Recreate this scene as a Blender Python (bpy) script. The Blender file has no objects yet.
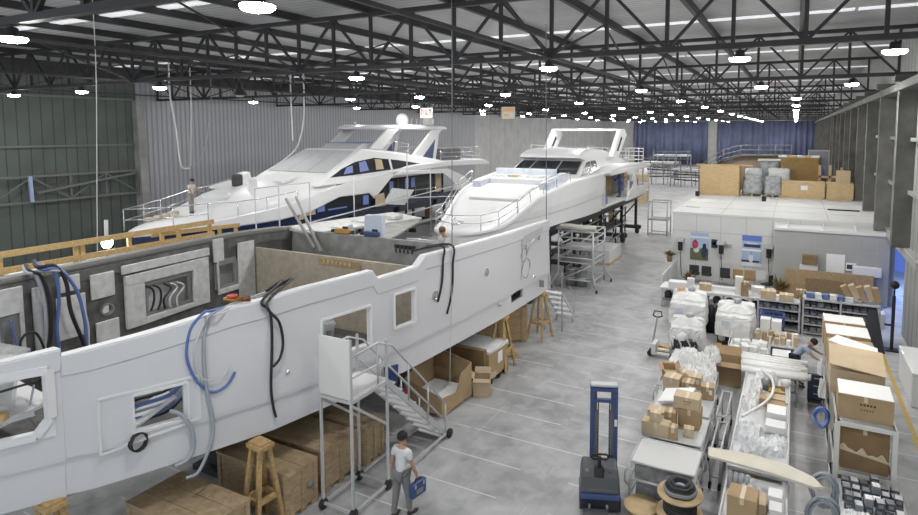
import bpy, math, random
from math import sin, cos, pi, atan, atan2, sqrt, radians as rad
from mathutils import Vector, Matrix
RND = random.Random(7)
SC = bpy.context.scene
COL = SC.collection
ORG = {}
CAM_H = 7.9

# ---------------------------------------------------------------- materials
MATS = {}
def mat(name, rgb, rough=0.6, metal=0.0, var=0.0, vscale=3.0, bump=0.0, bscale=20.0, rgb2=None, alpha=1.0, trans=0.0, coat=0.0):
    if name in MATS: return MATS[name]
    m = bpy.data.materials.new(name); m.use_nodes = True
    nt = m.node_tree; b = nt.nodes['Principled BSDF']
    b.inputs['Base Color'].default_value = (*rgb, 1)
    b.inputs['Roughness'].default_value = rough
    b.inputs['Metallic'].default_value = metal
    b.inputs['Coat Weight'].default_value = coat
    if alpha < 1: b.inputs['Alpha'].default_value = alpha
    if trans: b.inputs['Transmission Weight'].default_value = trans
    tc = nt.nodes.new('ShaderNodeTexCoord')
    if var or rgb2:
        n = nt.nodes.new('ShaderNodeTexNoise'); n.inputs['Scale'].default_value = vscale; n.inputs['Detail'].default_value = 5
        nt.links.new(tc.outputs['Object'], n.inputs['Vector'])
        r = nt.nodes.new('ShaderNodeValToRGB'); r.color_ramp.elements[0].position = .3; r.color_ramp.elements[1].position = .7
        a = rgb2 if rgb2 else [c*(1-var) for c in rgb]; z = rgb if rgb2 else [min(1, c*(1+var)) for c in rgb]
        r.color_ramp.elements[0].color = (*a, 1); r.color_ramp.elements[1].color = (*z, 1)
        nt.links.new(n.outputs['Fac'], r.inputs['Fac']); nt.links.new(r.outputs['Color'], b.inputs['Base Color'])
    if bump:
        n = nt.nodes.new('ShaderNodeTexNoise'); n.inputs['Scale'].default_value = bscale; n.inputs['Detail'].default_value = 4
        nt.links.new(tc.outputs['Object'], n.inputs['Vector'])
        bp = nt.nodes.new('ShaderNodeBump'); bp.inputs['Strength'].default_value = bump; bp.inputs['Distance'].default_value = .05
        nt.links.new(n.outputs['Fac'], bp.inputs['Height']); nt.links.new(bp.outputs['Normal'], b.inputs['Normal'])
    MATS[name] = m
    return m
def wood(name, rgb, scale=(2, 2, 14), var=.3, rough=.7):
    if name in MATS: return MATS[name]
    m = mat(name, rgb, rough); nt = m.node_tree; b = nt.nodes['Principled BSDF']
    tc = nt.nodes.new('ShaderNodeTexCoord'); mp = nt.nodes.new('ShaderNodeMapping'); mp.inputs['Scale'].default_value = scale
    n = nt.nodes.new('ShaderNodeTexNoise'); n.inputs['Scale'].default_value = 2; n.inputs['Detail'].default_value = 6; n.inputs['Distortion'].default_value = .6
    r = nt.nodes.new('ShaderNodeValToRGB'); r.color_ramp.elements[0].position = .3; r.color_ramp.elements[1].position = .72
    r.color_ramp.elements[0].color = (*[c*(1-var) for c in rgb], 1); r.color_ramp.elements[1].color = (*[min(1, c*(1+var*.5)) for c in rgb], 1)
    nt.links.new(tc.outputs['Object'], mp.inputs['Vector']); nt.links.new(mp.outputs['Vector'], n.inputs['Vector'])
    nt.links.new(n.outputs['Fac'], r.inputs['Fac']); nt.links.new(r.outputs['Color'], b.inputs['Base Color'])
    return m
def glow(name, rgb, strength):
    m = bpy.data.materials.new(name); m.use_nodes = True; nt = m.node_tree
    b = nt.nodes['Principled BSDF']; b.inputs['Base Color'].default_value = (.9, .9, .9, 1)
    b.inputs['Emission Color'].default_value = (*rgb, 1); b.inputs['Emission Strength'].default_value = strength
    MATS[name] = m; return m
def rib(name, rgb, rgb2, axis, freq, width=.25, rough=.6, bump=.6, var=.12):
    """ribbed sheet: narrow ribs across one object axis, with stains of its own"""
    m = mat(name, rgb, rough, var=var, vscale=.6); nt = m.node_tree; b = nt.nodes['Principled BSDF']
    tc = nt.nodes.new('ShaderNodeTexCoord'); sp = nt.nodes.new('ShaderNodeSeparateXYZ'); nt.links.new(tc.outputs['Object'], sp.inputs[0])
    k = nt.nodes.new('ShaderNodeMath'); k.operation = 'MULTIPLY'; k.inputs[1].default_value = freq; nt.links.new(sp.outputs[axis], k.inputs[0])
    f = nt.nodes.new('ShaderNodeMath'); f.operation = 'FRACT'; nt.links.new(k.outputs[0], f.inputs[0])
    l = nt.nodes.new('ShaderNodeMath'); l.operation = 'LESS_THAN'; l.inputs[1].default_value = width; nt.links.new(f.outputs[0], l.inputs[0])
    src = b.inputs['Base Color'].links[0].from_socket
    mx = nt.nodes.new('ShaderNodeMix'); mx.data_type = 'RGBA'
    nt.links.new(l.outputs[0], mx.inputs['Factor']); nt.links.new(src, mx.inputs['A']); mx.inputs['B'].default_value = (*rgb2, 1)
    nt.links.new(mx.outputs['Result'], b.inputs['Base Color'])
    bp = nt.nodes.new('ShaderNodeBump'); bp.inputs['Strength'].default_value = bump; bp.inputs['Distance'].default_value = .06
    nt.links.new(l.outputs[0], bp.inputs['Height']); nt.links.new(bp.outputs['Normal'], b.inputs['Normal'])
    return m

# ---------------------------------------------------------------- mesh builder
class MB:
    def __init__(s): s.v = []; s.f = []; s.m = []; s.sm = []; s.mi = 0; s.smooth = False
    def add(s, vs, fs):
        o = len(s.v); s.v += [tuple(p) for p in vs]
        for f in fs: s.f.append(tuple(i+o for i in f)); s.m.append(s.mi); s.sm.append(s.smooth)
        return s
    def box(s, x0, y0, z0, x1, y1, z1, M=None):
        vs = [Vector((x, y, z)) for z in (z0, z1) for y in (y0, y1) for x in (x0, x1)]
        if M: vs = [M @ p for p in vs]
        return s.add(vs, [(0, 2, 3, 1), (4, 5, 7, 6), (0, 1, 5, 4), (2, 6, 7, 3), (0, 4, 6, 2), (1, 3, 7, 5)])
    def cbox(s, c, d, rz=0, rx=0, ry=0):
        M = Matrix.Translation(c) @ Matrix.Rotation(rz, 4, 'Z') @ Matrix.Rotation(ry, 4, 'Y') @ Matrix.Rotation(rx, 4, 'X')
        return s.box(-d[0]/2, -d[1]/2, -d[2]/2, d[0]/2, d[1]/2, d[2]/2, M)
    def bar(s, p, q, w, h=None, up=(0, 0, 1)):
        p = Vector(p); q = Vector(q); d = (q-p); L = d.length
        if L < 1e-6: return s
        d /= L; u = Vector(up)
        if abs(d.dot(u)) > .98: u = Vector((0, 1, 0))
        x = d.cross(u).normalized(); y = x.cross(d); h = h or w
        M = Matrix((x, d, y)).transposed().to_4x4(); M.translation = p
        return s.box(-w/2, 0, -h/2, w/2, L, h/2, M)
    def tube(s, pts, r, n=8, curve=False, seg=5, caps=True, closed=False):
        P = [Vector(p) for p in pts]
        R = list(r) if isinstance(r, (list, tuple)) else [r]*len(P)
        if curve and len(P) > 2:
            Q = []; RR = []
            for i in range(len(P)-1):
                a = P[max(i-1, 0)]; b = P[i]; c = P[i+1]; d = P[min(i+2, len(P)-1)]
                for k in range(seg):
                    t = k/seg
                    Q.append(.5*((2*b)+(c-a)*t+(2*a-5*b+4*c-d)*t*t+(3*b-a-3*c+d)*t**3)); RR.append(R[i]+(R[i+1]-R[i])*t)
            Q.append(P[-1]); RR.append(R[-1]); P, R = Q, RR
        rings = []; nrm = None; N = len(P)
        for i in range(N):
            if closed: t = P[(i+1) % N]-P[i-1]
            else: t = P[min(i+1, N-1)]-P[max(i-1, 0)]
            if t.length < 1e-9: t = Vector((0, 0, 1))
            t.normalize()
            if nrm is None:
                a = Vector((0, 0, 1)) if abs(t.z) < .9 else Vector((1, 0, 0)); nrm = t.cross(a).normalized()
            nrm = nrm-t*nrm.dot(t)
            if nrm.length < 1e-6: nrm = t.orthogonal()
            nrm.normalize(); b = t.cross(nrm)
            rings.append([P[i]+(nrm*cos(2*pi*k/n)+b*sin(2*pi*k/n))*R[i] for k in range(n)])
        sm = s.smooth; s.smooth = True
        s.loft(rings, caps=caps and not closed, wrap=closed); s.smooth = sm
        return s
    def loft(s, rings, caps=True, closed=True, wrap=False):
        n = len(rings[0]); vs = [p for r in rings for p in r]; fs = []
        K = len(rings)
        for i in range(K if wrap else K-1):
            j = (i+1) % K
            for k in range(n if closed else n-1):
                l = (k+1) % n; fs.append((i*n+k, i*n+l, j*n+l, j*n+k))
        if caps: fs.append(tuple(range(n))[::-1]); fs.append(tuple((K-1)*n+k for k in range(n)))
        return s.add(vs, fs)
    def lathe(s, prof, n=20, c=(0, 0, 0), ax='Z', caps=True):
        rings = []
        for r, h in prof:
            ring = []
            for k in range(n):
                a = 2*pi*k/n; p = (r*cos(a), r*sin(a), h)
                if ax == 'X': p = (h, p[0], p[1])
                if ax == 'Y': p = (p[1], h, p[0])
                ring.append(Vector(p)+Vector(c))
            rings.append(ring)
        sm = s.smooth; s.smooth = True; s.loft(rings, caps=caps); s.smooth = sm
        return s
    def prism(s, poly, a0, a1, ax='X'):
        """poly of 2D points extruded along an axis: X -> (y,z), Y -> (x,z), Z -> (x,y)"""
        def pt(p, a): return {'X': (a, p[0], p[1]), 'Y': (p[0], a, p[1]), 'Z': (p[0], p[1], a)}[ax]
        n = len(poly); vs = [pt(p, a0) for p in poly]+[pt(p, a1) for p in poly]
        return s.add(vs, [tuple(range(n))[::-1], tuple(range(n, 2*n))]+[(i, (i+1) % n, n+(i+1) % n, n+i) for i in range(n)])
    def slab(s, quad, t, n=None):
        q = [Vector(p) for p in quad]; nn = Vector(n) if n else (q[1]-q[0]).cross(q[2]-q[0]).normalized()
        k = len(q); vs = q+[p+nn*t for p in q]
        return s.add(vs, [tuple(range(k))[::-1], tuple(range(k, 2*k))]+[(i, (i+1) % k, k+(i+1) % k, k+i) for i in range(k)])
    def ball(s, c, r, n=10, m=7):
        rx, ry, rz = r if isinstance(r, (tuple, list)) else (r, r, r)
        rings = []
        for i in range(m+1):
            a = -pi/2+pi*(i+.0)/m; a = max(-pi/2+.05, min(pi/2-.05, a))
            rings.append([(c[0]+rx*cos(a)*cos(2*pi*k/n), c[1]+ry*cos(a)*sin(2*pi*k/n), c[2]+rz*sin(a)) for k in range(n)])
        sm = s.smooth; s.smooth = True; s.loft(rings); s.smooth = sm
        return s
    def grid(s, fn, nu, nv):
        vs = [fn(i/nu, j/nv) for i in range(nu+1) for j in range(nv+1)]
        return s.add(vs, [(i*(nv+1)+j, (i+1)*(nv+1)+j, (i+1)*(nv+1)+j+1, i*(nv+1)+j+1) for i in range(nu) for j in range(nv)])
    def jitter(s, a, seed=1):
        r = random.Random(seed); s.v = [(x+r.uniform(-a, a), y+r.uniform(-a, a), z+r.uniform(-a, a)) for x, y, z in s.v]; return s
    def build(s, name, m, parent=None, world=True, bevel=0, solid=0, sub=0, kind=None, label=None):
        me = bpy.data.meshes.new(name); o = bpy.data.objects.new(name, me); COL.objects.link(o)
        off = Vector((0, 0, 0))
        if parent is not None:
            o.parent = parent
            if world: off = ORG.get(parent.name, Vector((0, 0, 0)))
        ORG[o.name] = off.copy()
        me.from_pydata([tuple(Vector(p)-off) for p in s.v], [], s.f); me.validate()
        for x in (m if isinstance(m, (list, tuple)) else [m]): me.materials.append(x)
        if len(me.polygons) == len(s.f):
            me.polygons.foreach_set('material_index', s.m); me.polygons.foreach_set('use_smooth', s.sm)
        me.update()
        if solid: d = o.modifiers.new('s', 'SOLIDIFY'); d.thickness = solid; d.offset = 0
        if bevel: d = o.modifiers.new('b', 'BEVEL'); d.width = bevel; d.segments = 2; d.limit_method = 'ANGLE'; d.angle_limit = rad(40)
        if sub: d = o.modifiers.new('u', 'SUBSURF'); d.levels = sub; d.render_levels = sub
        if kind: o['kind'] = kind
        if label: o['label'] = label
        return o
def tag(o, label=None, cat=None, group=None, kind=None):
    if label: o['label'] = label
    if cat: o['category'] = cat
    if group: o['group'] = group
    if kind: o['kind'] = kind
    return o
def thing(name, label, cat, loc=(0, 0, 0), rz=0, group=None):
    o = bpy.data.objects.new(name, None); COL.objects.link(o); o.empty_display_size = .1
    o.location = loc; o.rotation_euler = (0, 0, rz); ORG[o.name] = Vector(loc)
    return tag(o, label, cat, group)
def solo(mb, name, m, label, cat, loc=(0, 0, 0), group=None, rz=0, **k):
    """a thing that is one mesh; its origin is put at loc, mb is in coordinates local to loc"""
    o = mb.build(name, m, **k); o.location = loc; o.rotation_euler = (0, 0, rz); ORG[o.name] = Vector(loc)
    return tag(o, label, cat, group)
KIDS = {}
def kids(o): return [c for c in bpy.data.objects if c.parent == o]
def copy_tree(o, loc=None, rz=None, label=None, group=None, parent=None, ch=None):
    c = o.copy(); COL.objects.link(c)
    if parent is not None: c.parent = parent
    if loc is not None: c.location = loc; ORG[c.name] = Vector(loc)
    if rz is not None: c.rotation_euler = (0, 0, rz)
    if label: c['label'] = label
    if group: c['group'] = group
    if o.name not in KIDS: KIDS[o.name] = list(o.children)
    for k in KIDS[o.name]: copy_tree(k, parent=c)
    return c
def structure(mb, name, m, **k):
    return mb.build(name, m, kind='structure', **k)
ORDN = ['nearest', 'second', 'third', 'fourth', 'fifth', 'sixth', 'seventh', 'eighth', 'ninth', 'tenth', 'eleventh', 'twelfth', 'thirteenth', 'fourteenth', 'fifteenth', 'sixteenth']
def nth(i): return (['first']+ORDN[1:])[i]
# colours of the place
WHITE = mat('white_gelcoat', (.66, .665, .69), .28, coat=.3)
WHITE_B = mat('yacht_white', (.76, .765, .77), .42, coat=.08)
PAINT = mat('white_paint', (.72, .72, .72), .5)
STEELW = mat('light_grey_tube', (.55, .56, .57), .45, .3)
CHROME = mat('polished_rail', (.7, .71, .73), .25, .8)
DARKST = mat('dark_truss_steel', (.038, .038, .04), .6, .2)
BLACK = mat('black_rubber', (.015, .015, .017), .5)
DARK = mat('dark_void', (.02, .02, .022), .8)
GREYP = mat('grey_plastic', (.22, .23, .24), .5)
CARD = mat('brown_cardboard', (.40, .285, .16), .85, var=.1, vscale=2.5)
CARDL = mat('light_cardboard', (.53, .42, .28), .85, var=.08, vscale=2.5)
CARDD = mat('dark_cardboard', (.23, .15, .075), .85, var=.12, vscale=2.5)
TAPE = mat('parcel_tape', (.60, .50, .36), .35)
PAPER = mat('white_paper', (.8, .8, .79), .7)
INK = mat('black_print', (.05, .045, .04), .8)
PLY = wood('pale_plywood', (.60, .44, .25), (1, 1, 6), .22)
OSB = wood('brown_osb', (.40, .28, .155), (6, 6, 6), .3)
CRATE = wood('crate_planks', (.44, .325, .20), (3, 3, 12), .3)
TIMBER = wood('yellow_timber', (.58, .40, .18), (8, 8, 8), .25)
TRESTLE = wood('trestle_timber', (.50, .335, .15), (6, 6, 6), .3)
FILM = mat('clear_wrap_film', (.74, .75, .76), .25, bump=.3, bscale=9, var=.08, vscale=5)
WRAPW = mat('white_wrap_film', (.78, .78, .77), .3, bump=.6, bscale=6, var=.08, vscale=4)
BLUE = mat('blue_paint', (.045, .075, .20), .4)
NAVY = mat('navy_gelcoat', (.012, .02, .065), .15, coat=.5)
GLASS = mat('dark_tinted_glass', (.02, .023, .028), .14, coat=.2)
GRP = mat('grey_fibreglass', (.30, .30, .29), .75, var=.25, vscale=3)
GRPD = mat('raw_dark_laminate', (.12, .12, .115), .7, var=.35, vscale=4)
BEIGE = wood('beige_bulkhead', (.43, .37, .29), (3, 3, 3), .18)
MASK = mat('blue_masking_film', (.16, .22, .5), .4)
LAMP_W = 235.0; WORLD_S = 1.0; EXPO = 0.55
# ================================================================ the hall
XL, XR, YN, YF, ZR = -40., 3.95, -7.0, 139., 11.98
TY = [6.1]+[5.2+10.6*i for i in range(1, 13)]
def floor_mat():
    m = mat('concrete_floor', (.30, .305, .31), .42); nt = m.node_tree; b = nt.nodes['Principled BSDF']; L = nt.links
    N = nt.nodes.new
    tc = N('ShaderNodeTexCoord'); sp = N('ShaderNodeSeparateXYZ'); L.new(tc.outputs['Object'], sp.inputs[0])
    def math_(op, a, bb=None, c=None):
        n = N('ShaderNodeMath'); n.operation = op
        for i, x in enumerate((a, bb, c)):
            if x is None: continue
            if isinstance(x, (int, float)): n.inputs[i].default_value = x
            else: L.new(x, n.inputs[i])
        return n.outputs[0]
    def noise(sc, det=6, dist=0., vec=None):
        n = N('ShaderNodeTexNoise'); n.inputs['Scale'].default_value = sc; n.inputs['Detail'].default_value = det; n.inputs['Distortion'].default_value = dist
        L.new(vec or tc.outputs['Object'], n.inputs['Vector']); return n.outputs['Fac']
    def mix(f, a, c):
        n = N('ShaderNodeMix'); n.data_type = 'RGBA'
        L.new(f, n.inputs['Factor'])
        for k, x in (('A', a), ('B', c)):
            if isinstance(x, tuple): n.inputs[k].default_value = (*x, 1)
            else: L.new(x, n.inputs[k])
        return n.outputs['Result']
    def ramp(f, p0, p1):
        n = N('ShaderNodeMapRange'); n.inputs[1].default_value = p0; n.inputs[2].default_value = p1; L.new(f, n.inputs[0]); return n.outputs[0]
    c = mix(ramp(noise(.6, 8, 1.0), .32, .68), (.265, .268, .275), (.48, .482, .49))
    c = mix(math_('MULTIPLY', ramp(noise(2.6, 12, .4), .45, .7), .55), c, (.52, .52, .525))
    c = mix(math_('MULTIPLY', ramp(noise(.23, 5, .8), .55, .75), .4), c, (.235, .238, .245))
    # scuffs drawn out along the hall
    mp = N('ShaderNodeMapping'); mp.inputs['Scale'].default_value = (5, .35, 1); L.new(tc.outputs['Object'], mp.inputs['Vector'])
    c = mix(math_('MULTIPLY', ramp(noise(1.6, 6, .3, mp.outputs['Vector']), .5, .72), .14), c, (.2, .202, .21))
    # thin pale joint lines across the hall, broken and worn, some along it
    fy = math_('FRACT', math_('ADD', math_('MULTIPLY', sp.outputs[1], 1/1.2), .02))
    ly = math_('LESS_THAN', fy, .03)
    brk = math_('GREATER_THAN', noise(.9, 3), .46)
    c = mix(math_('MULTIPLY', math_('MULTIPLY', ly, brk), .85), c, (.66, .66, .66))
    fx = math_('FRACT', math_('MULTIPLY', sp.outputs[0], 1/2.4)); lx = math_('LESS_THAN', fx, .01)
    brk2 = math_('GREATER_THAN', noise(.6, 3, .2), .58)
    c = mix(math_('MULTIPLY', math_('MULTIPLY', lx, brk2), .5), c, (.60, .60, .60))
    # glare on the far aisle floor, painted in as a paler colour
    glare = math_('MULTIPLY', ramp(sp.outputs[1], 34, 60), math_('MULTIPLY', ramp(sp.outputs[0], -12, -10.5), ramp(noise(.35, 4), .2, .5)))
    c = mix(math_('MULTIPLY', glare, .75), c, (.60, .60, .60))
    # painted yellow walkway line
    yl = math_('LESS_THAN', math_('ABSOLUTE', math_('SUBTRACT', sp.outputs[0], 3.03)), .06)
    yl = math_('MULTIPLY', yl, math_('LESS_THAN', sp.outputs[1], 25.2))
    yl = math_('MULTIPLY', yl, ramp(noise(4, 4), .3, .42))
    c = mix(yl, c, (.50, .34, .07))
    L.new(c, b.inputs['Base Color'])
    L.new(math_('ADD', .34, math_('MULTIPLY', noise(1.5), .25)), b.inputs['Roughness'])
    return m
structure(MB().box(XL-.5, YN, -.3, 30, YF+.5, 0), 'floor', floor_mat())
# ribbed roof sheeting
ROOF = rib('roof_sheet', (.47, .475, .48), (.33, .335, .34), 1, 3.2, .3, .6, .5, .16)
structure(MB().box(XL-.5, YN, ZR, XR+.6, YF+.5, ZR+.12), 'ceiling', ROOF)
SKY_L = glow('skylight_sheet', (.93, .96, 1.), .36)
for i, y in enumerate([2.4+10.55*k for k in range(13)]):
    m = MB()
    for x in [XL+.6+2.42*k for k in range(18)]:
        m.box(x, y-.22, ZR-.03, x+2.3, y+.22, ZR-.005)
    structure(m, 'window_%d' % (i+1), SKY_L)
# side walls
GREEN = rib('dark_green_sheet', (.098, .117, .103), (.05, .057, .053), 1, 1/.62, .1, .6, .7, .15)
CORR = rib('grey_corrugated_sheet', (.42, .435, .465), (.29, .30, .325), 1, 1/.36, .38, .5, .9, .08)
PANEL = rib('plain_grey_panel', (.50, .50, .495), (.3, .3, .3), 1, 1/4.8, .02, .6, .3, .12)
RWALL = rib('right_wall_sheet', (.33, .335, .32), (.15, .15, .15), 1, 1/.8, .12, .6, .5, .1)
structure(MB().box(XL-.2, YN, 0, XL, 24.9, ZR), 'wall_left', GREEN)
structure(MB().box(XL-.2, 24.9, 0, XL, 72, ZR), 'wall_left_middle', CORR)
structure(MB().box(XL-.2, 72, 0, XL, YF, ZR), 'wall_left_far', PANEL)
structure(MB().box(XL, YF, 0, XR, YF+.2, ZR), 'wall_back', mat('pale_end_wall', (.6, .6, .6), .7, var=.1, vscale=.5))
# right wall with a doorway into a bluish bay between the second and third columns
m = MB()
m.box(XR, YN, 0, XR+.2, 27.0, ZR); m.box(XR, 27.0, 3.3, XR+.2, 31.0, ZR); m.box(XR, 31.0, 0, XR+.2, YF, ZR)
structure(m, 'wall_right', RWALL)
BAY = mat('bay_wall', (.30, .36, .62), .8)
m = MB(); m.box(XR+.2, 26.9, 0, 9.2, 27.0, 3.6); m.box(9.1, 27, 0, 9.2, 39, 3.6); m.box(XR+.2, 39, 0, 9.2, 39.1, 3.6)
structure(m, 'wall_side_bay', BAY)
structure(MB().box(XR+.2, 26.9, 3.6, 9.2, 39.1, 3.7), 'ceiling_side_bay', BAY)
lt = bpy.data.lights.new('side_bay_fill', 'AREA'); lt.energy = 330; lt.color = (.42, .58, 1.); lt.size = 2.5  # unseen area light added for the bluish daylight in the doorway
lo = bpy.data.objects.new('side_bay_fill', lt); COL.objects.link(lo); lo.location = (6.2, 33, 3.55)
# columns
CONC = mat('column_concrete', (.125, .124, .115), .8, var=.3, vscale=1.2)
CONCL = mat('pale_column', (.30, .30, .29), .8, var=.2, vscale=1.2)
for i in range(22):
    y = 26.4+5.3*(i-1)
    if y > 137 or y < 24: continue
    zb = 3.32 if 30 < y < 32.3 else 3.5 if 26 < y < 27 else 3.57 if 32.3 < y < 46 else 0
    m = MB().box(3.36, y-.2, zb, 3.95, y+.2, 9.7); m.box(3.2, y-.24, 9.7, 3.95, y+.24, 9.95)
    structure(m, 'column', CONC)
for y in (24.9,):
    m = MB().prism([(-40, 0), (-39.15, 0), (-39.55, 9.9), (-40, 9.9)], y-.25, y+.25, 'Y')
    structure(m, 'column', CONCL if y < 30 else CONC)
structure(MB().box(-17.4, 138.5, 0, -15.6, 139, ZR), 'column', mat('end_wall_pillar', (.38, .38, .37), .8, var=.12, vscale=.7))
# horizontal girts on the walls
m = MB()
for z in (3.45, 5.6, 7.55): m.box(3.78, 24, z-.07, 3.95, YF, z+.07)
structure(m, 'trim_1', mat('girt_grey', (.30, .30, .29), .6))
structure(MB().box(3.72, 23.5, 3.22, 3.95, 30.5, 3.5), 'trim_6', mat('lintel_grey', (.35, .35, .34), .6))
structure(MB().box(3.3, YN, 9.35, 3.95, YF, 9.62), 'trim_2', CONC)
m = MB()
for z in (6.93, 9.93): m.box(-40, YN, z-.06, -39.8, 24.6, z+.06)
structure(m, 'trim_3', mat('girt_green', (.15, .165, .16), .6))
structure(MB().box(-40, YN, 11.1, -39.7, YF, 11.98), 'trim_4', DARKST)
# lattice girder standing off the green wall
g = thing('lattice_girder', 'horizontal lattice girder with diagonal bracing along the dark green wall', 'girder', (-39.5, 16, 3.7))
GST = mat('girder_steel', (.16, .165, .16), .6, .2)
for z in (5.2, 3.72): MB().bar((-39.55, 6, z), (-39.55, 24.55, z), .16, .13).build('chord', GST, g)
for k in range(8):
    y = 10.1+2.06*k
    if k < 8: MB().bar((-39.55, y, 3.72), (-39.55, y, 5.2), .1).build('post', GST, g)
    a, b = (3.75, 5.15) if k % 2 else (5.15, 3.75)
    if y < 24: MB().bar((-39.55, y, a), (-39.55, y+2.06, b), .08).build('diagonal_brace', GST, g)
MB().bar((-39.4, 18.5, 4.25), (-39.35, 24.2, 5.05), .14).build('inclined_beam', GST, g)
solo(MB().bar((0, 0, 0), (.02, -.05, 1.5), .16), 'hanging_strap', mat('blue_white_strap', (.35, .42, .62), .6), 'blue and white strap hanging on the lattice girder', 'strap', (-39.3, 18.2, 3.75))

# curtains at the far end
CURT = mat('blue_curtain', (.135, .16, .26), .85, var=.2, vscale=.4)
def curtain(x0, x1, label, seed):
    r = random.Random(seed); n = int((x1-x0)/.35); ph = [r.uniform(-.4, .4) for _ in range(n*4+1)]
    def fn(u, v):
        x = x0+(x1-x0)*u; k = int(u*n*4)
        return (x, 138.3+.22*sin(x*2*pi/1.05+ph[k]*.8)+.05*sin(x*9), .12+9.75*v)
    m = MB(); m.smooth = True; m.grid(fn, n*4, 1)
    o = m.build('curtain', CURT, solid=.02); tag(o, label, 'curtain', 'blue curtains closing the far end'); return o
curtain(-34, -17.5, 'wide blue pleated curtain on the far wall, between pale panel and grey pillar', 1)
curtain(-15.4, 3.9, 'blue pleated curtain from the grey pillar to the column wall', 2)

# roof trusses across the hall
ZB, ZT, PAN = 9.98, 11.68, 1.6
post0 = MB().bar((0, 0, ZB), (0, 0, ZT), .095).build('post', DARKST, world=False)
d1 = MB().bar((0, 0, ZB), (PAN, 0, ZT), .08).build('diagonal_brace', DARKST, world=False)
d2 = MB().bar((0, 0, ZT), (PAN, 0, ZB), .08).build('diagonal_brace', DARKST, world=False)
x0 = -39.87; NP = 27
for i, y in enumerate(TY):
    t = thing('roof_truss', 'dark steel lattice roof truss spanning the hall, %s from the camera' % (ORDN[i] if i else 'nearest') if i < 12 else 'dark steel lattice roof truss just before the blue curtains', 'truss', (0, y, 0), 0, 'roof trusses')
    MB().box(-39.9, y-.09, ZB-.08, 3.9, y+.09, ZB+.06).build('bottom_chord', DARKST, t)
    MB().box(-39.9, y-.09, ZT-.06, 3.9, y+.09, ZT+.08).build('top_chord', DARKST, t)
    far = i > 3
    w = MB()
    for k in range(NP+1):
        x = x0+PAN*k
        if far:
            w.bar((x, y, ZB), (x, y, ZT), .09)
            if k < NP: w.bar((x, y, ZB if k % 2 else ZT), (x+PAN, y, ZT if k % 2 else ZB), .085)
            continue
        if k == 0 and i == 0: p = post0; p.parent = t
        else: p = post0.copy(); COL.objects.link(p); p.parent = t
        p.location = (x, 0, 0)
        if k < NP:
            s = d1 if k % 2 else d2
            if s.parent is None and i == 0: c = s; c.parent = t
            else: c = s.copy(); COL.objects.link(c); c.parent = t
            c.location = (x, 0, 0)
    if far: w.build('lattice_webbing', DARKST, t)
# purlins along the hall, with small knee braces by the trusses
m = MB()
for k in range(12):
    x = 0.05-3.2*k-.0
    m.box(x-.075, YN, ZT+.05, x+.075, YF, ZR)
structure(m, 'roof_beam', DARKST)
m = MB()
for x in (-6.35, -15.95, -25.55, -35.2):
    for a, b in zip(TY, TY[1:]):
        m.bar((x, a, ZB), (x, (a+b)/2, ZT), .055); m.bar((x, (a+b)/2, ZT), (x, b, ZB), .055); 
    m.bar((x, TY[0], ZB), (x, TY[-1], ZB), .08)
structure(m, 'roof_beam', DARKST)
# conduit pipe and cables under the near roof
structure(MB().tube([(-39, 6.35, 10.12), (3.8, 6.35, 10.12)], .05, 8), 'trim_5', mat('conduit', (.16, .16, .15), .5))

# high bay lamps
LENS = glow('lamp_lens', (1., .985, .96), LAMP_W)
LHOUS = mat('lamp_housing', (.03, .03, .032), .5)
def lamp0(label, loc):
    t = thing('high_bay_lamp', label, 'lamp', loc, 0, 'high-bay lamps under the roof trusses')
    h = MB(); h.lathe([(.07, .2), (.1, .18), (.12, .05), (.25, .015), (.25, 0)], 20, caps=True); h.build('housing', LHOUS, t, world=False)
    MB().lathe([(.24, .0), (.245, -.025), (.2, -.07), (.1, -.09), (.02, -.095)], 20).build('lens', LENS, t, world=False)
    MB().tube([(0, 0, .2), (0, 0, .26)], .03, 6).build('hook', LHOUS, t, world=False)
    return t
rows = []
for i, y in enumerate(TY):
    if i == 0: xs = [2.2, -6.9, -13.5, -22.5, -31]  # lamps out of view on this truss are added for lighting
    elif i == 1: xs = [1.9, -1.3, -6.35, -13.3, -23.7, -29.3, -35.2]
    elif i == 2: xs = [1.85, -1.33, -6.2, -12.9, -18.0, -22.7, -30.5]
    else: xs = [-.05, -6.3, -12.75, -19.4, -25.6, -31.2]
    rows.append(xs)
proto = None
for i, xs in enumerate(rows):
    for j, x in enumerate(xs):
        lab = 'glowing round high-bay lamp, %s from the column wall under the %s roof truss' % (nth(j), nth(i) if i < 12 else 'last')
        loc = (x, TY[i], ZB-.32)
        if proto is None: proto = lamp0(lab, loc)
        else: copy_tree(proto, loc, None, lab)
# an unlit pendant lamp
t = thing('pendant_lamp', 'unlit black bell-shaped pendant lamp under the second roof truss', 'lamp', (-20.4, 17.0, 9.3))
MB().lathe([(.06, .55), (.1, .5), (.13, .3), (.3, .06), (.3, 0)], 18).build('lamp_shade', LHOUS, t, world=False)
MB().tube([(0, 0, .5), (0, 0, .9)], .02, 6).build('hook', LHOUS, t, world=False)
MB().lathe([(.2, .01), (.12, -.05), (.02, -.06)], 14).build('diffuser', mat('clear_diffuser', (.5, .5, .5), .3), t, world=False)
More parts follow.
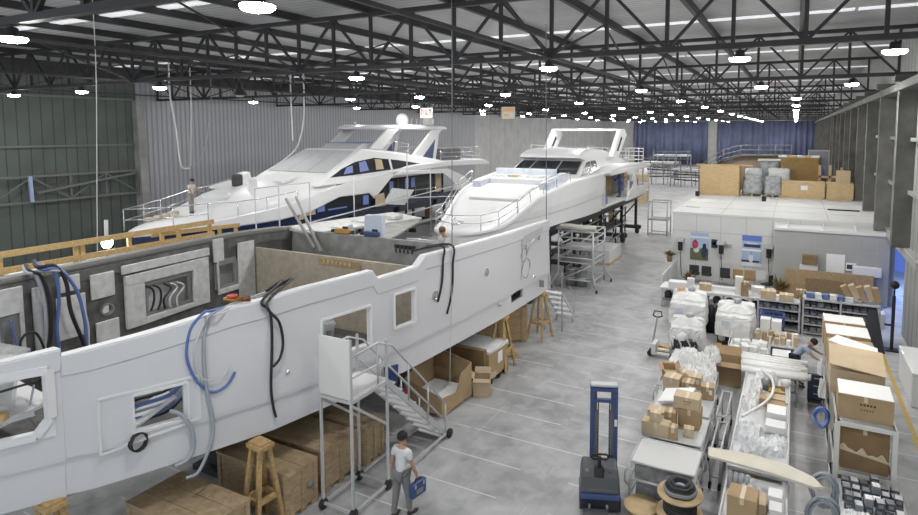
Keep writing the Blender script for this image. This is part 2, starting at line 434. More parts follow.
# hanging boards under the roof
def board(px, label, marks, loc, w, h, colr):
    t = thing('hanging_sign', label, 'sign', loc)
    MB().box(-w/2, -.04, 0, w/2, .04, h).build('panel', colr, t, world=False)
    for s in (-.4, .4): MB().tube([(w*s, 0, h), (w*s, 0, 9.9-loc[2])], .012, 5).build('suspension_wire', DARKST, t, world=False)
    for nm, mm, boxes in marks:
        m = MB()
        for (a, b, c, d) in boxes: m.box(a*w, -.055, b*h, c*w, -.04, d*h)
        m.build(nm, mm, t, world=False)
RED = mat('sign_red', (.45, .04, .03), .5); ORA = mat('sign_orange', (.6, .3, .1), .5)
board(0, 'white hanging sign with red and black lettering above the big yacht', [('red_lettering', RED, [(-.42, .25, -.36, .85), (-.42, .7, -.22, .85), (-.28, .25, -.22, .85), (-.12, .25, -.06, .85), (-.02, .25, .04, .85), (-.02, .25, .14, .4)]), ('black_lettering', INK, [(.2, .25, .25, .85), (.2, .7, .38, .85), (.33, .25, .38, .85)])], (-25.6, 38.5, 8.85), 1.15, .75, mat('sign_board_white', (.42, .41, .39), .7))
board(0, 'pale hanging sign with an orange band, near the middle of the hall', [('orange_band', ORA, [(-.42, .6, .42, .85), (-.3, .2, .1, .4)])], (-19.55, 40.5, 8.75), 1.1, .9, mat('sign_cream', (.45, .43, .39), .7))
# ================================================================ camera rays, used to lay hoses and boxes on known planes
_P, _Y = atan(48/590.), atan(296/592.)
def ray(px, py):
    u = (px-500)/590.; v = (py-178)/590.
    fw = cos(_P)-v*sin(_P); dn = sin(_P)+v*cos(_P)
    return Vector((u*cos(_Y)-fw*sin(_Y), fw*cos(_Y)+u*sin(_Y), -dn))
def at(px, py, z=None, x=None, y=None):
    r = ray(px, py); t = (z-CAM_H)/r.z if z is not None else x/r.x if x is not None else y/r.y
    return Vector((r.x*t, r.y*t, CAM_H+r.z*t))
def plan_of(PL):
    def f(y):
        if y <= PL[0][0]: return PL[0][1]
        for (a, xa), (b, xb) in zip(PL, PL[1:]):
            if y <= b: return xa+(xb-xa)*(y-a)/(b-a)
        return PL[-1][1]
    return f
def on(plan, px, py, off=0):
    r = ray(px, py); lo, hi = 0., 150.
    for _ in range(50):
        m = (lo+hi)/2
        if r.x*m > plan(r.y*m)+off: lo = m
        else: hi = m
    return Vector((r.x*lo, r.y*lo, CAM_H+r.z*lo))

def lerp_tab(T):
    def f(y):
        if y <= T[0][0]: return T[0][1]
        for (a, xa), (b, xb) in zip(T, T[1:]):
            if y <= b: return xa+(xb-xa)*(y-a)/(b-a)
        return T[-1][1]
    return f
# ================================================================ the long white hull in front
near = plan_of([(.3, -13.5), (2, -12.75), (3.5, -11.75), (4.5, -11.15), (5.25, -10.7), (6.3, -10.2), (7.5, -9.7), (8.28, -9.4), (10, -9.05), (12, -8.7), (14.5, -8.52), (17, -8.37), (20.4, -8.35), (22, -8.35)])
farp = plan_of([(.3, -13.55), (2, -13.95), (5.8, -14.25), (12, -14.6), (20.4, -14.9), (22, -14.9)])
def sheer(y):
    K = [(0, 4.05), (4.5, 4.22), (5.19, 4.3), (5.2, 4.17), (6.4, 4.3), (7.6, 4.47), (9, 4.55), (10.9, 4.57), (11.05, 4.34), (12.42, 4.38), (12.75, 4.6), (14.5, 4.56), (20.6, 4.46), (22, 4.46)]
    for (a, xa), (b, xb) in zip(K, K[1:]):
        if y <= b: return xa+(xb-xa)*(y-a)/(b-a)
    return 4.46
H = thing('unfinished_boat_hull', 'long white unfinished yacht hull without a deck, resting on timber trestles in front', 'boat hull', (-11.5, 11, 1.35))
HOLES = [(.0, 5.1, 2.9, 'top'), (6.08, 6.8, 2.62, 3.23), (9.47, 10.77, 2.9, 3.76), (11.56, 12.26, 3.03, 3.84), (17.5, 18.42, 2.1, 2.44)]
ys = sorted(set([.3+.35*k for k in range(59)]+[20.7]+[a for h in HOLES for a in h[:2] if a > .3]+[5.19, 5.2, 10.9, 11.05, 12.42, 12.75]))
ys = [y for i, y in enumerate(ys) if i == 0 or y-ys[i-1] > .004 or y in (5.2,)]
zl = [1.78, 2.1, 2.42, 2.44, 2.5, 2.62, 2.9, 3.03, 3.23, 3.76, 3.84]
nr = len(zl)+3
def row(y, j):
    s = sheer(y)
    return zl[j] if j < len(zl) else (s-.34, s-.315, s)[j-len(zl)]
def offx(y, j):     # the plating steps out above the knuckle and again below the capping
    o = 0 if j <= 2 else .045
    if j >= nr-2: o += .025
    return o-(0.30*max(0, 1.78+.6-row(y, j))*0)
m = MB(); m.smooth = False
vs = [(near(y)+offx(y, j), y+max(0, (y-20))*0, row(y, j)) for y in ys for j in range(nr)]
fs = []
for i in range(len(ys)-1):
    yc = (ys[i]+ys[i+1])/2
    for j in range(nr-1):
        skip = False
        for a, b, z0, z1 in HOLES:
            if a < yc < b:
                if z1 == 'top':
                    if zl.index(2.9) <= j < nr-2: skip = True
                elif z0-.001 <= row(yc, j) and row(yc, j+1) <= z1+.001: skip = True
        if not skip: fs.append((i*nr+j, (i+1)*nr+j, (i+1)*nr+j+1, i*nr+j+1))
m.add(vs, fs)
hullside = m.build('hull_side', WHITE, H, solid=.09)
# bottom, transom
m = MB(); m.smooth = True
yb = [.3+1.0*k for k in range(21)]+[20.9]
vs = []
for y in yb:
    n_, f_ = near(y), farp(y); c = (n_+f_)/2; k = 1.15+.35*max(0, 1-(y-.3)/5)
    vs += [(n_-.02, y, 1.78), ((n_+c)/2+.1, y, k+.28), (c, y, k), ((f_+c)/2-.1, y, k+.28), (f_, y, 1.78)]
m.add(vs, [(i*5+j, i*5+j+1, (i+1)*5+j+1, (i+1)*5+j) for i in range(len(yb)-1) for j in range(4)])
m.build('hull_bottom', mat('hull_bottom_grey', (.36, .37, .37), .6, var=.12, vscale=1), H, solid=.05)
m = MB(); m.slab([(-8.3, 20.72, 4.46), (-8.42, 20.72, 4.46), (-8.8, 20.8, 3.25), (-14.9, 20.8, 3.25), (-14.9, 21.0, 1.78), (-11.6, 21.0, 1.2), (-8.3, 21.0, 1.78)], .08)
m.build('transom', WHITE, H)
# capping along the near edge
m = MB(); ring = []
for y in ys: 
    x, z = near(y)+.03, sheer(y)
    ring.append([(x+.06, y, z-.03), (x+.06, y, z+.035), (x-.12, y, z+.035), (x-.12, y, z-.03)])
m.loft(ring); m.build('capping', WHITE_B, H)
# big window frame with a cut-off corner
m = MB()
P_ = lambda y, z, o=.07: (near(y)+o+.035, y, z)
fr = [(2.6, 4.02), (5.03, 4.02), (5.03, 3.22), (4.86, 2.96), (2.6, 2.9)]
for a, b in zip(fr, fr[1:]): m.bar(P_(*a), P_(*b), .12, .13)
m.slab([P_(5.1, 2.9, .02), P_(5.1, 3.25, .02), P_(4.84, 2.9, .02)], .06)
m.build('window_frame', WHITE_B, H)
def rim(y0, y1, z0, z1, w=.05, name='window_frame', mt=WHITE_B, o=.07, d=.05):
    m = MB(); q = [(y0, z0), (y1, z0), (y1, z1), (y0, z1)]
    for a, b in zip(q, q[1:]+q[:1]): m.bar(P_(a[0], a[1], o), P_(b[0], b[1], o), w, d)
    return m.build(name, mt, H)
rim(9.44, 10.8, 2.87, 3.79, .07); rim(11.53, 12.29, 3.0, 3.87, .06)
rim(6.04, 6.84, 2.58, 3.27, .05)
# shallow recess around the small opening, with a hatch outline
q = [(5.6, 2.36), (7.02, 2.52), (7.02, 3.34), (5.6, 3.34)]
m = MB()
for a, b in zip(q, q[1:]+q[:1]): m.bar(P_(*a, .06), P_(*b, .06), .05, .04)
m.build('recess_edge', WHITE_B, H)
rim(5.76, 5.92, 2.68, 3.04, .018, 'hatch', PAINT, .05, .012)
for y, z in ((13.14, 3.46), (15.78, 3.54)):
    p = P_(y, z, .03); MB().lathe([(.13, 0), (.13, .05), (.09, .05), (.09, .01)], 18, p, 'X').build('porthole_ring', CHROME, H)
    MB().lathe([(.10, .0), (.10, .035)], 16, p, 'X').build('porthole', mat('porthole_cover', (.42, .40, .34), .6), H)
for y, z in ((16.6, 2.3), (19.3, 2.62), (8.63, 2.9)):
    MB().lathe([(.05, 0), (.05, .06)], 12, P_(y, z, .02), 'X').build('drain_fitting', CHROME, H)
# mooring recess near the stern, with bright handle shapes
m = MB(); q = [(18.1, 3.95), (20.0, 4.15), (20.0, 4.35), (18.3, 4.28)]
m.slab([P_(a, b, .075) for a, b in q], .02); m.build('mooring_recess', mat('recess_shade', (.5, .5, .5), .4), H)
MB().tube([P_(18.5, 3.75, .1), P_(18.5, 3.95, .13), P_(19.6, 4.12, .13), P_(19.6, 3.92, .1)], .03).build('mooring_handle', CHROME, H)
MB().box(-8.75, 17.55, 2.1, -8.6, 18.4, 2.44).build('exhaust_slot', DARK, H)
MB().bar(P_(19.9, 2.1, .06), P_(19.9, 2.35, .06), .25, .03).build('stern_plate', GREYP, H)
# ------------------------------------------------------------- far side of the hull, raw inside
fz = lambda y: 4.95
m = MB(); FH = [(5.84, 6.18, 3.33, 4.1), (8.9, 10.24, 3.28, 4.1), (11.08, 11.75, 3.4, 4.14), (7.9, 8.1, 3.6, 3.8)]
fy = sorted(set([.3+.5*k for k in range(41)]+[20.7, 14.05, 14.2]+[a for h in FH for a in h[:2]])); fzl = [1.78, 2.6, 3.28, 3.33, 3.4, 3.6, 3.8, 4.1, 4.14, 4.6, 4.95]
gz = lerp_tab([(0, 4.8), (11.7, 4.8), (13.4, 4.72), (14.05, 4.66), (14.2, 3.25), (21, 3.2)])
vs = [(farp(y), y, min(z, gz(y)-.02*(10-k))) for y in fy for k, z in enumerate(fzl)]; n = len(fzl); fs = []
for i in range(len(fy)-1):
    for j in range(n-1):
        yc, zc = (fy[i]+fy[i+1])/2, (fzl[j]+fzl[j+1])/2
        if not any(a < yc < b and c < zc < d for a, b, c, d in FH): fs.append((i*n+j, i*n+j+1, (i+1)*n+j+1, (i+1)*n+j))
m.add(vs, fs); m.build('far_hull_side', GRPD, H, solid=.07)
Q_ = lambda y, z, o=.08: (farp(y)+o, y, z)
LAM = mat('grey_core_panel', (.58, .58, .575), .8, var=.14, vscale=6)
def fpan(y0, y1, z0, z1, t=.06, z2=None, z3=None, mt=LAM, nm='core_panel'):
    MB().slab([Q_(y0, z0), Q_(y1, z2 if z2 is not None else z0), Q_(y1, z3 if z3 is not None else z1), Q_(y0, z1)], t, (1, 0, 0)).build(nm, mt, H, bevel=.015)
fpan(7.63, 8.17, 4.02, 4.6); fpan(7.7, 8.23, 2.95, 3.46); fpan(6.9, 7.5, 3.3, 4.25); fpan(6.45, 6.62, 2.8, 4.6); fpan(7.0, 7.4, 4.35, 4.7)
fpan(5.6, 6.28, 4.15, 4.7); fpan(5.6, 5.84, 2.8, 4.15); fpan(6.2, 6.28, 2.8, 4.15)
fpan(8.4, 10.75, 4.15, 4.4, .1, 4.15, 4.42); fpan(8.4, 8.88, 3.1, 4.15, .1); fpan(10.26, 10.75, 3.15, 4.15, .1); fpan(8.88, 10.26, 3.1, 3.27, .1, 3.15, 3.27)
fpan(8.35, 10.8, 4.45, 4.66, .08); fpan(10.95, 11.3, 4.2, 4.85); fpan(11.8, 12.4, 2.8, 4.6)
fpan(11.05, 11.12, 3.3, 4.2); fpan(11.05, 11.8, 3.25, 3.4)
for a in FH[:3]: 
    m = MB(); q = [(a[0], a[2]), (a[1], a[2]), (a[1], a[3]), (a[0], a[3])]
    for u, v in zip(q, q[1:]+q[:1]): m.bar(Q_(*u, .05), Q_(*v, .05), .05, .16)
    m.build('window_frame', mat('dull_frame', (.24, .25, .24), .6), H)
MB().lathe([(.15, -.03), (.15, .1), (.115, .1), (.115, -.03)], 20, Q_(8.0, 3.7, 0), 'X', caps=False).build('porthole_ring', GRP, H)
# rolled foam and capping along the far gunwale
m = MB(); m.tube([(farp(y)-.02, y, gz(y)+.0) for y in fy if y < 14.1], .085, 8); m.build('far_gunwale_roll', mat('dark_foam_roll', (.14, .14, .13), .9, bump=.5), H)
m = MB(); m.tube([(farp(y)-.28, y, gz(y)+.02) for y in fy if y < 14.1], .07, 8); m.build('far_gunwale_edge', GRP, H)
m = MB()
ring = [[(farp(y)-.5, y, gz(y)-.09), (farp(y)-.5, y, gz(y)-.05), (farp(y)+.02, y, gz(y)-.05), (farp(y)+.02, y, gz(y)-.09)] for y in fy if y < 14.1]
m.loft(ring); m.build('far_side_deck', GRP, H)
m = MB(); ring = [[(farp(y)+.02, y, gz(y)-.05), (farp(y)+.1, y, gz(y)-.05), (farp(y)+.1, y, gz(y)-.29), (farp(y)+.02, y, gz(y)-.29)] for y in fy if y < 14.1]
m.loft(ring); m.build('shelf_clamp', GRPD, H)
# inner floor, stringers and bulkheads
fl = [1.6, 3, 4, 5, 6, 7.5, 9, 10.5, 12.4]
MB().loft([[(farp(y)+.1, y, 2.3), (near(y)-.12, y, 2.3), (near(y)-.12, y, 2.36), (farp(y)+.1, y, 2.36)] for y in fl]).build('inner_floor', GRPD, H)
MB().box(-14.55, 12.45, 2.2, -8.78, 12.55, 4.36).build('beige_bulkhead', BEIGE, H, label='beige bulkhead across the hull')
MB().loft([[(farp(y)+.1, y, 3.12), (near(y)-.12, y, 3.12), (near(y)-.12, y, 3.18), (farp(y)+.1, y, 3.18)] for y in (14.15, 16, 18, 20.6)]).build('after_floor', GRPD, H)
MB().box(-14.6, 14.0, 2.2, -8.62, 14.1, 4.68).build('grey_bulkhead', GRP, H)
MB().box(-11.95, 12.42, 4.1, -10.45, 12.445, 4.3).build('wood_strip', OSB, H)
for k in range(7): MB().cbox((-11.75+.155*k, 12.42, 4.22), (.06, .03, .09), 0, 0, .3).build('slot', PLY, H)
# aft side deck moulding lying inboard of the far gunwale
m = MB(); m.slab([(-14.9, 13.9, 4.66), (-13.6, 13.9, 4.56), (-13.1, 19.3, 4.36), (-14.7, 19.5, 4.46)], .09); m.build('side_deck_moulding', LAM, H, bevel=.02)
m = MB(); m.slab([(-13.6, 19.2, 4.45), (-13.0, 19.0, 4.36), (-11.0, 14.12, 4.5), (-12.6, 14.12, 4.5)], .07); m.build('deck_cover_panel', GRP, H)
for k, (a, b, c) in enumerate(((-13.9, 15.3, .62), (-13.9, 16.7, .6), (-13.8, 18.1, .5))):
    MB().cbox((a+.1, b, 4.62), (.8, .6, .14), .05, .06).build('deck_pad', LAM, H, bevel=.03)
# lining seen through the big bow window
m = MB(); m.slab([(-13.6, 2.6, 3.15), (-11.4, 4.2, 3.0), (-11.35, 5.4, 3.2), (-14.2, 5.4, 3.45)], .06); m.build('white_liner', WHITE_B, H)
m = MB(); m.slab([(-13.4, 4.9, 3.2), (-11.6, 4.9, 3.05), (-11.6, 5.0, 3.75), (-13.9, 5.0, 3.9)], .06); m.build('liner_bulkhead', WHITE_B, H)
FOIL = mat('silver_foil', (.5, .51, .52), .3, .7, bump=1.0, bscale=7)
m = MB(); m.slab([(-12.1, 3.6, 3.9), (-11.15, 4.6, 3.98), (-11.8, 5.3, 4.06), (-13.6, 5.0, 4.1)], .05); m.build('foil_insulation', FOIL, H)
# things lying in the hull
def hose(name, pts, r, m_, label, group='hoses and cables hung over the long hull', cat='hose', n=8):
    mb = MB(); p0 = Vector(pts[0]); mb.tube([Vector(p)-p0 for p in pts], r*.72, n, curve=True, seg=6)
    return solo(mb, name, m_, label, cat, tuple(p0), group)
HB = mat('blue_hose', (.10, .17, .42), .4); HG = mat('grey_clear_hose', (.34, .37, .41), .3); HK = mat('black_hose', (.018, .018, .02), .45); HW = mat('white_hose', (.6, .6, .6), .4)
def hp(l, off=.12): return [on(near, a, b, off) for a, b in l]
e = near
hose('hose', [(-10.6, 9.6, 4.25)]+hp([(217, 309), (205, 312), (192, 326), (187, 345), (188, 363), (199, 384), (214, 392), (227, 385), (235, 372)]), .035, HB, 'blue hose looping out over the hull edge and down the white side')
hose('hose', [(-10.4, 9.2, 4.3)]+hp([(216, 311), (206, 328), (204, 355), (207, 390), (213, 423), (211, 443), (199, 471), (186, 478)], .14), .045, HG, 'grey translucent hose hanging down past the hull bottom')
hose('hose', [(-10.3, 9.0, 4.3)]+hp([(226, 309), (206, 322), (196, 345), (197, 368), (206, 380), (222, 377), (229, 366)], .16), .02, HW, 'thin white hose loop behind the blue hose')
hose('hose', [(-10.2, 9.0, 4.4), (-9.8, 9.1, 4.66)]+hp([(262, 301), (270, 312), (272, 340), (271, 385), (273, 405), (276, 417)], .13), .04, HK, 'black hose hanging straight down to the trestle')
hose('hose', [(-10.2, 9.2, 4.4), (-9.7, 9.3, 4.68)]+hp([(267, 303), (279, 322), (283, 342), (280, 358), (273, 367)], .2), .04, HK, 'black hose curling back to a round fitting in the hull')
hose('hose', [(-9.3, 13.2, 4.6)]+hp([(442, 246), (443, 262), (442, 283), (438, 302)]), .04, HK, 'short black hose hanging over the hull beside a porthole')
hose('hose', [(-9.3, 13.9, 4.6)]+hp([(452, 245), (453, 265), (452, 292), (447, 314)]), .04, HK, 'black hose hanging over the hull, further along than the porthole')
hose('rope', hp([(452, 285), (451, 330), (450, 366)], .15)+[tuple(on(near, 450, 366, .15)+Vector((0, 0, -1.0)))], .012, HW, 'thin grey line hanging down the hull side below a black hose', cat='rope')
hose('hose', hp([(170, 411), (181, 415), (191, 428), (194, 447), (187, 460), (175, 466)], .14), .05, HG, 'grey-blue hose bending out of the small hull opening')
# coil of black hose
c = on(near, 138.5, 442, .14); mb = MB()
pts = [(.04*sin(a*2.3), .145*cos(a)*(1+.05*sin(a*1.7)), .155*sin(a)) for a in [2*pi*k/16 for k in range(16*4)]]
mb.tube(pts, .016, 6, curve=False); solo(mb, 'hose_coil', HK, 'coil of thin black hose hanging below the small hull opening', 'hose', tuple(c), 'hoses and cables hung over the long hull')
MB()
# bundles inside the small opening
for k, (z, m_, lab) in enumerate(((3.17, HK, 'black pipe in the upper corner of the small hull opening'), (2.97, HB, 'blue pipe just above the middle of the small hull opening'), (3.2, HB, 'blue pipe bundle across the top of the small hull opening'), (3.08, HK, 'black pipe lying under the blue pipe in the small opening'), (2.86, HG, 'grey pipe in the middle of the small hull opening'), (2.74, HB, 'blue pipe low in the small hull opening'), (2.68, HK, 'black pipe at the bottom of the small hull opening'))):
    hose('pipe', [(near(5.9)-.3-.05*k, 5.8, z-.1), (near(6.3)-.22, 6.3, z-.02), (near(6.7)-.25, 6.75, z+.0), (near(7.0)-.5, 7.1, z+.08)], .055 if k < 3 else .035, m_, lab, 'pipes in the small hull opening', 'pipe')
mb = MB().slab([(-10.7, 5.9, 2.56), (-10.35, 6.1, 2.56), (-10.2, 6.85, 2.9), (-10.6, 6.9, 2.95)], .05)
mb.build('opening_shelf', WHITE_B, H)
# hoses over the far gunwale
def fp(l, x=-13.75): return [at(a, b, x=x) for a, b in l]
for pts, r, m_, lab in (
    ([(27, 273), (36, 276), (44, 300), (46, 330), (45, 352)], .05, HG, 'grey-blue hose, leftmost of those over the far hull side'),
    ([(30, 271), (42, 277), (50, 303), (51, 335), (48, 354)], .05, HK, 'black hose beside the grey-blue one on the far hull side'),
    ([(40, 269), (55, 273), (59, 300), (57, 328), (60, 353)], .045, HB, 'blue hose dropping straight down the far hull side'),
    ([(38, 267), (55, 266), (66, 282), (71, 312), (85, 347)], .055, HK, 'thick black hose arching over the far hull side'),
    ([(42, 269), (60, 270), (77, 291), (85, 322), (87, 347)], .05, HB, 'long blue hose arching out to the circular port'),
    ([(47, 270), (64, 273), (80, 297), (88, 325), (89, 346)], .03, HW, 'thin white hose running beside the long blue one')):
    hose('hose', [at(pts[0][0]-4, pts[0][1]-6, x=-14.4)]+fp(pts)+[tuple(fp([pts[-1]])[0]+Vector((.1, .05, -.7)))], r, m_, lab)
hose('hose', fp([(24, 356), (20, 344), (26, 334), (36, 333), (43, 345), (44, 352)], -13.4), .035, HK, 'black hose loop standing up beside the leftmost hoses')
hose('hose', fp([(10, 320), (14, 335), (18, 350)], -14.0), .03, HB, 'short blue hose in front of the far bow window')
for k, (x_, m_) in enumerate(((148, HK), (155, HK), (166, HK), (172, HW), (179, HW))):
    hose('cable', fp([(x_-2, 286-k), (x_+5, 290-k), (x_+(6 if k < 2 else -2), 301-k), (x_+(3 if k < 2 else -1), 311-k*1.2)], -14.3), .035, m_, '%s cable seen through the middle far window, %s from the bow' % ('black' if m_ is HK else 'white', nth(k)), 'cables behind the far windows', 'cable')
# window behind shows packed white goods; a white sheet lies outside the far side
OUTW = mat('outer_white_sheet', (.85, .85, .85), .6)
for k, (ya, yb) in enumerate(((5.6, 7.2), (8.6, 10.6), (10.9, 12.2))): solo(MB().box(-.05, ya-9, 0, .05, yb-9, 1.25), 'white_sheet', OUTW, 'white sheet seen through the %s far window of the long hull' % ('bow', 'middle', 'square')[k], 'sheet', (-15.1, 9, 3.05), 'white sheets beyond the far windows')
solo(MB().box(-.2, -2.6, 0, .1, 1.8, .55), 'white_foam_block', WRAPW, 'pale wrapped block standing beyond the far bow windows, low behind the railing', 'foam block', (-16.4, 9.6, 3.98))
# red and brass valve on the gunwale
t = thing('valve', 'red and brass pipe valve lying on the near hull edge', 'valve', tuple(at(234, 301, z=4.58)))
MB().tube([(-.16, -.1, .03), (.1, .1, .03)], .055).build('body', mat('brass', (.4, .24, .06), .35, .8), t, world=False)
MB().lathe([(.1, 0), (.1, .04), (.03, .04)], 14, (-.02, -.02, .08)).build('handwheel', RED, t, world=False)
MB().tube([(.1, .1, .03), (.22, .2, .03)], .06).build('coupling', mat('dark_brass', (.2, .1, .04), .4, .7), t, world=False)
# tools on the aft deck moulding
for px, py, m_, lab, c_ in ((333, 234, mat('orange_tool', (.5, .28, .06), .5), 'yellow-orange hand tool lying on the aft deck edge', 'tool'), (367, 236, BLUE, 'blue power tool lying on the aft bulkhead', 'tool')):
    p = at(px, py, z=4.7 if c_ == 'x' else 4.74); t = thing('power_tool', lab, c_, (p.x, 14.05, 4.68))
    MB().cbox((0, 0, .09), (.5, .16, .16), .1).build('body', m_, t, world=False, bevel=.03)
    MB().tube([(-.25, 0, .09), (-.42, 0, .07)], .05).build('nozzle', BLACK, t, world=False)
    MB().cbox((.12, 0, .2), (.2, .06, .08)).build('handle', BLACK, t, world=False, bevel=.02)
for i, (a, b) in enumerate((((286, 199), (314, 248)), ((296, 197), (321, 252)))):
    p, q = at(*a, y=14.4), at(*b, y=13.4)
    q = at(*b, y=13.55); mb = MB().tube([(0, 0, 0), tuple(p-q)], .05, 8)
    solo(mb, 'pole', mat('pole_grey', (.3, .3, .29), .5), ('shorter' if i == 0 else 'longer')+' grey pole leaning against the grey bulkhead, %s to the bow' % ('nearer' if i == 0 else 'next'), 'pole', tuple(q), 'poles leaning in the hull')
# strip light and cable clutter on the grey bulkhead
p = at(405, 242, y=13.97); t = thing('cable_clip_row', 'black row of cable clips on the grey bulkhead top', 'cable holder', (p.x, 13.97, 4.45))
MB().box(-.35, -.05, 0, .35, 0, .1).build('rail', BLACK, t, world=False)
for k in range(5): MB().tube([(-.28+.14*k, -.06, .05), (-.24+.14*k, -.12, -.02), (-.28+.14*k, -.06, -.12)], .02, 6).build('clip', BLACK, t, world=False)
# clear sheet bag
solo(MB().box(-.35, -.1, 0, .35, .1, .55).jitter(.06, 3), 'plastic_sheet', mat('blue_white_sheet', (.6, .66, .78), .4, bump=.6, bscale=8), 'crumpled blue-white plastic sheet on the aft deck cover', 'sheet', (-12.0, 15.0, 4.6))
# timber inside the bow
solo(MB().box(-.9, -.06, 0, .9, .06, .12), 'timber_plank', TIMBER, 'pale timber plank lying inside the bow window', 'plank', (-12.0, 4.15, 3.22), rz=.6)
hose('cable', [at(0, 392, x=-11.6), at(20, 386, x=-11.6), at(40, 380, x=-11.6), at(50, 374, x=-11.6)], .03, HK, 'black cable across the top of the big bow window', cat='cable')
hose('cable', [at(46, 372, x=-11.5), at(39, 376, x=-11.5), at(40, 385, x=-11.5), at(48, 384, x=-11.5), at(47, 374, x=-11.5)], .02, HK, 'loop of black cable in the corner of the big bow window', cat='cable')
hose('hose', [at(34, 385, x=-11.5), at(31, 400, x=-11.5), at(29, 415, x=-11.5), at(36, 425, x=-11.5)], .025, HG, 'clear thin hose hanging inside the big bow window')
solo(MB().box(-.4, -.3, 0, .4, .3, .12).jitter(.05, 5), 'plastic_sheet', FILM, 'crumpled clear plastic sheet inside the big bow window', 'sheet', (-11.75, 4.75, 3.12))
# timber trestles and platforms under the hull
def trestle(label, x, y, h, w=.42, top=True, sp=.34):
    t = thing('trestle', label, 'trestle', (x, y, 0), RND.uniform(-.15, .15), 'timber trestles under the long hull')
    for sx in (-1, 1):
        for sy in (-1, 1): MB().bar((sx*sp, sy*sp*1.15, 0), (sx*w*.28, sy*w*.24, h-.1), .075, .075).build('leg', TRESTLE, t, world=False)
    for s in (-1, 1):
        k = sp*.72
        MB().bar((-k, s*k*1.1, h*.36), (k, s*k*1.1, h*.36), .07, .1).build('crossbar', TRESTLE, t, world=False)
        MB().bar((s*k, -k*1.1, h*.36), (s*k, k*1.1, h*.36), .07, .1).build('crossbar', TRESTLE, t, world=False)
    MB().box(-w*.55, -w*.4, h-.13, w*.55, w*.4, h-.04).build('head_block', TRESTLE, t, world=False, bevel=.01)
    MB().box(-w*.45, -w*.3, h-.04, w*.45, w*.3, h).build('packing', TRESTLE, t, world=False)
    return t
trestle('timber trestle under the bow, its pale head touching the hull at the picture edge', -10.85, 5.0, 1.8)
trestle('tall timber trestle beside the plank crates under the hull', -9.25, 7.9, 1.78, sp=.26)
trestle('timber trestle in front of the big plywood board', -8.5, 17.1, 1.8)
trestle('timber trestle under the stern of the long hull', -8.45, 20.3, 1.8)
for y in (5.2, 9, 13, 17, 20):
    if y in (5.2,): continue
    t = thing('keel_stand', 'dark steel keel stand under the hull at its %s' % {9: 'forward part behind the plank crates', 13: 'middle behind the open carton', 17: 'after part behind the plywood board', 20: 'stern'}[y], 'stand', ((near(y)+farp(y))/2, y, 0), 0, 'keel stands under the long hull')
    MB().box(-.5, -.4, 0, .5, .4, .12).build('base', DARKST, t, world=False); MB().box(-.2, -.2, .12, .2, .2, 1.1).build('post', DARKST, t, world=False); MB().box(-.5, -.15, 1.0, .5, .15, 1.12).build('head', DARKST, t, world=False)
# ================================================================ finished yachts behind
def side_skin(mb, sgn, xc, ys, prof, hole=None):
    """prof(y) -> list of (half breadth, z) from bottom to top; hole(y, z) True where the side is open"""
    n = len(prof(ys[0])); vs = []
    for y in ys: vs += [(xc+sgn*b, y, z) for b, z in prof(y)]
    fs = []
    for i in range(len(ys)-1):
        for j in range(n-1):
            q = (i*n+j, (i+1)*n+j, (i+1)*n+j+1, i*n+j+1)
            yc = sum(vs[k][1] for k in q)/4; zc = sum(vs[k][2] for k in q)/4
            if hole and hole(yc, zc): continue
            fs.append(q if sgn > 0 else q[::-1])
    mb.add(vs, fs); return mb
def house(profile, xc, hw, z0, inset, m_, parent, name='deckhouse', sub=0, bevel=.06):
    """a cabin from its side outline (y, z), narrowing upwards by inset per metre above z0"""
    L = [(xc-(hw-(z-z0)*inset), y, z) for y, z in profile]; R = [(xc+(hw-(z-z0)*inset), y, z) for y, z in profile]
    mb = MB(); n = len(profile)
    mb.add(L+R, [tuple(range(n))[::-1], tuple(range(n, 2*n))]+[(i, (i+1) % n, n+(i+1) % n, n+i) for i in range(n)])
    return mb.build(name, m_, parent, bevel=bevel)
def spane(poly, xc, hw, z0, inset, sgn, m_, parent, name='side_window', t=.03):
    q = [(xc+sgn*(hw-(z-z0)*inset+.012), y, z) for y, z in poly]
    MB().slab(q, t, (sgn, 0, 0)).build(name, m_, parent)
def rail(parent, pts, zs, posts, r=.025, mt=None, name='guard_rail'):
    mt = mt or CHROME
    for z in zs: MB().tube([(x, y, zz+z) for x, y, zz in pts], r, 6).build(name, mt, parent)
    for x, y, z in posts: MB().tube([(x, y, z), (x, y, z+max(zs))], r, 6).build('stanchion', mt, parent)

# ---------------------------------------------------------------- white yacht in the middle
XC = -12.7
Y3 = thing('white_motor_yacht', 'white motor yacht with open arch and three dark windscreen panes, behind the long hull', 'yacht', (XC, 33, 1.0))
hb3 = lerp_tab([(20.6, .03), (20.7, .45), (20.9, .75), (21.3, 1.15), (22.3, 1.5), (23.2, 1.75), (26, 2.4), (30, 2.92), (36, 3.1), (47, 3.05)])
sh3 = lerp_tab([(20.9, 3.62), (22.3, 3.68), (23.2, 3.92), (24.0, 4.3), (25, 4.72), (26.5, 5.0), (28.2, 5.22), (30.6, 5.38), (33.2, 5.42), (47, 5.36)])
def prof3(y):
    b, s = hb3(y), sh3(y); k = min(1, max(0, (y-20.9)/6))
    ch = min(2.95+.35*k, s-.35); kn = min(3.75+(y-23)*.055, s-.12) if y > 22 else s-.15
    kn2 = min(4.24+(y-26)*.068, s-.06) if y > 24 else s-.08
    c = b*(.78+.17*k)
    return [(.02, 1.7 + (1-k)*.9), (c*.6, 2.5+(1-k)*.45), (c, ch), (b*(.80+.16*k), kn-.02), (b*(.83+.16*k), kn+.02), (b*(.9+.1*k), kn2), (b, s-.02), (b-.02, s+.04), (b-.14, s+.04), (b-.16, s-.08)]
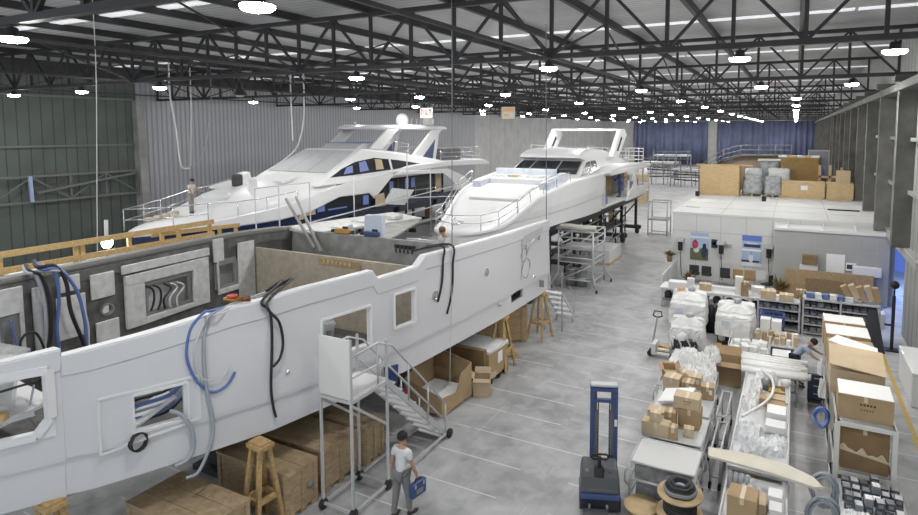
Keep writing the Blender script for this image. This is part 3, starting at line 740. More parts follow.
ys3 = [20.6, 20.65, 20.75, 20.9, 21.2, 21.6, 22, 22.4, 22.8, 23.2, 23.6, 24, 24.5, 25, 25.6, 26.2, 27, 28, 29, 30, 31, 32.0, 32.6, 33.2, 34, 34.4, 35, 36, 37, 37.6, 38.2, 38.8, 40, 41.5, 42.5, 43.5, 44.3]
def hole3(y, z): return (32.4 < y < 38.4 and 3.55 < z < 5.2) or (38.4 < y < 44 and 4.0 < z < 5.2)
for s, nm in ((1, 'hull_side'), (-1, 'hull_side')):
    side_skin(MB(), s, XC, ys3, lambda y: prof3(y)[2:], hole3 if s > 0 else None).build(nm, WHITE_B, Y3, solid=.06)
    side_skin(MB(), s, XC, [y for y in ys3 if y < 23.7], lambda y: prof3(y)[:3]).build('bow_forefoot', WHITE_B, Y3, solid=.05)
    side_skin(MB(), s, XC, [y for y in ys3 if y > 23.5], lambda y: prof3(y)[:3]).build('hull_bottom', mat('shaded_bottom', (.07, .075, .08), .6), Y3, solid=.05)  # underside colour darkened for the shade beneath the hull
MB().slab([(XC-3.0, 44.3, 4.0), (XC+3.0, 44.3, 4.0), (XC+2.9, 44.3, 3.3), (XC, 44.3, 1.8), (XC-2.9, 44.3, 3.3)], .06).build('transom', WHITE_B, Y3)
# foredeck, crowned and rising to the windscreen
dz = lerp_tab([(20.9, 3.6), (22.5, 3.85), (24, 4.3), (26, 4.85), (28, 5.15), (30.6, 5.32), (33, 5.4)])
def deck3(u, v):
    y = 20.64+(33.0-20.64)*u; b = max(.02, hb3(y)-.12); x = (v*2-1)
    return (XC+b*x, y, sh3(y)+(dz(y)-sh3(y)+.12)*(1-x*x)-.03)
mb = MB(); mb.smooth = True; mb.grid(deck3, 24, 12); mb.build('foredeck', WHITE_B, Y3, solid=.04)
FBL = mat('blue_white_cover', (.60, .64, .72), .5, var=.2, vscale=2)
for nm, (x0, x1, y0, y1, h), m_ in (('foredeck_seat', (-1.5, 1.5, 27.2, 28.3, .32), WHITE_B), ('seat_back', (-1.7, 1.7, 28.3, 28.65, .62), FBL), ('sun_pad', (-1.3, 1.3, 24.6, 26.6, .14), PAINT), ('seat_cover', (1.6, 2.1, 26.4, 29.3, .3), FBL), ('seat_cover', (-2.1, -1.6, 26.4, 29.3, .3), FBL)):
    yc = (y0+y1)/2; z = dz(yc)+.02; sl = atan((dz(y1)-dz(y0))/(y1-y0))
    MB().cbox((XC+(x0+x1)/2, yc, z+h/2), (x1-x0, y1-y0, h+.1), 0, sl).build(nm, m_, Y3, bevel=.05)
MB().cbox((XC+.3, 23.6, dz(23.6)+.06), (.7, .7, .08), 0, .3).build('deck_hatch', PAINT, Y3, bevel=.02)
for k in range(4): MB().cbox((XC-1+.7*k, 27.7, dz(27.7)+.42), (.5, .6, .1), RND.uniform(-.3, .3)).build('packing_paper', CARDL if k == 1 else PAPER, Y3)
# cabin and windscreen
Z0, INS = 5.2, .3
house([(30.3, 5.15), (30.55, 5.35), (32.4, 6.14), (31.75, 6.3), (31.85, 6.5), (32.6, 6.72), (34.2, 6.8), (36.5, 6.62), (39, 6.2), (41, 5.75), (41, 5.15)], XC, 2.25, Z0, INS, WHITE_B, Y3, bevel=.08)
def wpt(x, v, o=.02):
    y = 30.6+(32.3-30.6)*v; z = 5.38+(6.1-5.38)*v
    return (XC+x*(1-.09*v), y-o*.8, z+o)
for a, b in ((-2.0, -1.12), (-1.0, .62), (.74, 2.0)):
    MB().slab([wpt(a, .1), wpt(b, .1), wpt(b, .95), wpt(a, .95)], .03, (0, -.4, .9)).build('windscreen_pane', GLASS, Y3)
for s in (1, -1):
    spane([(30.95, 5.36), (33.1, 5.5), (33.05, 6.08), (32.5, 6.06)], XC, 2.25, Z0, INS, s, GLASS, Y3)
    spane([(33.25, 5.55), (34.3, 5.6), (34.1, 6.1), (33.25, 6.1)], XC, 2.25, Z0, INS, s, GLASS, Y3)
for k in range(3): MB().tube([wpt(-1.3+1.3*k, .02, .05), wpt(-1.0+1.3*k, .05, .1)], .03).build('wiper', BLACK, Y3)
# fly bridge deck slab, coaming, side wing
m = MB(); wing = [(33.0, 5.42), (34.5, 5.62), (38, 5.72), (42, 5.6), (44.4, 5.36), (44.5, 5.24), (42, 5.2), (38, 5.22), (34, 5.2)]
m.prism(wing, XC-3.1, XC+3.1, 'X'); m.build('flybridge_deck', WHITE_B, Y3, bevel=.05)
rail(Y3, [(XC+2.6, 39.8, 5.62), (XC+2.6, 44, 5.45), (XC-2.6, 44, 5.45), (XC-2.6, 39.8, 5.62)], [.28, .55, .85, 1.08], [(XC+2.6, y, 5.5) for y in (39.8, 41.2, 42.6, 44)]+[(XC-2.6, y, 5.5) for y in (39.8, 41.2, 42.6, 44)]+[(XC, 44, 5.4), (XC+1.3, 44, 5.4), (XC-1.3, 44, 5.4)], .035, PAINT)
rail(Y3, [(XC-1.9, 33.5, 6.7), (XC-1.95, 37.5, 6.45), (XC-1.5, 41, 6.2)], [.3], [(XC-1.9, 33.5, 6.7), (XC-1.95, 37.5, 6.45)], .03, PAINT)
rail(Y3, [(XC+1.7, 33.5, 6.7), (XC+1.75, 36.5, 6.5)], [.25], [(XC+1.7, 33.5, 6.7), (XC+1.75, 36.5, 6.5)], .03, PAINT)
# radar arch
for s in (1, -1):
    x = XC+s*2.3
    m = MB(); P0 = [(36.3, 6.2), (37.7, 6.1), (39.75, 7.55), (39.2, 7.98), (38.3, 7.98)]
    m.prism(P0, x-.16, x+.16, 'X'); m.build('arch_leg', WHITE_B, Y3, bevel=.05)
    MB().prism([(37.2, 6.55), (37.6, 6.55), (38.5, 7.35), (38.3, 7.5)], x-.17, x+.17, 'X').build('arch_window', GLASS, Y3)
MB().box(XC-2.35, 38.25, 7.83, XC+2.35, 39.3, 7.99).build('arch_top', WHITE_B, Y3, bevel=.05)
# open saloon side: inner wall, deck, quarter bulwark
MB().box(XC-2.9, 32.3, 3.42, XC+3.02, 44.2, 3.52).build('side_deck', PAINT, Y3)
MB().box(XC+1.5, 33.0, 3.5, XC+1.6, 39.2, 5.25).build('plywood_lining', PLY, Y3)
MB().box(XC+1.5, 32.9, 3.5, XC+3.0, 33.0, 5.25).build('cabin_end_wall', WHITE_B, Y3)
MB().box(XC+1.4, 39.2, 3.5, XC+1.6, 42.5, 5.25).build('saloon_bulkhead', GREYP, Y3)
MB().cbox((XC+2.6, 33.6, 3.75), (.5, .9, .5)).build('masked_step', MASK, Y3)
m = MB(); m.prism([(37.6, 3.3), (38.7, 4.05), (39.2, 4.12), (42.3, 3.95), (43.6, 3.3)], XC+2.9, XC+3.1, 'X'); m.build('quarter_bulwark', WHITE_B, Y3, bevel=.04)
m = MB(); m.prism([(38.3, 5.2), (39.6, 5.2), (40.5, 4.1), (39.6, 4.1)], XC+2.95, XC+3.05, 'X'); m.build('wing_support', WHITE_B, Y3)
for y in (42.0, 43.6): MB().tube([(XC+2.7, y, 3.5), (XC+2.7, y, 5.2)], .05).build('wing_post', CHROME, Y3)
# bow rail
bp = [(XC-hb3(y)+.08, y, sh3(y)) for y in (27, 25, 23.6, 22.4, 21.4)]+[(XC, 20.95, 3.62)]+[(XC+hb3(y)-.08, y, sh3(y)) for y in (21.4, 22.4, 23.6)]
rail(Y3, bp, [.38, .72], bp, .022)
bp2 = [(XC+hb3(y)-.1, y, sh3(y)+.04) for y in (23.7, 24.6, 25.6, 26.8, 28.2)]
MB().tube([bp2[0]]+[(x-.05, y, z+.5) for x, y, z in bp2], .022, 6).build('guard_rail', CHROME, Y3)
for x, y, z in bp2[1:]: MB().tube([(x, y, z), (x-.05, y, z+.5)], .022, 6).build('stanchion', CHROME, Y3)
MB().cbox((XC-.3, 21.9, 3.86), (.4, .5, .22)).build('windlass', CHROME, Y3, bevel=.03)
for s in (-1, 1): MB().cbox((XC+s*.9, 22.7, 3.9), (.12, .3, .1)).build('cleat', CHROME, Y3, bevel=.02)
# steel staging and dollies under it
st = thing('staging', 'dark steel staging with a plank walkway along the side of the middle yacht', 'scaffold', (-11.2, 35, 0))
for y in (29.5, 32, 34.5, 37, 39.5, 42):
    for x in (-10.85, -11.7): MB().tube([(x, y, 0), (x, y, 2.4)], .05, 6).build('upright', DARKST, st)
    MB().bar((-10.8, y, 1.3), (-11.75, y, 1.3), .07).build('transom_tube', DARKST, st)
for z in (.55, 1.3, 2.3): MB().tube([(-10.82, 29.3, z), (-10.82, 42.2, z)], .04, 6).build('ledger', GREYP, st)
MB().box(-11.7, 29.3, 1.34, -10.8, 42.2, 1.4).build('walkway', mat('staging_plank', (.2, .195, .18), .8, var=.2), st)
for k, y in enumerate((29.5, 32, 34.5, 37, 39.5)): MB().tube([(-10.82, y, .1), (-10.82, y+2.5, 1.25)], .03, 6).build('brace', GREYP, st)
for i, y in enumerate((24.5, 30.8, 35.8, 40.8, 45)):
    t = thing('cradle', 'black steel cradle under the middle yacht, %s from its bow' % nth(i), 'cradle', (XC, y, 0), 0, 'cradles under the middle yacht')
    MB().box(-2.3, -.15, .35, 2.3, .15, .6).build('beam', DARKST, t, world=False)
    for s in (-1, 1):
        MB().bar((s*1.9, 0, .5), (s*1.9, 0, 2.75), .18).build('upright', DARKST, t, world=False)
        MB().bar((s*.3, 0, .5), (s*1.85, 0, 2.3), .1).build('brace', DARKST, t, world=False)
        MB().lathe([(.06, -.12), (.34, -.11), (.36, 0), (.34, .11), (.06, .12)], 16, (s*2.1, -.3, .36), 'X').build('wheel', BLACK, t, world=False)
    MB().box(-.2, -.2, .6, .2, .2, 1.7).build('keel_block', OSB, t, world=False)
t = thing('work_platform', 'small open steel work platform at the stern of the middle yacht', 'scaffold', (-9.0, 45, 0))
for x in (-.7, .7):
    for y in (-.7, .7): MB().tube([(x, y, 0), (x, y, 2.6)], .045, 6).build('upright', STEELW, t, world=False)
for z in (.12, 1.2, 2.55):
    q = [(-.7, -.7, z), (.7, -.7, z), (.7, .7, z), (-.7, .7, z)]
    for a, b in zip(q, q[1:]+q[:1]): MB().tube([a, b], .04, 6).build('rail', STEELW, t, world=False)
MB().box(-.7, -.7, 1.2, .7, .7, 1.26).build('platform', GREYP, t, world=False)

# ---------------------------------------------------------------- big white and navy yacht at the left
X2 = -28.5
Y2 = thing('white_navy_motor_yacht', 'big white and navy motor yacht with hardtop and two radar domes, by the corrugated wall', 'yacht', (X2, 32, 1.0))
hb2 = lerp_tab([(17.2, .15), (18, .85), (19, 1.5), (20.5, 2.2), (22.5, 2.75), (25, 3.05), (30, 3.3), (44, 3.3), (47.5, 3.1)])
sh2 = lerp_tab([(17.2, 3.02), (20, 3.16), (22.3, 3.45), (24, 3.6), (26, 3.98), (28, 4.4), (31, 4.72), (33.5, 4.85), (41, 5.0)])
lo2 = lerp_tab([(17.2, 2.75), (20, 2.85), (23.8, 2.9), (25.8, 3.1), (28.2, 3.75), (31, 3.72), (31.5, 3.3), (33.6, 4.72), (40.2, 4.44), (48, 4.44)])   # lower edge of the white
def prof2w(y):
    b, s, l = hb2(y), sh2(y), lo2(y)
    return [(b-.02, min(l, s-.06)), (b+.03, min(l+.05, s-.05)), (b, s), (b-.12, s+.02), (b-.2, s-.1)]
ys2 = [17.2, 17.5, 18, 18.5, 19, 19.7, 20.5, 21.5, 22.5, 23.8, 24.8, 25.8, 26.6, 27.4, 28.2, 29.5, 31, 31.5, 32, 32.6, 33.1, 33.6]
def prof2n(y):
    b = hb2(y); k = min(1, (y-17.2)/6)
    return [(.02, 1.3+(1-k)*.9), (b*(.35+.4*k), 1.9+(1-k)*.4), (b*(.6+.36*k), 2.45), (b-.03, 2.62), (b-.03, 2.9), ]
def prof2g(y):
    b = hb2(y); return [(b-.03, 2.86), (b-.09, 2.9), (b-.09, max(2.95, lo2(y)+.04))]
for s in (1, -1):
    side_skin(MB(), s, X2, ys2, prof2w).build('white_topside', WHITE_B, Y2, solid=.05)
    side_skin(MB(), s, X2, ys2+[35, 38, 41, 44, 47.5], prof2n).build('navy_hull', NAVY, Y2, solid=.05)
    side_skin(MB(), s, X2, [y for y in ys2 if 22.4 < y < 31.6], prof2g).build('hull_window_band', GLASS, Y2, solid=.03)
    # aft quarter and swoosh
    m = MB(); m.prism([(33.5, 4.7), (36, 4.66), (40.2, 4.44), (41.6, 3.75), (42.6, 2.95), (44.9, 2.95), (44.8, 3.3), (43.2, 4.1), (41, 4.75), (34.4, 4.98)], X2+s*3.3-.06, X2+s*3.3+.06, 'X'); m.build('aft_swoosh', WHITE_B, Y2, bevel=.03)
    m = MB(); m.prism([(31.2, 2.7), (31.4, 3.2), (33.5, 2.95), (42.3, 2.85), (42.3, 2.7)], X2+s*3.28-.05, X2+s*3.28+.05, 'X'); m.build('aft_bulwark', NAVY, Y2)
    MB().box(X2+s*2.45-.05, 31.2, 2.7, X2+s*2.45+.05, 41.5, 4.9).build('saloon_glazing', GLASS, Y2)
    for y in (33, 35.2, 37.4, 39.6): MB().box(X2+s*2.5-.05, y-.05, 2.7, X2+s*2.5+.05, y+.05, 4.9).build('mullion', mat('dark_mullion', (.06, .06, .065), .4), Y2)
    MB().tube([(X2+s*3.2, 34, 3.45), (X2+s*3.2, 42, 3.35)], .03, 6).build('side_rail', CHROME, Y2)
    for y in (34, 36, 38, 40, 42): MB().tube([(X2+s*3.2, y, 2.8), (X2+s*3.2, y, 3.42)], .025, 6).build('stanchion', CHROME, Y2)
MB().box(X2-3.2, 31.3, 2.66, X2+3.2, 47.4, 2.74).build('aft_deck', PAINT, Y2)
for y0, y1, z0, z1, m_ in ((24.4, 25.0, 2.98, 3.3, MASK), (25.0, 26.3, 2.72, 3.45, CARDL), (26.4, 27.0, 3.0, 3.6, MASK), (27.3, 30.2, 3.0, 3.08, MASK), (30.4, 30.9, 3.0, 3.6, MASK)):
    MB().box(X2+hb2(y0)-.07, y0, z0, X2+hb2(y0)-.045+.05, y1, z1).build('window_masking', m_, Y2)
for y, z in ((34.2, 3.8), (36.1, 3.9), (36.9, 3.9)): MB().box(X2+2.5, y, z-.35, X2+2.53, y+.45, z+.4).build('window_masking', MASK, Y2)
MB().box(X2+2.5, 40.2, 2.9, X2+2.62, 41, 4.5).build('cardboard_masking', CARDL, Y2)
# foredeck with high crown
d2z = lerp_tab([(17.2, 3.02), (18.5, 3.3), (20, 3.75), (22, 4.45), (24.3, 4.98), (26, 5.15), (28, 5.2)])
def deck2(u, v):
    y = 17.25+(28.2-17.25)*u; b = hb2(y)-.12; x = v*2-1; k = 1-abs(x)**2.6
    return (X2+b*x, y, sh2(y)-.04+(d2z(y)-sh2(y)+.04)*k)
mb = MB(); mb.smooth = True; mb.grid(deck2, 24, 16); mb.build('foredeck', WHITE_B, Y2, solid=.04)
for x, y, dx, dy, h in ((.4, 21.6, 1.6, .6, .25), (-.5, 23.4, 2.2, 1.4, .12), (1.5, 25.4, .9, 1.2, .2), (1.0, 23.6, .35, .35, .5), (-1.2, 24.8, .6, .6, .5)):
    MB().cbox((X2+x, y, d2z(y)-.12*abs(x)+h/2-.04), (dx, dy, h), 0, .2).build('deck_locker', WHITE_B, Y2, bevel=.05)
MB().cbox((X2+.2, 23.2, d2z(23.2)+.3), (.5, .5, .8)).build('covered_winch', mat('dark_cover', (.06, .06, .065), .7), Y2, bevel=.15)
for k in range(4): MB().cbox((X2-.4+.3*k, 18.4+.25*k, 3.42+.1*k), (.35, .3, .2), RND.uniform(0, 1)).build('bow_cushion', mat('sand_cushion', (.55, .47, .36), .8), Y2, bevel=.06)
# cabin
house([(26.6, 4.5), (27.6, 5.1), (31.2, 6.62), (32.0, 6.6), (34, 6.36), (37.5, 5.95), (41.5, 5.35), (41.5, 4.5)], X2, 3.0, 4.8, .28, WHITE_B, Y2, bevel=.1)
CLOTH = mat('protected_screen', (.50, .51, .53), .45, var=.08, vscale=3)
def w2(x, v, o=.03): 
    y = 27.7+(31.1-27.7)*v; z = 5.14+(6.58-5.14)*v; return (X2+x*(1-.16*v), y-o*.35, z+o)
for a, b in ((-2.55, -.9), (-.85, .85), (.9, 2.55)): MB().slab([w2(a, .05), w2(b, .05), w2(b, .93), w2(a, .93)], .03, (0, -.35, .93)).build('windscreen', CLOTH, Y2)
for s in (1, -1):
    spane([(27.7, 4.98), (28.9, 5.45), (30.3, 5.82), (32.3, 6.0), (35, 5.72), (38.2, 5.25), (34.5, 5.12), (30, 5.0)], X2, 3.0, 4.8, .28, s, GLASS, Y2)
    spane([(28.9, 5.1), (29.8, 5.15), (29.9, 5.6), (29.3, 5.5)], X2, 3.04, 4.8, .28, s, MASK, Y2, 'window_masking'); spane([(30.5, 5.15), (31.4, 5.2), (31.3, 5.85), (30.6, 5.75)], X2, 3.04, 4.8, .28, s, MASK, Y2, 'window_masking')
    spane([(32.2, 5.2), (33, 5.2), (33, 5.85), (32.3, 5.92)], X2, 3.04, 4.8, .28, s, CARDL, Y2, 'window_masking')
    spane([(33.8, 5.1), (34.0, 5.1), (34.0, 5.9), (33.8, 5.9)], X2, 3.04, 4.8, .28, s, WHITE_B, Y2, 'window_post')
# flybridge coaming, wings, rails
m = MB(); m.prism([(30.9, 6.25), (32.2, 6.98), (32.4, 7.0), (34.6, 6.9), (35, 6.2)], X2-1.4, X2+1.75, 'X'); m.build('flybridge_coaming', CLOTH, Y2)
MB().prism([(30.9, 6.2), (32.0, 6.62), (34.6, 6.4), (37, 6.1), (37, 5.8), (31, 5.8)], X2-2.0, X2+2.3, 'X').build('flybridge_floor', WHITE_B, Y2)
MB().box(X2-1.4, 32.2, 6.97, X2+1.78, 34.6, 7.02).build('coaming_edge', MASK, Y2)
MB().prism([(33.4, 4.92), (36, 5.3), (41, 5.4), (47, 5.3), (48.2, 4.95), (48.2, 4.8), (41, 4.98), (35, 4.86)], X2-3.3, X2+3.3, 'X').build('flybridge_deck', WHITE_B, Y2, bevel=.05)
rail(Y2, [(X2+2.9, 40.5, 5.38), (X2+2.9, 47.3, 5.25), (X2-2.9, 47.3, 5.25), (X2-2.9, 40.5, 5.38)], [.35, .7, 1.1], [(X2+2.9, y, 5.3) for y in (40.5, 42.2, 44, 45.7, 47.3)]+[(X2-2.9, y, 5.3) for y in (42.2, 44, 45.7, 47.3)], .03)
MB().box(X2+1.3, 41.4, 5.35, X2+2.6, 44.2, 6.35).build('wrapped_crate', mat('dark_wrapped_crate', (.13, .135, .14), .5, bump=.5), Y2, bevel=.05)
for y, x in ((34.5, 1.9), (36.5, 1.9)): rail(Y2, [(X2+x, y-1, 6.3), (X2+x, y+1, 6.0)], [.8], [(X2+x, y-1, 6.3), (X2+x, y+1, 6.0)], .025)
# hardtop on raked legs, domes
m = MB(); m.smooth = True
rings = []
for y, hw, z0, z1 in ((33.2, 1.2, 8.0, 8.06), (33.7, 1.7, 7.93, 8.18), (34.6, 1.95, 7.9, 8.28), (37.5, 2.1, 7.92, 8.3), (41, 2.1, 7.93, 8.28), (43.0, 1.9, 7.95, 8.2)):
    rings.append([(X2-hw, y, z0), (X2+hw, y, z0), (X2+hw+.06, y, (z0+z1)/2), (X2+hw-.2, y, z1), (X2-hw+.2, y, z1), (X2-hw-.06, y, (z0+z1)/2)])
m.loft(rings); m.build('hardtop', WHITE_B, Y2)
for s in (1, -1):
    x = X2+s*2.0
    MB().prism([(32.6, 6.6), (34.0, 6.5), (36.0, 7.95), (34.6, 7.95)], x-.1, x+.1, 'X').build('hardtop_leg', WHITE_B, Y2, bevel=.03)
    MB().prism([(37.6, 5.8), (38.9, 5.6), (42.0, 7.95), (40.6, 7.95)], x-.1, x+.1, 'X').build('hardtop_leg', WHITE_B, Y2, bevel=.03)
    MB().prism([(38.3, 5.6), (40.7, 5.4), (41.4, 7.9), (41.2, 7.9)], x-.05, x+.05, 'X').build('leg_glass', mat('blue_tinted_glass', (.10, .13, .22), .2), Y2)
    MB().prism([(40.6, 5.4), (41.0, 5.4), (41.6, 7.9), (41.2, 7.9)], x-.09, x+.09, 'X').build('hardtop_leg', WHITE_B, Y2)
for y, nm in ((38.9, 'radar_dome'), (42.6, 'radar_dome')):
    MB().lathe([(.3, 8.24), (.42, 8.3), (.5, 8.55), (.48, 8.85), (.35, 9.08), (.15, 9.2), (.02, 9.22)], 18, (X2+.3, y, 0)).build(nm, WHITE_B, Y2)
MB().box(X2-.1, 40.2, 8.25, X2+.4, 42.3, 8.36).build('radar_bar', WHITE_B, Y2)
for y in (40.6, 41.3, 41.9): MB().tube([(X2, y, 8.3), (X2, y+.1, 8.85)], .04, 6).build('antenna', WHITE_B, Y2)
MB().tube([(X2, 33.6, 8.25), (X2, 33.6, 8.5)], .08, 8).build('searchlight', WHITE_B, Y2)
# bow rail
b = [(X2+s*(hb2(y)-.08), y, sh2(y)) for s, y in [(-1, y) for y in (26, 24, 22, 20, 18.6)]]+[(X2, 16.9, 3.1)]+[(X2+hb2(y)-.08, y, sh2(y)) for y in (18.6, 20)]
rail(Y2, b, [.5, 1.02], b, .028)
b = [(X2+hb2(y)-.08, y, sh2(y)) for y in (20, 21.4, 23, 25)]
MB().tube([(x, y, z+(1.0 if i == 0 else .9-.1*i)) for i, (x, y, z) in enumerate(b)], .026, 6).build('guard_rail', CHROME, Y2)
for i, (x, y, z) in enumerate(b[1:]): MB().tube([(x, y, z), (x, y, z+.78-.1*i)], .026, 6).build('stanchion', CHROME, Y2)
for i, y in enumerate((21, 26.5, 32, 37.5, 43)):
    t = thing('cradle', 'black steel cradle under the big navy yacht, %s from its bow' % nth(i), 'cradle', (X2, y, 0), 0, 'cradles under the big yacht')
    MB().box(-2.4, -.15, .0, 2.4, .15, .3).build('beam', DARKST, t, world=False)
    for s in (-1, 1): MB().bar((s*1.6, 0, .3), (s*1.6, 0, 2.1), .16).build('upright', DARKST, t, world=False)
    MB().box(-.25, -.2, .3, .25, .2, 1.35).build('keel_block', OSB, t, world=False)
# cardboard and clear sheet over the side by the saloon
solo(MB().slab([(0, 0, 0), (0, 2.6, -.35), (.25, 3.3, .65), (.1, 1.0, .95)], .05).jitter(.05, 8), 'plastic_sheet', FILM, 'big crumpled clear sheet draped over the side rail of the navy yacht', 'sheet', (X2+3.42, 32.2, 2.9))
solo(MB().slab([(0, 0, 0), (0, 1.1, 0), (.1, .8, .9), (.1, -.1, .8)], .03), 'cardboard_sheet', CARDL, 'brown cardboard sheet leaning by the draped clear sheet', 'sheet', (X2+3.45, 31.4, 2.75))
# tube staging between the big yacht and the long hull
t = thing('tube_staging', 'grey tube handrail staging between the navy yacht and the long hull', 'scaffold', (-24, 31, 0))
for y in (20.7, 22.2, 24.4, 28.05, 33.6, 36.5): MB().tube([(-24, y, 0), (-24, y, 5.0 if y != 33.6 else 6.3)], .035, 6).build('upright', STEELW, t)
for pts in ([(-24, 19, 2.5), (-24, 46.8, 3.85)], [(-24, 19, 1.4), (-24, 47, 2.7)], [(-24, 33.6, 3.2), (-24, 46, 2.2)]): MB().tube(pts, .04, 6).build('handrail', STEELW, t)
MB().tube([(-24, 20.7, 5.0), (-24, 24.4, 5.0)], .03, 6).build('handrail', STEELW, t)
MB().box(-24.6, 19, 1.2, -23.9, 47, 1.26).build('walkway', GREYP, t)
# ================================================================ under and beside the long hull
def plank_crate(label, x0, y0, x1, y1, h, m_=None, group='plank crates under the long hull', z=0, mark=False, name='wooden_crate', bat=True):
    m_ = m_ or CRATE; cx, cy = (x0+x1)/2, (y0+y1)/2; t = thing(name, label, 'crate', (cx, cy, z), 0, group); w, d = (x1-x0)/2, (y1-y0)/2
    bd = MB().box(-w, -d, .1, w, d, h-.06).build('body', m_, t, world=False, bevel=.01)
    n = max(2, int(d*2/.32))
    lid = MB()
    for k in range(n): lid.box(-w-.02, -d-.02+(2*d+.04)*k/n, h-.06, w+.02, -d-.02+(2*d+.04)*(k+1)/n-.012, h)
    lid.build('lid', m_, t, world=False)
    if bat:
        for a in (-1, 0, 1):
            MB().box(w, a*(d-.07)-.05, .08, w+.03, a*(d-.07)+.05, h-.06).build('batten', m_, t, world=False)
            MB().box(a*(w-.07)-.05, -d-.03, .08, a*(w-.07)+.05, -d, h-.06).build('batten', m_, t, world=False)
    for a in (-1, 0, 1): MB().box(-w, a*(d-.1)-.07, 0, w, a*(d-.1)+.07, .1).build('skid', m_, t, world=False)
    if mark: MB().lathe([(.09, w+.032), (.09, w+.035)], 12, (0, d*.45, h*.5), 'X').build('stencil_mark', GREYP, bd, world=False)
    return t
plank_crate('flat plank crate nearest the picture edge under the bow', -10.98, 6.3, -9.0, 7.4, .95)
plank_crate('big plank crate behind the trestle with a round grey stencil mark', -10.95, 8.22, -8.87, 9.02, .98, mark=True)
plank_crate('plank crate behind the stair platform, second from the bow trestle', -10.95, 9.24, -8.88, 10.3, .97)
plank_crate('narrower plank crate behind the stairs, beside the open carton', -10.95, 10.46, -8.75, 11.15, .95)
def carton(label, x, y, z, w, d, h, rz=0, m_=None, group=None, kind='closed', tape=True, cat='box', name='cardboard_box', sticker=False, mark=False, top=None):
    m_ = m_ or CARD; bd = None; t = thing(name, label, cat, (x, y, z), rz, group)
    if kind == 'closed':
        bd = MB().box(-w/2, -d/2, 0, w/2, d/2, h).build('body', m_, t, world=False, bevel=.008)
        if tape: MB().box(-.035, -d/2-.003, h-.12, .035, d/2+.003, h+.004).build('tape', TAPE, bd, world=False)
        if top: MB().box(-w/2+.01, -d/2+.01, h, w/2-.01, d/2-.01, h+.006).build('paper_top', top, t, world=False)
    else:
        s = .012
        for nm, b in (('side', (-w/2, -d/2, 0, w/2, -d/2+s, h)), ('side', (-w/2, d/2-s, 0, w/2, d/2, h)), ('side', (-w/2, -d/2, 0, -w/2+s, d/2, h)), ('side', (w/2-s, -d/2, 0, w/2, d/2, h)), ('bottom', (-w/2, -d/2, 0, w/2, d/2, s))):
            bd = MB().box(*b).build(nm, m_, t, world=False)
        if kind == 'flaps':
            f = min(w, d)*.42; r = random.Random(int(x*100+y*10))
            for sx, sy in ((0, -1), (0, 1), (-1, 0), (1, 0)):
                a = r.uniform(.15, 1.0)
                if sx: q = [(sx*w/2, -d/2, h), (sx*w/2, d/2, h), (sx*(w/2+f*cos(a)), d/2*.96, h+f*sin(a)*r.choice((1, -.4))), ]; q.append((q[2][0], -d/2*.96, q[2][2]))
                else: q = [(-w/2, sy*d/2, h), (w/2, sy*d/2, h), (w/2*.96, sy*(d/2+f*cos(a)), h+f*sin(a)*r.choice((1, -.4)))]; q.append((-w/2*.96, q[2][1], q[2][2]))
                MB().slab(q, .01).build('flap', m_, t, world=False)
    if sticker: MB().box(w*.12, -d/2-.006, h*.45, w*.36, -d/2-.001, h*.8).build('label_sticker', PAPER, bd, world=False)
    if mark:
        mm = MB()
        for k in range(5): mm.box(-w*.1+k*w*.06, -d/2-.005, h*.62, -w*.1+k*w*.06+w*.04, -d/2-.001, h*.7); mm.box(-w*.08+k*w*.05, -d/2-.005, h*.42, -w*.08+k*w*.05+w*.025, -d/2-.001, h*.47)
        mm.build('printed_marking', INK, bd, world=False)
    return t
# big open pallet carton
t = thing('open_pallet_box', 'big open cardboard pallet box with a white sheet inside, beside the stairs', 'box', (-9.0, 14.0, 0))
cb = lambda *a: MB().slab(*a)
cb([(-9.6, 13.2, .12), (-8.38, 13.2, .12), (-8.38, 13.2, .62), (-9.0, 13.2, .78), (-9.6, 13.2, .95)], .015).build('side', CARD, t)
cb([(-8.38, 13.2, .12), (-8.3, 14.7, .12), (-8.3, 14.7, 1.1), (-8.3, 14.1, 1.0), (-8.34, 13.9, .5), (-8.38, 13.2, .6)], .015).build('side', CARD, t)
cb([(-9.6, 14.8, .12), (-8.3, 14.7, .12), (-8.3, 14.7, 1.1), (-9.6, 14.8, 1.35)], .015).build('side', CARD, t)
cb([(-9.6, 13.2, .12), (-9.6, 14.8, .12), (-9.6, 14.8, 1.35), (-9.6, 13.2, .95)], .015).build('side', CARD, t)
cb([(-9.58, 14.76, 1.32), (-8.9, 14.7, 1.2), (-8.95, 14.5, .8), (-9.55, 14.6, .8)], .012).build('flap', CARDD, t)
MB().box(-9.5, 13.3, .3, -8.45, 14.6, .42).build('white_sheet', PAPER, t)
for x in (-9.4, -8.95, -8.5): MB().box(x-.06, 13.25, 0, x+.06, 14.7, .12).build('skid', PLY, t)
t = thing('wrapped_pallet_box', 'large closed carton with film-covered top and white label on a dark pallet', 'box', (-8.85, 16.3, 0))
MB().box(-9.6, 15.7, .14, -8.22, 17.0, 1.02).build('body', CARD, t, bevel=.01)
MB().box(-9.62, 15.68, .96, -8.2, 17.02, 1.05).jitter(.02, 2).build('film_cover', FILM, t)
MB().box(-8.22, 16.3, .5, -8.212, 16.6, .85).build('label_sticker', PAPER, t)
MB().box(-9.65, 15.5, .5, -8.3, 15.68, 1.15).build('flap', CARDD, t)
for y in (15.8, 16.35, 16.9): MB().box(-9.6, y-.08, 0, -8.2, y+.08, .14).build('pallet_runner', BLACK, t)
carton('small opened carton with raised flaps leaning on the big open pallet box', -8.15, 15.1, 0, .5, .45, .55, .4, CARDL, kind='flaps')
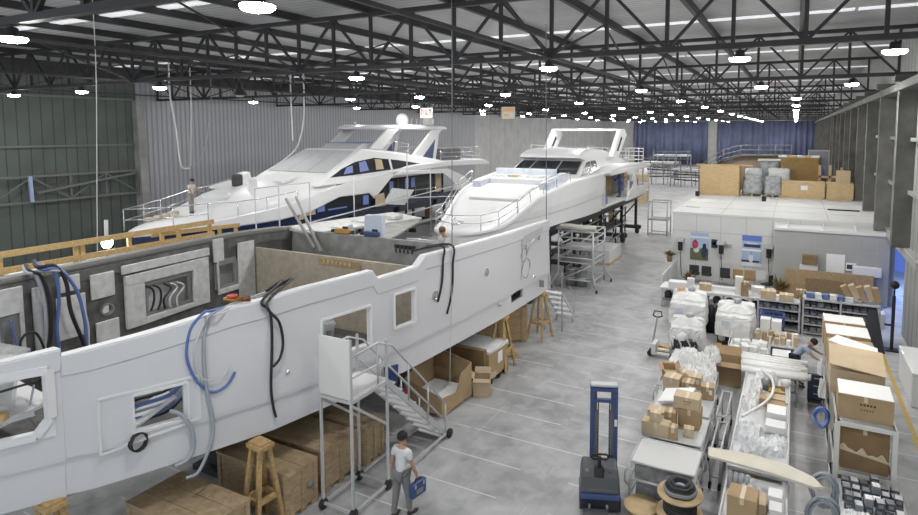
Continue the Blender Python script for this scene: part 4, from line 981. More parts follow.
t = thing('plywood_crate', 'tall plank crate panel standing behind the trestle under the stern', 'crate', (-9.55, 19.1, 0), rad(39))
MB().box(-1.05, 0, .06, 1.05, .5, 1.28).build('panel', wood('board_planks', (.50, .36, .19), (2, 2, 10), .25), t, world=False)
for z in (.34, .63, .92): MB().box(-.95, -.006, z, .95, 0, z+.012).build('plank_gap', CARDD, t, world=False)
for x in (-.85, .85): MB().box(x-.05, -.03, 0, x+.05, 0, 1.2).build('batten', CRATE, t, world=False)
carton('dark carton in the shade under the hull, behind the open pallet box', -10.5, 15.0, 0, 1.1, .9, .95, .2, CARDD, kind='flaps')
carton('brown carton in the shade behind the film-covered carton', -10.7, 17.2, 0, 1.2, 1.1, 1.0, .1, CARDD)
def pallet(label, x, y, z, w=1.2, d=.8, rz=0, group='timber pallets', m_=None):
    m_ = m_ or PLY; t = thing('pallet', label, 'pallet', (x, y, z), rz, group)
    for k in range(5): MB().box(-w/2, -d/2+k*d/4.6, .12, w/2, -d/2+k*d/4.6+d*.13, .145).build('deck_board', m_, t, world=False)
    for a in (-1, 0, 1): MB().box(a*(w/2-.06)-.05, -d/2, 0, a*(w/2-.06)+.05, d/2, .12).build('runner', m_, t, world=False)
    return t
pallet('pale timber pallet on the floor by the plywood crate', -8.95, 18.1, 0, 1.0, .7, .7)
# two-wheeled stair platform
t = thing('stair_platform', 'white tubular mobile stair platform standing against the long hull', 'stairs', (-8.15, 10, 0))
X0, X1, YA, YB, PZ = -8.55, -7.75, 8.85, 10.0, 2.52
for x, y, h in ((X0, YA, 3.3), (X1, YA, 3.75), (X0, YB, 3.4), (X1, YB, 3.4)): MB().bar((x, y, .12), (x, y, h if (x, y) != (X0, YA) else 3.3), .048).build('upright', STEELW, t)
for a, b in (((X0, YA), (X1, YA)), ((X0, YB), (X1, YB)), ((X0, YA), (X0, 12.4)), ((X1, YA), (X1, 12.4)), ((X0, 12.3), (X1, 12.3))): MB().bar((a[0], a[1], .14), (b[0], b[1], .14), .05).build('base_frame', STEELW, t)
for a, b in (((X0, YA), (X1, YA)), ((X0, YB), (X1, YB)), ((X0, YA), (X0, YB)), ((X1, YA), (X1, YB))): MB().bar((a[0], a[1], PZ-.05), (b[0], b[1], PZ-.05), .07).build('platform_frame', STEELW, t)
MB().bar((X1, YA, 2.4), (X1, YB, 1.5), .05).build('brace', STEELW, t); MB().bar((X0, YA, 2.4), (X0, YB, 1.5), .05).build('brace', STEELW, t)
MB().box(X0, YA, PZ-.03, X1, YB, PZ+.02).build('platform', PAINT, t)
MB().box(X0+.0, YA-.03, PZ, X1, YA, 3.75).build('end_panel', mat('ivory_panel', (.66, .66, .63), .5), t, label='plain white end panel')
NS = 9
for k in range(NS):
    f = (k+1)/(NS+.0); y = YB+(12.35-YB)*f; z = PZ-(PZ-.12)*f
    MB().box(X0+.06, y-.14, z-.0, X1-.06, y+.14, z+.035).build('step', PAINT, t)
    MB().box(X0+.06, y+.12, z-.05, X1-.06, y+.14, z).build('step_nosing', DARKST, t)
for x in (X0+.03, X1-.03): MB().bar((x, YB, PZ-.06), (x, 12.45, .1), .05, .13).build('stringer', STEELW, t)
for x in (X0, X1):
    top = [(x, YA, 3.38), (x, 9.7, 3.42), (x, YB+.2, 3.2), (x, 12.38, .95)]
    MB().tube(top, .025, 6).build('handrail', STEELW, t)
    MB().tube([(x, YA, 2.95), (x, 9.9, 2.95), (x, 12.38, .5)], .022, 6).build('handrail', STEELW, t)
    for y, z0, z1 in ((9.7, PZ, 3.42), (10.8, 1.7, 2.57), (11.6, .9, 1.75), (12.38, .1, .95)): MB().tube([(x, y, z0), (x, y, z1)], .022, 6).build('baluster', STEELW, t)
for x, y in ((X0, YA), (X1, YA), (X0, YB), (X1, YB), (X0-.02, 12.5), (X1+.05, 12.5)):
    MB().lathe([(.02, -.035), (.11, -.035), (.12, 0), (.11, .035), (.02, .035)], 14, (x, y, .12), 'X').build('wheel', BLACK, t)
# coveralls and cloths hanging on the stairs
solo(MB().slab([(0, 0, 0), (0, .45, -.1), (.02, .45, -.75), (.02, .1, -.65)], .06).jitter(.03, 5), 'blue_coverall', mat('blue_cloth', (.03, .06, .18), .9), 'dark blue coverall hung over the far stair rail', 'clothing', (-8.62, 11.1, 2.2))
solo(MB().slab([(0, 0, 0), (0, .3, -.1), (.02, .3, -.55), (.02, .05, -.5)], .05).jitter(.025, 6), 'red_cloth', mat('red_cloth', (.30, .02, .05), .9), 'dark red cloth hung low on the far stair rail', 'cloth', (-8.62, 11.75, 1.35))
# mobile scaffold in front of the middle yacht, with a rolled pad on top
t = thing('mobile_scaffold', 'grey tubular mobile scaffold on castors by the stern of the long hull', 'scaffold', (-9.5, 28.4, 0))
for x in (-10.4, -8.62):
    for y in (27.35, 29.3): MB().tube([(x, y, .15), (x, y, 2.95)], .045, 8).build('upright', STEELW, t)
for z in (.5, 1.6, 2.2, 2.6, 2.92):
    for y in (27.35, 29.3): MB().tube([(-10.4, y, z), (-8.62, y, z)], .035, 6).build('ledger', STEELW, t)
    for x in (-10.4, -8.62): MB().tube([(x, 27.35, z), (x, 29.3, z)], .035, 6).build('ledger', STEELW, t)
MB().box(-10.4, 27.4, 1.32, -8.6, 29.2, 1.38).build('platform', STEELW, t); MB().box(-10.4, 27.4, 2.0, -8.6, 29.2, 2.05).build('platform', STEELW, t)
for a, b in (((-10.4, 27.35, 1.4), (-8.62, 27.35, 2.9)), ((-10.4, 27.35, .4), (-8.62, 27.35, 1.3))): MB().tube([a, b], .03, 6).build('brace', STEELW, t)
for x, s in ((-10.4, -1), (-8.62, 1)):
    for y, u in ((27.35, -1), (29.3, 1)):
        MB().tube([(x, y, .85), (x+s*.3, y+u*.3, .16)], .035, 6).build('outrigger', STEELW, t); MB().lathe([(.02, -.03), (.09, -.03), (.1, 0), (.09, .03), (.02, .03)], 12, (x+s*.3, y+u*.3, .1), 'X').build('castor', BLACK, t)
mb = MB(); mb.tube([(0, 0, 0), (.8, .05, .03), (1.4, -.03, .0), (2.1, .03, .02)], [.13, .15, .15, .12], 10, curve=True); solo(mb, 'rolled_pad', mat('pale_foam', (.5, .48, .43), .9), 'long pale rolled pad lying on top of the mobile scaffold', 'pad', (-10.6, 27.4, 3.1))
for k, (x, lab) in enumerate(((-10.0, 'grey drum standing inside the mobile scaffold, towards the long hull'), (-9.45, 'grey drum inside the mobile scaffold, towards the aisle'))):
    t = thing('drum', lab, 'drum', (x, 28.2, 0), 0, 'drums in the scaffold')
    MB().lathe([(.28, 0), (.28, .85)], 16).build('body', GREYP, t, world=False); MB().lathe([(.3, .83), (.3, .87), (.05, .88)], 16).build('lid', STEELW, t, world=False); MB().lathe([(.295, .4), (.295, .46)], 16).build('hoop', STEELW, t, world=False)
t = thing('white_chest', 'low white block on a timber base on the aisle floor by the middle yacht', 'box', (-9.95, 34.6, 0))
MB().box(-.65, -1.3, .12, .45, 1.3, .85).build('body', PAINT, t, world=False, bevel=.03)
MB().box(-.7, -1.35, 0, .5, 1.35, .12).build('base', PLY, t, world=False)
# small step ladder by the stern trestle
t = thing('step_platform', 'white wheeled step ladder behind the stern trestle', 'ladder', (-8.3, 22.0, 0))
for k in range(5): MB().box(-.35, -.8+.3*k, 1.5-.3*k, .35, -.5+.3*k, 1.54-.3*k).build('step', PAINT, t, world=False)
for x in (-.36, .36):
    MB().bar((x, -.7, 1.55), (x, .75, .2), .04, .1).build('stringer', STEELW, t, world=False)
    MB().tube([(x, .7, .25), (x, .7, 1.1), (x, -.7, 2.4), (x, -.7, .0)], .025, 6).build('handrail', STEELW, t, world=False)
    MB().tube([(x, .6, 0), (x, .6, .35)], .03, 6).build('leg', STEELW, t, world=False)
# wire rings hanging on the hull near its stern
for k, (a, b, r, lab) in enumerate(((524, 255, .24, 'upper ring of thin wire hanging on the hull stern'), (526, 268, .34, 'larger coil of thin wire hanging below the upper ring on the hull stern'))):
    c = on(near, a, b, .1); mb = MB(); mb.tube([(.02*sin(3*q), r*cos(q), r*sin(q)) for q in [2*pi*i/14 for i in range(28)]], .012, 5); solo(mb, 'wire_coil', GREYP, lab, 'wire', tuple(c))
hose('cable', hp([(522, 232), (522, 262), (521, 280)], .1), .012, GREYP, 'thin wire running down the hull stern through the wire rings', cat='cable', n=5)
# cables and hoses hanging from the roof
def rope(pts, r, m_, label, cat='rope', name='rope', cv=True):
    pts = [Vector(p) for p in pts]; pts = [Vector((pts[0].x, pts[0].y, 11.9))]+pts
    p0 = Vector(pts[-1]); mb = MB(); mb.tube([p-p0 for p in pts], r, 6, curve=cv, seg=6); return solo(mb, name, m_, label, cat, tuple(p0), 'ropes and hoses hanging from the roof')
rope([at(546, 20, y=21.6), at(546.5, 285, y=21.6)], .016, GREYP, 'straight thin cable hanging in front of the hull stern', 'cable', 'cable', False)
rope([at(452, 60, y=13.6), at(452, 248, y=13.6)], .012, GREYP, 'thin line hanging to the second hull hose', 'rope', 'rope', False)
rope([at(96, 70, y=9.3), at(97, 200, y=9.3), at(98, 290, y=9.3), at(101, 300, y=9.3), at(98, 312, y=9.3), at(102, 309, y=9.3), at(101, 298, y=9.3)], .012, HW, 'white hoist line with a knotted loop over the circular port')
rope([at(170, 96, x=-33), at(176, 130, x=-33), at(181, 165, x=-33), at(190, 168, x=-33)], .05, HW, 'white line of the V-shaped rope by the corrugated wall')
rope([at(191, 98, x=-33), at(191, 166, x=-33)], .03, HW, 'straight white line inside the V-shaped rope', cv=False)
rope([at(211, 98, x=-33), at(207, 140, x=-33), at(197, 163, x=-33), at(186, 168, x=-33)], .03, GREYP, 'grey rope curving up to the roof beside the V-shaped rope')
rope([at(304, 102, x=-31), at(303, 125, x=-31), at(297, 147, x=-31), at(284, 160, x=-31), at(274, 168, x=-31), at(273, 184, x=-31)], .06, HW, 'thick white hose curving down from the roof to the navy yacht foredeck', 'hose', 'hose')
rope([at(291, 102, x=-31), at(292, 120, x=-31), at(293, 141, x=-31)], .05, HW, 'white rope end hanging beside the thick white hose')
# timber scaffold rails beyond the far gunwale, with a work light
t = thing('timber_railing', 'long yellow timber guard railing beyond the far side of the hull', 'railing', (-15.6, 9, 0))
TX = -15.6
for z in (5.15, 4.78): MB().bar((TX, 5.0, z), (TX, 11.9, z-.0), .05, .14).build('rail', TIMBER, t)
MB().bar((TX-.35, 10.2, 4.98), (TX-.35, 13.1, 4.85), .05, .12).build('rail', TIMBER, t)
for y in (5.3, 6.4, 6.55, 8.1, 8.25, 9.4, 10.3, 10.8, 11.8): MB().bar((TX-.06, y, 3.0), (TX-.06, y, 5.15), .07, .1).build('post', TIMBER, t)
for y in (12.4, 13.0): MB().bar((TX-.4, y, 3.0), (TX-.4, y, 4.9), .07, .1).build('post', TIMBER, t)
for y in (5.3, 8.2, 11.8): MB().bar((TX-.06, y, 0), (TX-.06, y, 3.1), .1, .1).build('leg', TIMBER, t)
MB().box(TX-1.3, 5, 3.9, TX-.1, 13.2, 3.98).build('walkway', PLY, t)
t = thing('work_light', 'bright round work light behind the timber railing', 'lamp', tuple(at(107, 252, x=-16.1)))
MB().tube([(0, 0, 0), (0, 0, .12)], .03, 6).build('bracket', BLACK, t, world=False)
MB().lathe([(.09, -.06), (.16, .0), (.16, .03)], 16, (0.0, 0, .25), 'X').build('housing', BLACK, t, world=False)
MB().lathe([(.15, .032), (.02, .05)], 16, (0, 0, .25), 'X').build('lens', glow('work_lens', (1, .98, .94), 30), t, world=False)
MB().tube([(0, 0, -1.0), (0, 0, 0)], .03, 6).build('pole', BLACK, t, world=False)
hose('cable', [at(106, 220, x=-17), at(106.5, 245, x=-17)], .07, HW, 'short grey pipe stub standing behind the timber railing', cat='pipe')
# ================================================================ offices, racks and goods on the column side
OFFW = mat('office_panel', (.62, .62, .61), .5, var=.05, vscale=.7)
OFFG = mat('office_panel_grey', (.36, .36, .345), .55, var=.05, vscale=.7)
SEAM = mat('panel_seam', (.40, .40, .40), .7)
t = thing('office_cabin', 'white panelled office cabin with a flat white roof and two posters on its front', 'office', (-1, 38, 0))
OX0, OX1, OY0, OY1, OZ = -5.75, 3.93, 32.3, 46.0, 3.45
MB().box(OX0, OY0, 0, OX1, OY0+.12, OZ).build('front_wall', OFFW, t)
MB().box(OX0, OY0+.12, 0, OX0+.12, OY1, OZ).build('side_wall', OFFW, t)
MB().box(OX0-.04, OY0-.04, OZ, OX1, OY1, OZ+.1).build('roof', mat('cabin_roof_white', (.66, .66, .65), .6, var=.06, vscale=.8), t)
for x in [OX0+1.22*k for k in range(1, 6)]: MB().box(x-.012, OY0-.006, 0, x+.012, OY0, OZ).build('seam', SEAM, t)
for z in (2.55,): MB().box(OX0, OY0-.006, z-.012, OX1, OY0, z+.012).build('seam', SEAM, t)
for y in [OY0+2.4*k for k in range(1, 5)]: MB().box(OX0, y-.012, OZ+.1, OX1, y+.012, OZ+.106).build('roof_seam', SEAM, t)
for x in [OX0+2.44*k for k in range(1, 4)]: MB().box(x-.012, OY0, OZ+.1, x+.012, OY1, OZ+.106).build('roof_seam', SEAM, t)
MB().box(1.7, 36.5, OZ+.1, 3.2, 36.75, OZ+.15).build('roof_slot', DARK, t)
MB().box(-5.4, 34.5, OZ+.1, -4.7, 34.6, OZ+.12).build('roof_slot', GREYP, t)
t = thing('office_annex', 'lower grey-fronted office annex with a shelf and whiteboard, beside the column wall', 'office', (1.5, 31.4, 0))
MB().box(-.72, 30.6, 0, 3.9, 30.7, 3.2).build('front_wall', OFFG, t); MB().box(-.72, 30.7, 0, -.62, 32.25, 3.2).build('side_wall', OFFG, t)
MB().box(-.75, 30.55, 3.2, 3.93, 32.25, 3.3).build('roof', OFFW, t)
for x in (.12, .98, 1.84, 2.7, 3.4): MB().box(x-.012, 30.594, 0, x+.012, 30.6, 3.2).build('seam', SEAM, t)
MB().box(-.72, 30.594, 2.42, 3.9, 30.6, 2.445).build('seam', SEAM, t)
MB().box(1.46, 30.57, 1.2, 2.2, 30.6, 2.25).build('whiteboard', PAPER, t)
MB().box(.38, 30.25, 1.0, 1.12, 30.59, 1.72).build('wall_cupboard', OFFW, t)
for x in (-.2, 1.3, 2.6): MB().box(x, 30.9, 3.3, x+.04, 32.2, 3.42).build('roof_batten', PAINT, t)
def poster(label, x, y, z, w, h, shapes):
    t = thing('poster', label, 'poster', (x, y, z), 0)
    sh_ = MB().box(-w/2, -.02, 0, w/2, 0, h).build('sheet', mat('poster_sky', (.38, .48, .66), .5), t, world=False)
    for nm, m_, kind, b in shapes:
        mb = MB()
        if kind == 'b': mb.box(b[0]*w-w/2, -.024, b[1]*h, b[2]*w-w/2, -.02, b[3]*h)
        else: mb.prism([(b[0]*w-w/2+b[2]*w*cos(a), b[1]*h+b[3]*h*sin(a)) for a in [2*pi*i/12 for i in range(12)]], -.028, -.021, 'Y')
        mb.build(nm, m_, sh_, world=False)
PG = mat('poster_green', (.13, .14, .06), .6); PR = mat('poster_red', (.5, .05, .07), .6); PN = mat('poster_navy', (.03, .04, .09), .6); PSK = mat('poster_skin', (.5, .33, .25), .6); PL = mat('poster_light', (.7, .72, .75), .6)
poster('tall poster of a figure in red and a figure in dark blue on grass', -4.35, 32.28, 1.05, .92, 1.45, [('picture_field', PG, 'b', (0, 0, 1, .42)), ('picture_sky_band', PL, 'b', (0, .8, 1, .86)), ('red_figure', PR, 'e', (.27, .56, .17, .16)), ('figure_head', PSK, 'e', (.3, .7, .07, .06)), ('white_figure', PL, 'e', (.34, .36, .16, .1)), ('blue_figure', PN, 'e', (.78, .3, .17, .24)), ('figure_head', PN, 'e', (.78, .54, .1, .08))])
poster('tall poster with two stacked pictures of a boat and a seated figure', -1.8, 32.28, .95, .92, 1.6, [('upper_boat', PN, 'b', (.1, .62, .95, .72)), ('boat_top', PL, 'b', (.25, .72, .8, .76)), ('divider', PAPER, 'b', (0, .5, 1, .56)), ('lower_field', PL, 'b', (0, 0, 1, .12)), ('dark_ground', PN, 'b', (.0, .14, .9, .2)), ('figure', PL, 'e', (.48, .27, .12, .14)), ('figure_head', PSK, 'e', (.48, .42, .06, .045)), ('title', mat('poster_blue', (.12, .2, .55), .5), 'b', (.0, .82, 1, 1))])
poster('small dark framed notice beside the red figure poster', -3.6, 32.28, 1.75, .3, .45, [('notice', PN, 'b', (0, 0, 1, 1)), ('notice_text', GREYP, 'b', (.2, .3, .8, .7))])
poster('small grey sign plate between the two tall posters', -3.0, 32.28, 1.8, .5, .2, [('plate', SEAM, 'b', (0, 0, 1, 1)), ('plate_text', PAPER, 'b', (.1, .4, .6, .6))])
for x, lab in ((-5.3, 'black wall-mounted unit with a pale bracket by the office corner'), (-3.25, 'black wall-mounted unit with a pale bracket between the posters'), (-1.0, 'black wall-mounted unit with a pale bracket next to the annex corner')):
    t = thing('wall_unit', lab, 'wall unit', (x, 32.24, 1.5), 0, 'black wall units on the office front')
    MB().box(-.11, -.2, .0, .11, 0, .5).build('body', BLACK, t, world=False, bevel=.03); MB().box(-.2, -.42, .5, .2, 0, .66).build('bracket', STEELW, t, world=False, bevel=.02); MB().tube([(0, -.1, 0), (.02, -.12, -.3), (.08, -.05, -1.4)], .02, 6).build('cord', BLACK, t, world=False)
def chair(label, x, y, m_, rz=0):
    t = thing('waiting_chair', label, 'chair', (x, y, 0), rz, 'chairs along the office front')
    MB().box(-.24, -.24, .42, .24, .24, .48).build('seat', m_, t, world=False, bevel=.02); MB().box(-.24, -.27, .5, .24, -.22, .95).build('backrest', m_, t, world=False, bevel=.02)
    for a in (-.21, .21):
        for b in (-.21, .21): MB().tube([(a, b, 0), (a, b, .42)], .016, 5).build('leg', STEELW, t, world=False)
CHB = mat('black_chair', (.03, .03, .033), .6); CHT = mat('tan_chair', (.36, .24, .11), .6)
for x, m_, lab in ((-4.45, CHB, 'black chair below the red figure poster, nearer the aisle'), (-3.85, CHB, 'black chair below the small framed notice'), (-2.95, CHB, 'black chair between the two tall posters'), (-2.35, CHT, 'tan chair next to the black one, below the boat poster'), (-1.8, CHT, 'tan chair nearer to the annex, below the boat poster'), (-1.25, OFFW, 'white chair at the end of the row near the annex')):
    chair(lab, x, 31.6, m_)
chair('black chair standing turned at the annex corner', -.95, 30.9, CHB, .9)
def plant(label, x, y, z, s=1):
    t = thing('potted_plant', label, 'plant', (x, y, z)); MB().lathe([(.12*s, 0), (.16*s, .3*s), (.14*s, .3*s)], 12).build('pot', CARDD, t, world=False)
    mb = MB(); r = random.Random(int(x*50))
    for k in range(34):
        a = r.uniform(0, 6.3); b = r.uniform(.2, 1.1); L = r.uniform(.3, .55)*s; d = Vector((cos(a)*sin(b), sin(a)*sin(b), cos(b))); p = Vector((0, 0, .28*s)); w_ = Vector((-sin(a), cos(a), 0))*.045*s
        mb.add([p, p+d*L*.5+w_, p+d*L-Vector((0, 0, .08)), p+d*L*.5-w_], [(0, 1, 2, 3)])
    mb.build('leaves', mat('plant_leaf', (.10, .12, .03), .7, rgb2=(.25, .14, .04)), t, world=False)
plant('dry brown potted plant on the stand by the partition panels', -5.75, 31.6, .95); plant('small brownish plant beside the black chair under the red figure poster', -4.55, 30.4, .0, 1.3); plant('dry twiggy plant at the annex corner', -.45, 30.1, 0, 1.6)
solo(MB().box(-.2, -.2, 0, .2, .2, .95), 'plant_stand', OFFW, 'white plant stand by the office corner', 'stand', (-5.75, 31.6, 0))
for k in range(3):
    solo(MB().box(-.03, -.6, 0, .03, .6, 1.15-.0*k), 'partition_panel', OFFW, 'white partition panel by the office corner, %s from the racks' % nth(k), 'panel', (-5.35, 28.3+1.3*k, 0), 'partition panels')
# things on the annex and leaning on it
solo(MB().box(-.3, -.2, 0, .3, .2, .42), 'cardboard_box', CARDD, 'dark brown carton on the annex wall cupboard', 'box', (.78, 30.42, 1.72))
MBX = MB
def board_(label, x0, x1, y, z0, z1, m_, t_=.04, tilt=.1, name='chipboard_sheet', cat='board'):
    mb = MB().slab([(x0, y, z0), (x1, y, z0), (x1, y+tilt, z1), (x0, y+tilt, z1)], t_, (0, 1, 0)); mb.v = [(a-x0, b-y, c-z0) for a, b, c in mb.v]
    return solo(mb, name, m_, label, cat, (x0, y, z0))
board_('long upright chipboard sheet leaning in front of the annex', -.2, 3.3, 30.1, 0, 1.48, OSB, .04, .08)
board_('smaller darker chipboard sheet in front of the long one', .62, 2.1, 29.2, 0, 1.3, wood('darker_osb', (.24, .16, .085), (6, 6, 6), .25), .04, .1)
t = thing('poster_display', 'small dark landscape picture on the annex front near the whiteboard', 'poster', (2.45, 30.58, 1.55)); MB().box(-.2, -.02, 0, .2, 0, .36).build('frame', PAPER, t, world=False); MB().box(-.17, -.026, .08, .17, -.02, .28).build('picture', PN, t, world=False)
solo(MB().box(-.55, -.15, 0, .55, .15, .42), 'air_conditioner', PAINT, 'white wide wall box with bluish top on the annex front', 'air conditioner', (3.05, 30.43, 1.4), bevel=.03)
# ------------------------------------------------------------ goods on the office roof
RZ = OZ+.1
PALEC = wood('pale_crate', (.60, .44, .24), (1.5, 1.5, 8), .16)
t = plank_crate('big pale wooden crate on the office roof, at the aisle corner', -6.0+.3, 41.6, -3.25, 43.2, 1.98, PALEC, 'crates on the office roof', RZ)
solo(MB().box(-1.6, -.1, 0, 1.95, .1, .08), 'plank', TIMBER, 'long plank lying on the big pale roof crate', 'plank', (-4.4, 41.9, RZ+1.98))
plank_crate('long pale crate with a white note on the office roof, next to the wrapped pallets', -.7, 42.0, 1.75, 43.2, 1.05, PALEC, 'crates on the office roof', RZ)
plank_crate('long pale crate on the office roof against the columns', 1.85, 41.9, 4.0-.72, 43.1, 1.05, PALEC, 'crates on the office roof', RZ)
for x, lab in ((.6, 'white note on the crate next to the wrapped pallets'), (2.6, 'white note on the crate against the columns')):
    solo(MB().box(-.2, -.004, 0, .2, 0, .28), 'paper_note', PAPER, lab, 'note', (x, 41.965, RZ+.55))
def wrapped(label, x, y, z, w, d, h, m_=None, seed=1, base=True, group=None, dome=.0):
    m_ = m_ or FILM; r = random.Random(seed); t = thing('wrapped_pallet', label, 'pallet', (x, y, z), 0, group)
    zb = .14 if base else 0
    if base:
        for a in (-1, 0, 1): MB().box(a*(w/2-.08)-.06, -d/2, 0, a*(w/2-.08)+.06, d/2, .14).build('pallet_runner', PLY, t, world=False)
    mb = MB(); mb.smooth = True; rings = []
    for k in range(7):
        f = k/6; s = (1-.06*f-dome*f*f)*(1+r.uniform(-.05, .05)); ring = []
        for i in range(20):
            a = 2*pi*i/20; ca, sa = cos(a), sin(a); q = (abs(ca)**5+abs(sa)**5)**(-1/5.)
            ring.append((q*ca*w/2*s+r.uniform(-.03, .03), q*sa*d/2*s+r.uniform(-.03, .03), zb+(h-zb)*f+r.uniform(-.02, .02)))
        rings.append(ring)
    c = [(p[0]*.5, p[1]*.5, h+.03+r.uniform(-.02, .04)) for p in rings[-1]]; rings.append(c)
    mb.loft(rings); mb.build('wrapped_load', m_, t, world=False)
    return t
FILMG = mat('grey_wrap_film', (.36, .375, .39), .25, bump=.6, bscale=7, var=.3, vscale=4)
wrapped('grey film-wrapped pallet beside the big pale roof crate', -2.45, 42.6, RZ, 1.35, 1.2, 1.35, FILMG, 3, dome=.12)
wrapped('grey film-wrapped pallet between the round load and the long crates', -1.2, 42.4, RZ, 1.0, 1.0, 1.3, FILMG, 5)
wrapped('small grey wrapped bundle on top of the roof pallets, towards the big crate', -2.5, 44.2, RZ, 1.1, .9, 1.7, FILM, 7, False)
wrapped('pale wrapped bundle standing behind the square roof pallet', -.9, 44.0, RZ, 1.4, .9, 1.75, FILM, 9, False)
solo(MB().box(-1.15, -.6, 0, 1.15, .6, 2.5), 'cardboard_stack', mat('ochre_board', (.30, .20, .075), .8, var=.1), 'tall ochre board stack behind the roof crates', 'box', (.3, 44.9, RZ), bevel=.02)
for k in range(5): solo(MB().box(-.28, -.5, 0, .28, .5, .12), 'plank_offcut', PLY if k % 2 else PAPER, 'short pale board on the tall ochre stack, %s from the big crate side' % nth(k), 'board', (-.6+.45*k, 44.9+.05*(k % 2), RZ+2.5), 'boards on the ochre stack', rz=.3*(k % 3-1))
for k, z in enumerate((1.2, 2.0)): solo(MB().box(-.8, -.5, 0, .8, .5, .12), 'shelf_board', STEELW, '%s white board lying beside the tall ochre stack' % ('lower', 'upper')[k], 'board', (-1.5, 45.3, RZ+z-.9*(1-k) if k == 0 else RZ+2.2), 'boards beside the ochre stack')
solo(MB().box(-.55, -.4, 0, .55, .4, 2.3), 'white_cabinet', STEELW, 'pale cabinet under the white boards on the office roof', 'cabinet', (-1.5, 45.3, RZ-.0), bevel=.02) if False else None
wrapped('wrapped grey stack under the white boards on the office roof', -1.5, 45.3, RZ, 1.3, .9, 2.15, FILMG, 21, False)
carton('small beige carton on the crate by the columns', 2.75, 42.6, RZ+1.05, .75, .7, .75, 0, CARDL, None)
solo(MB().box(-1.5, -.3, 0, .5, .3, .07), 'plank', PLY, 'thin plank lying on the crate by the columns', 'plank', (2.75, 42.15, RZ+1.05)) if False else None
t = thing('timber_stand', 'upright pale timber frame on the crates by the columns', 'frame', (1.75, 44.2, RZ))
for x in (-.25, .35, 1.0): MB().box(x-.08, -.1, 0, x+.08, .1, 2.1-.2*abs(x)).build('post', PLY, t, world=False)
MB().box(-.3, -.1, 1.2, 1.05, .1, 1.35).build('rail', PLY, t, world=False)
t = thing('framed_panel', 'framed grey panel with a pale figure shape standing behind the roof crates', 'panel', (1.45, 45.6, RZ)); MB().box(-.65, -.05, 0, .65, .05, 3.0).build('frame', SEAM, t, world=False); MB().box(-.58, -.06, .1, .58, -.05, 2.9).build('pane', mat('grey_pane', (.22, .24, .27), .4), t, world=False); MB().box(-.3, -.2, 1.2, .4, -.07, 1.95).build('blue_pack', MASK, t, world=False, bevel=.05)
solo(MB().box(-.5, -.3, 0, .5, .3, .9), 'cardboard_box', CARD, 'brown carton behind the long roof crates, below the grey framed panel', 'box', (1.4, 44.6, RZ+.0)) if False else None
for x, y, lab in ((-5.68, 40.6, 'small black foot at the roof edge by the big crate'), (-1.6, 39.3, 'small black box on the roof in front of the wrapped pallets')):
    solo(MB().box(-.12, -.12, 0, .12, .12, .32), 'junction_box', BLACK, lab, 'box', (x, y, RZ))
# curved boat mould with railing behind the office
t = thing('boat_mould', 'large brown boat mould with a curved white guard rail, far behind the office', 'mould', (-3.5, 60, 0))
mb = MB(); mb.smooth = True
mb.prism([(-8.2, 0), (-8.2, 3.2), (-7.2, 4.2), (-6, 5.0), (-4.5, 5.5), (-.3, 5.6), (-.3, 0)], 59, 62, 'Y'); mb.smooth = False; mb.build('shell', mat('mould_brown', (.20, .155, .11), .7, var=.2), t)
for dz_ in (.1, .5, .95): MB().tube([(-8.2, 58.95, 3.3+dz_), (-7.2, 58.95, 4.3+dz_), (-6, 58.95, 5.1+dz_), (-4.5, 58.95, 5.55+dz_), (-.3, 58.95, 5.6+dz_)], .05, 6).build('guard_rail', GREYP, t)
for x, z in ((-8.2, 3.2), (-7.2, 4.2), (-6, 5.0), (-4.5, 5.5), (-3, 5.5), (-1.6, 5.5), (-.3, 5.6)): MB().tube([(x, 58.95, z), (x, 58.95, z+1)], .05, 6).build('stanchion', GREYP, t)
# ------------------------------------------------------------ far end of the aisle
def frame_stack(label, x, y, w, d, h, seed):
    r = random.Random(seed); t = thing('frame_stack', label, 'frame', (x, y, 0), 0, 'steel frames at the far end')
    for k in range(6):
        z = h*(.25+.75*k/6.); MB().bar((-w/2, -d/2+d*r.random(), z), (w/2, -d/2+d*r.random(), z+r.uniform(-.2, .2)), .16).build('tube', GREYP if k % 2 else DARKST, t, world=False)
    for a in (-1, -.3, .4, 1):
        MB().bar((a*w/2, -d/2, 0), (a*w/2+r.uniform(-.3, .3), -d/2, h), .14).build('leg', GREYP, t, world=False)
        MB().bar((a*w/2, d/2, 0), (a*w/2, d/2, h*.8), .14).build('leg', STEELW, t, world=False)
    MB().box(-w/2, -d/2, h*.72, w/2, d/2, h*.78).build('top', STEELW, t, world=False)
frame_stack('grey frame stack at the far end by the blue curtain, beside the carton pile', -17.8, 88, 5, 3, 4.2, 1); frame_stack('low grey frame table at the far end of the aisle', -13.4, 86, 4.2, 3, 3.2, 2); frame_stack('grey frame stack against the middle of the far curtain', -20, 110, 6, 4, 4.4, 4)
frame_stack('steel frame tower standing behind the stern of the middle yacht', -19.5, 72, 3.0, 2, 5.8, 6)
for k, (x, y, w, d, h, lab) in enumerate(((-15.8, 66, 1.9, 1.6, 2.6, 'tall brown carton stack standing behind the middle yacht'), (-14.9, 64.5, 1.3, 1.4, 3.1, 'narrow pale carton column at the edge of the aisle behind the yacht'), (-17.3, 65, 1.6, 1.5, 3.4, 'wide carton under the wing of the middle yacht'))):
    carton(lab, x, y, 0, w, d, h, 0, CARDL if k == 1 else CARD, 'cartons behind the middle yacht')
wrapped('flat grey wrapped load lying on the cartons behind the middle yacht', -16.6, 68, 0, 3, 2, 3.5, FILM, 14)

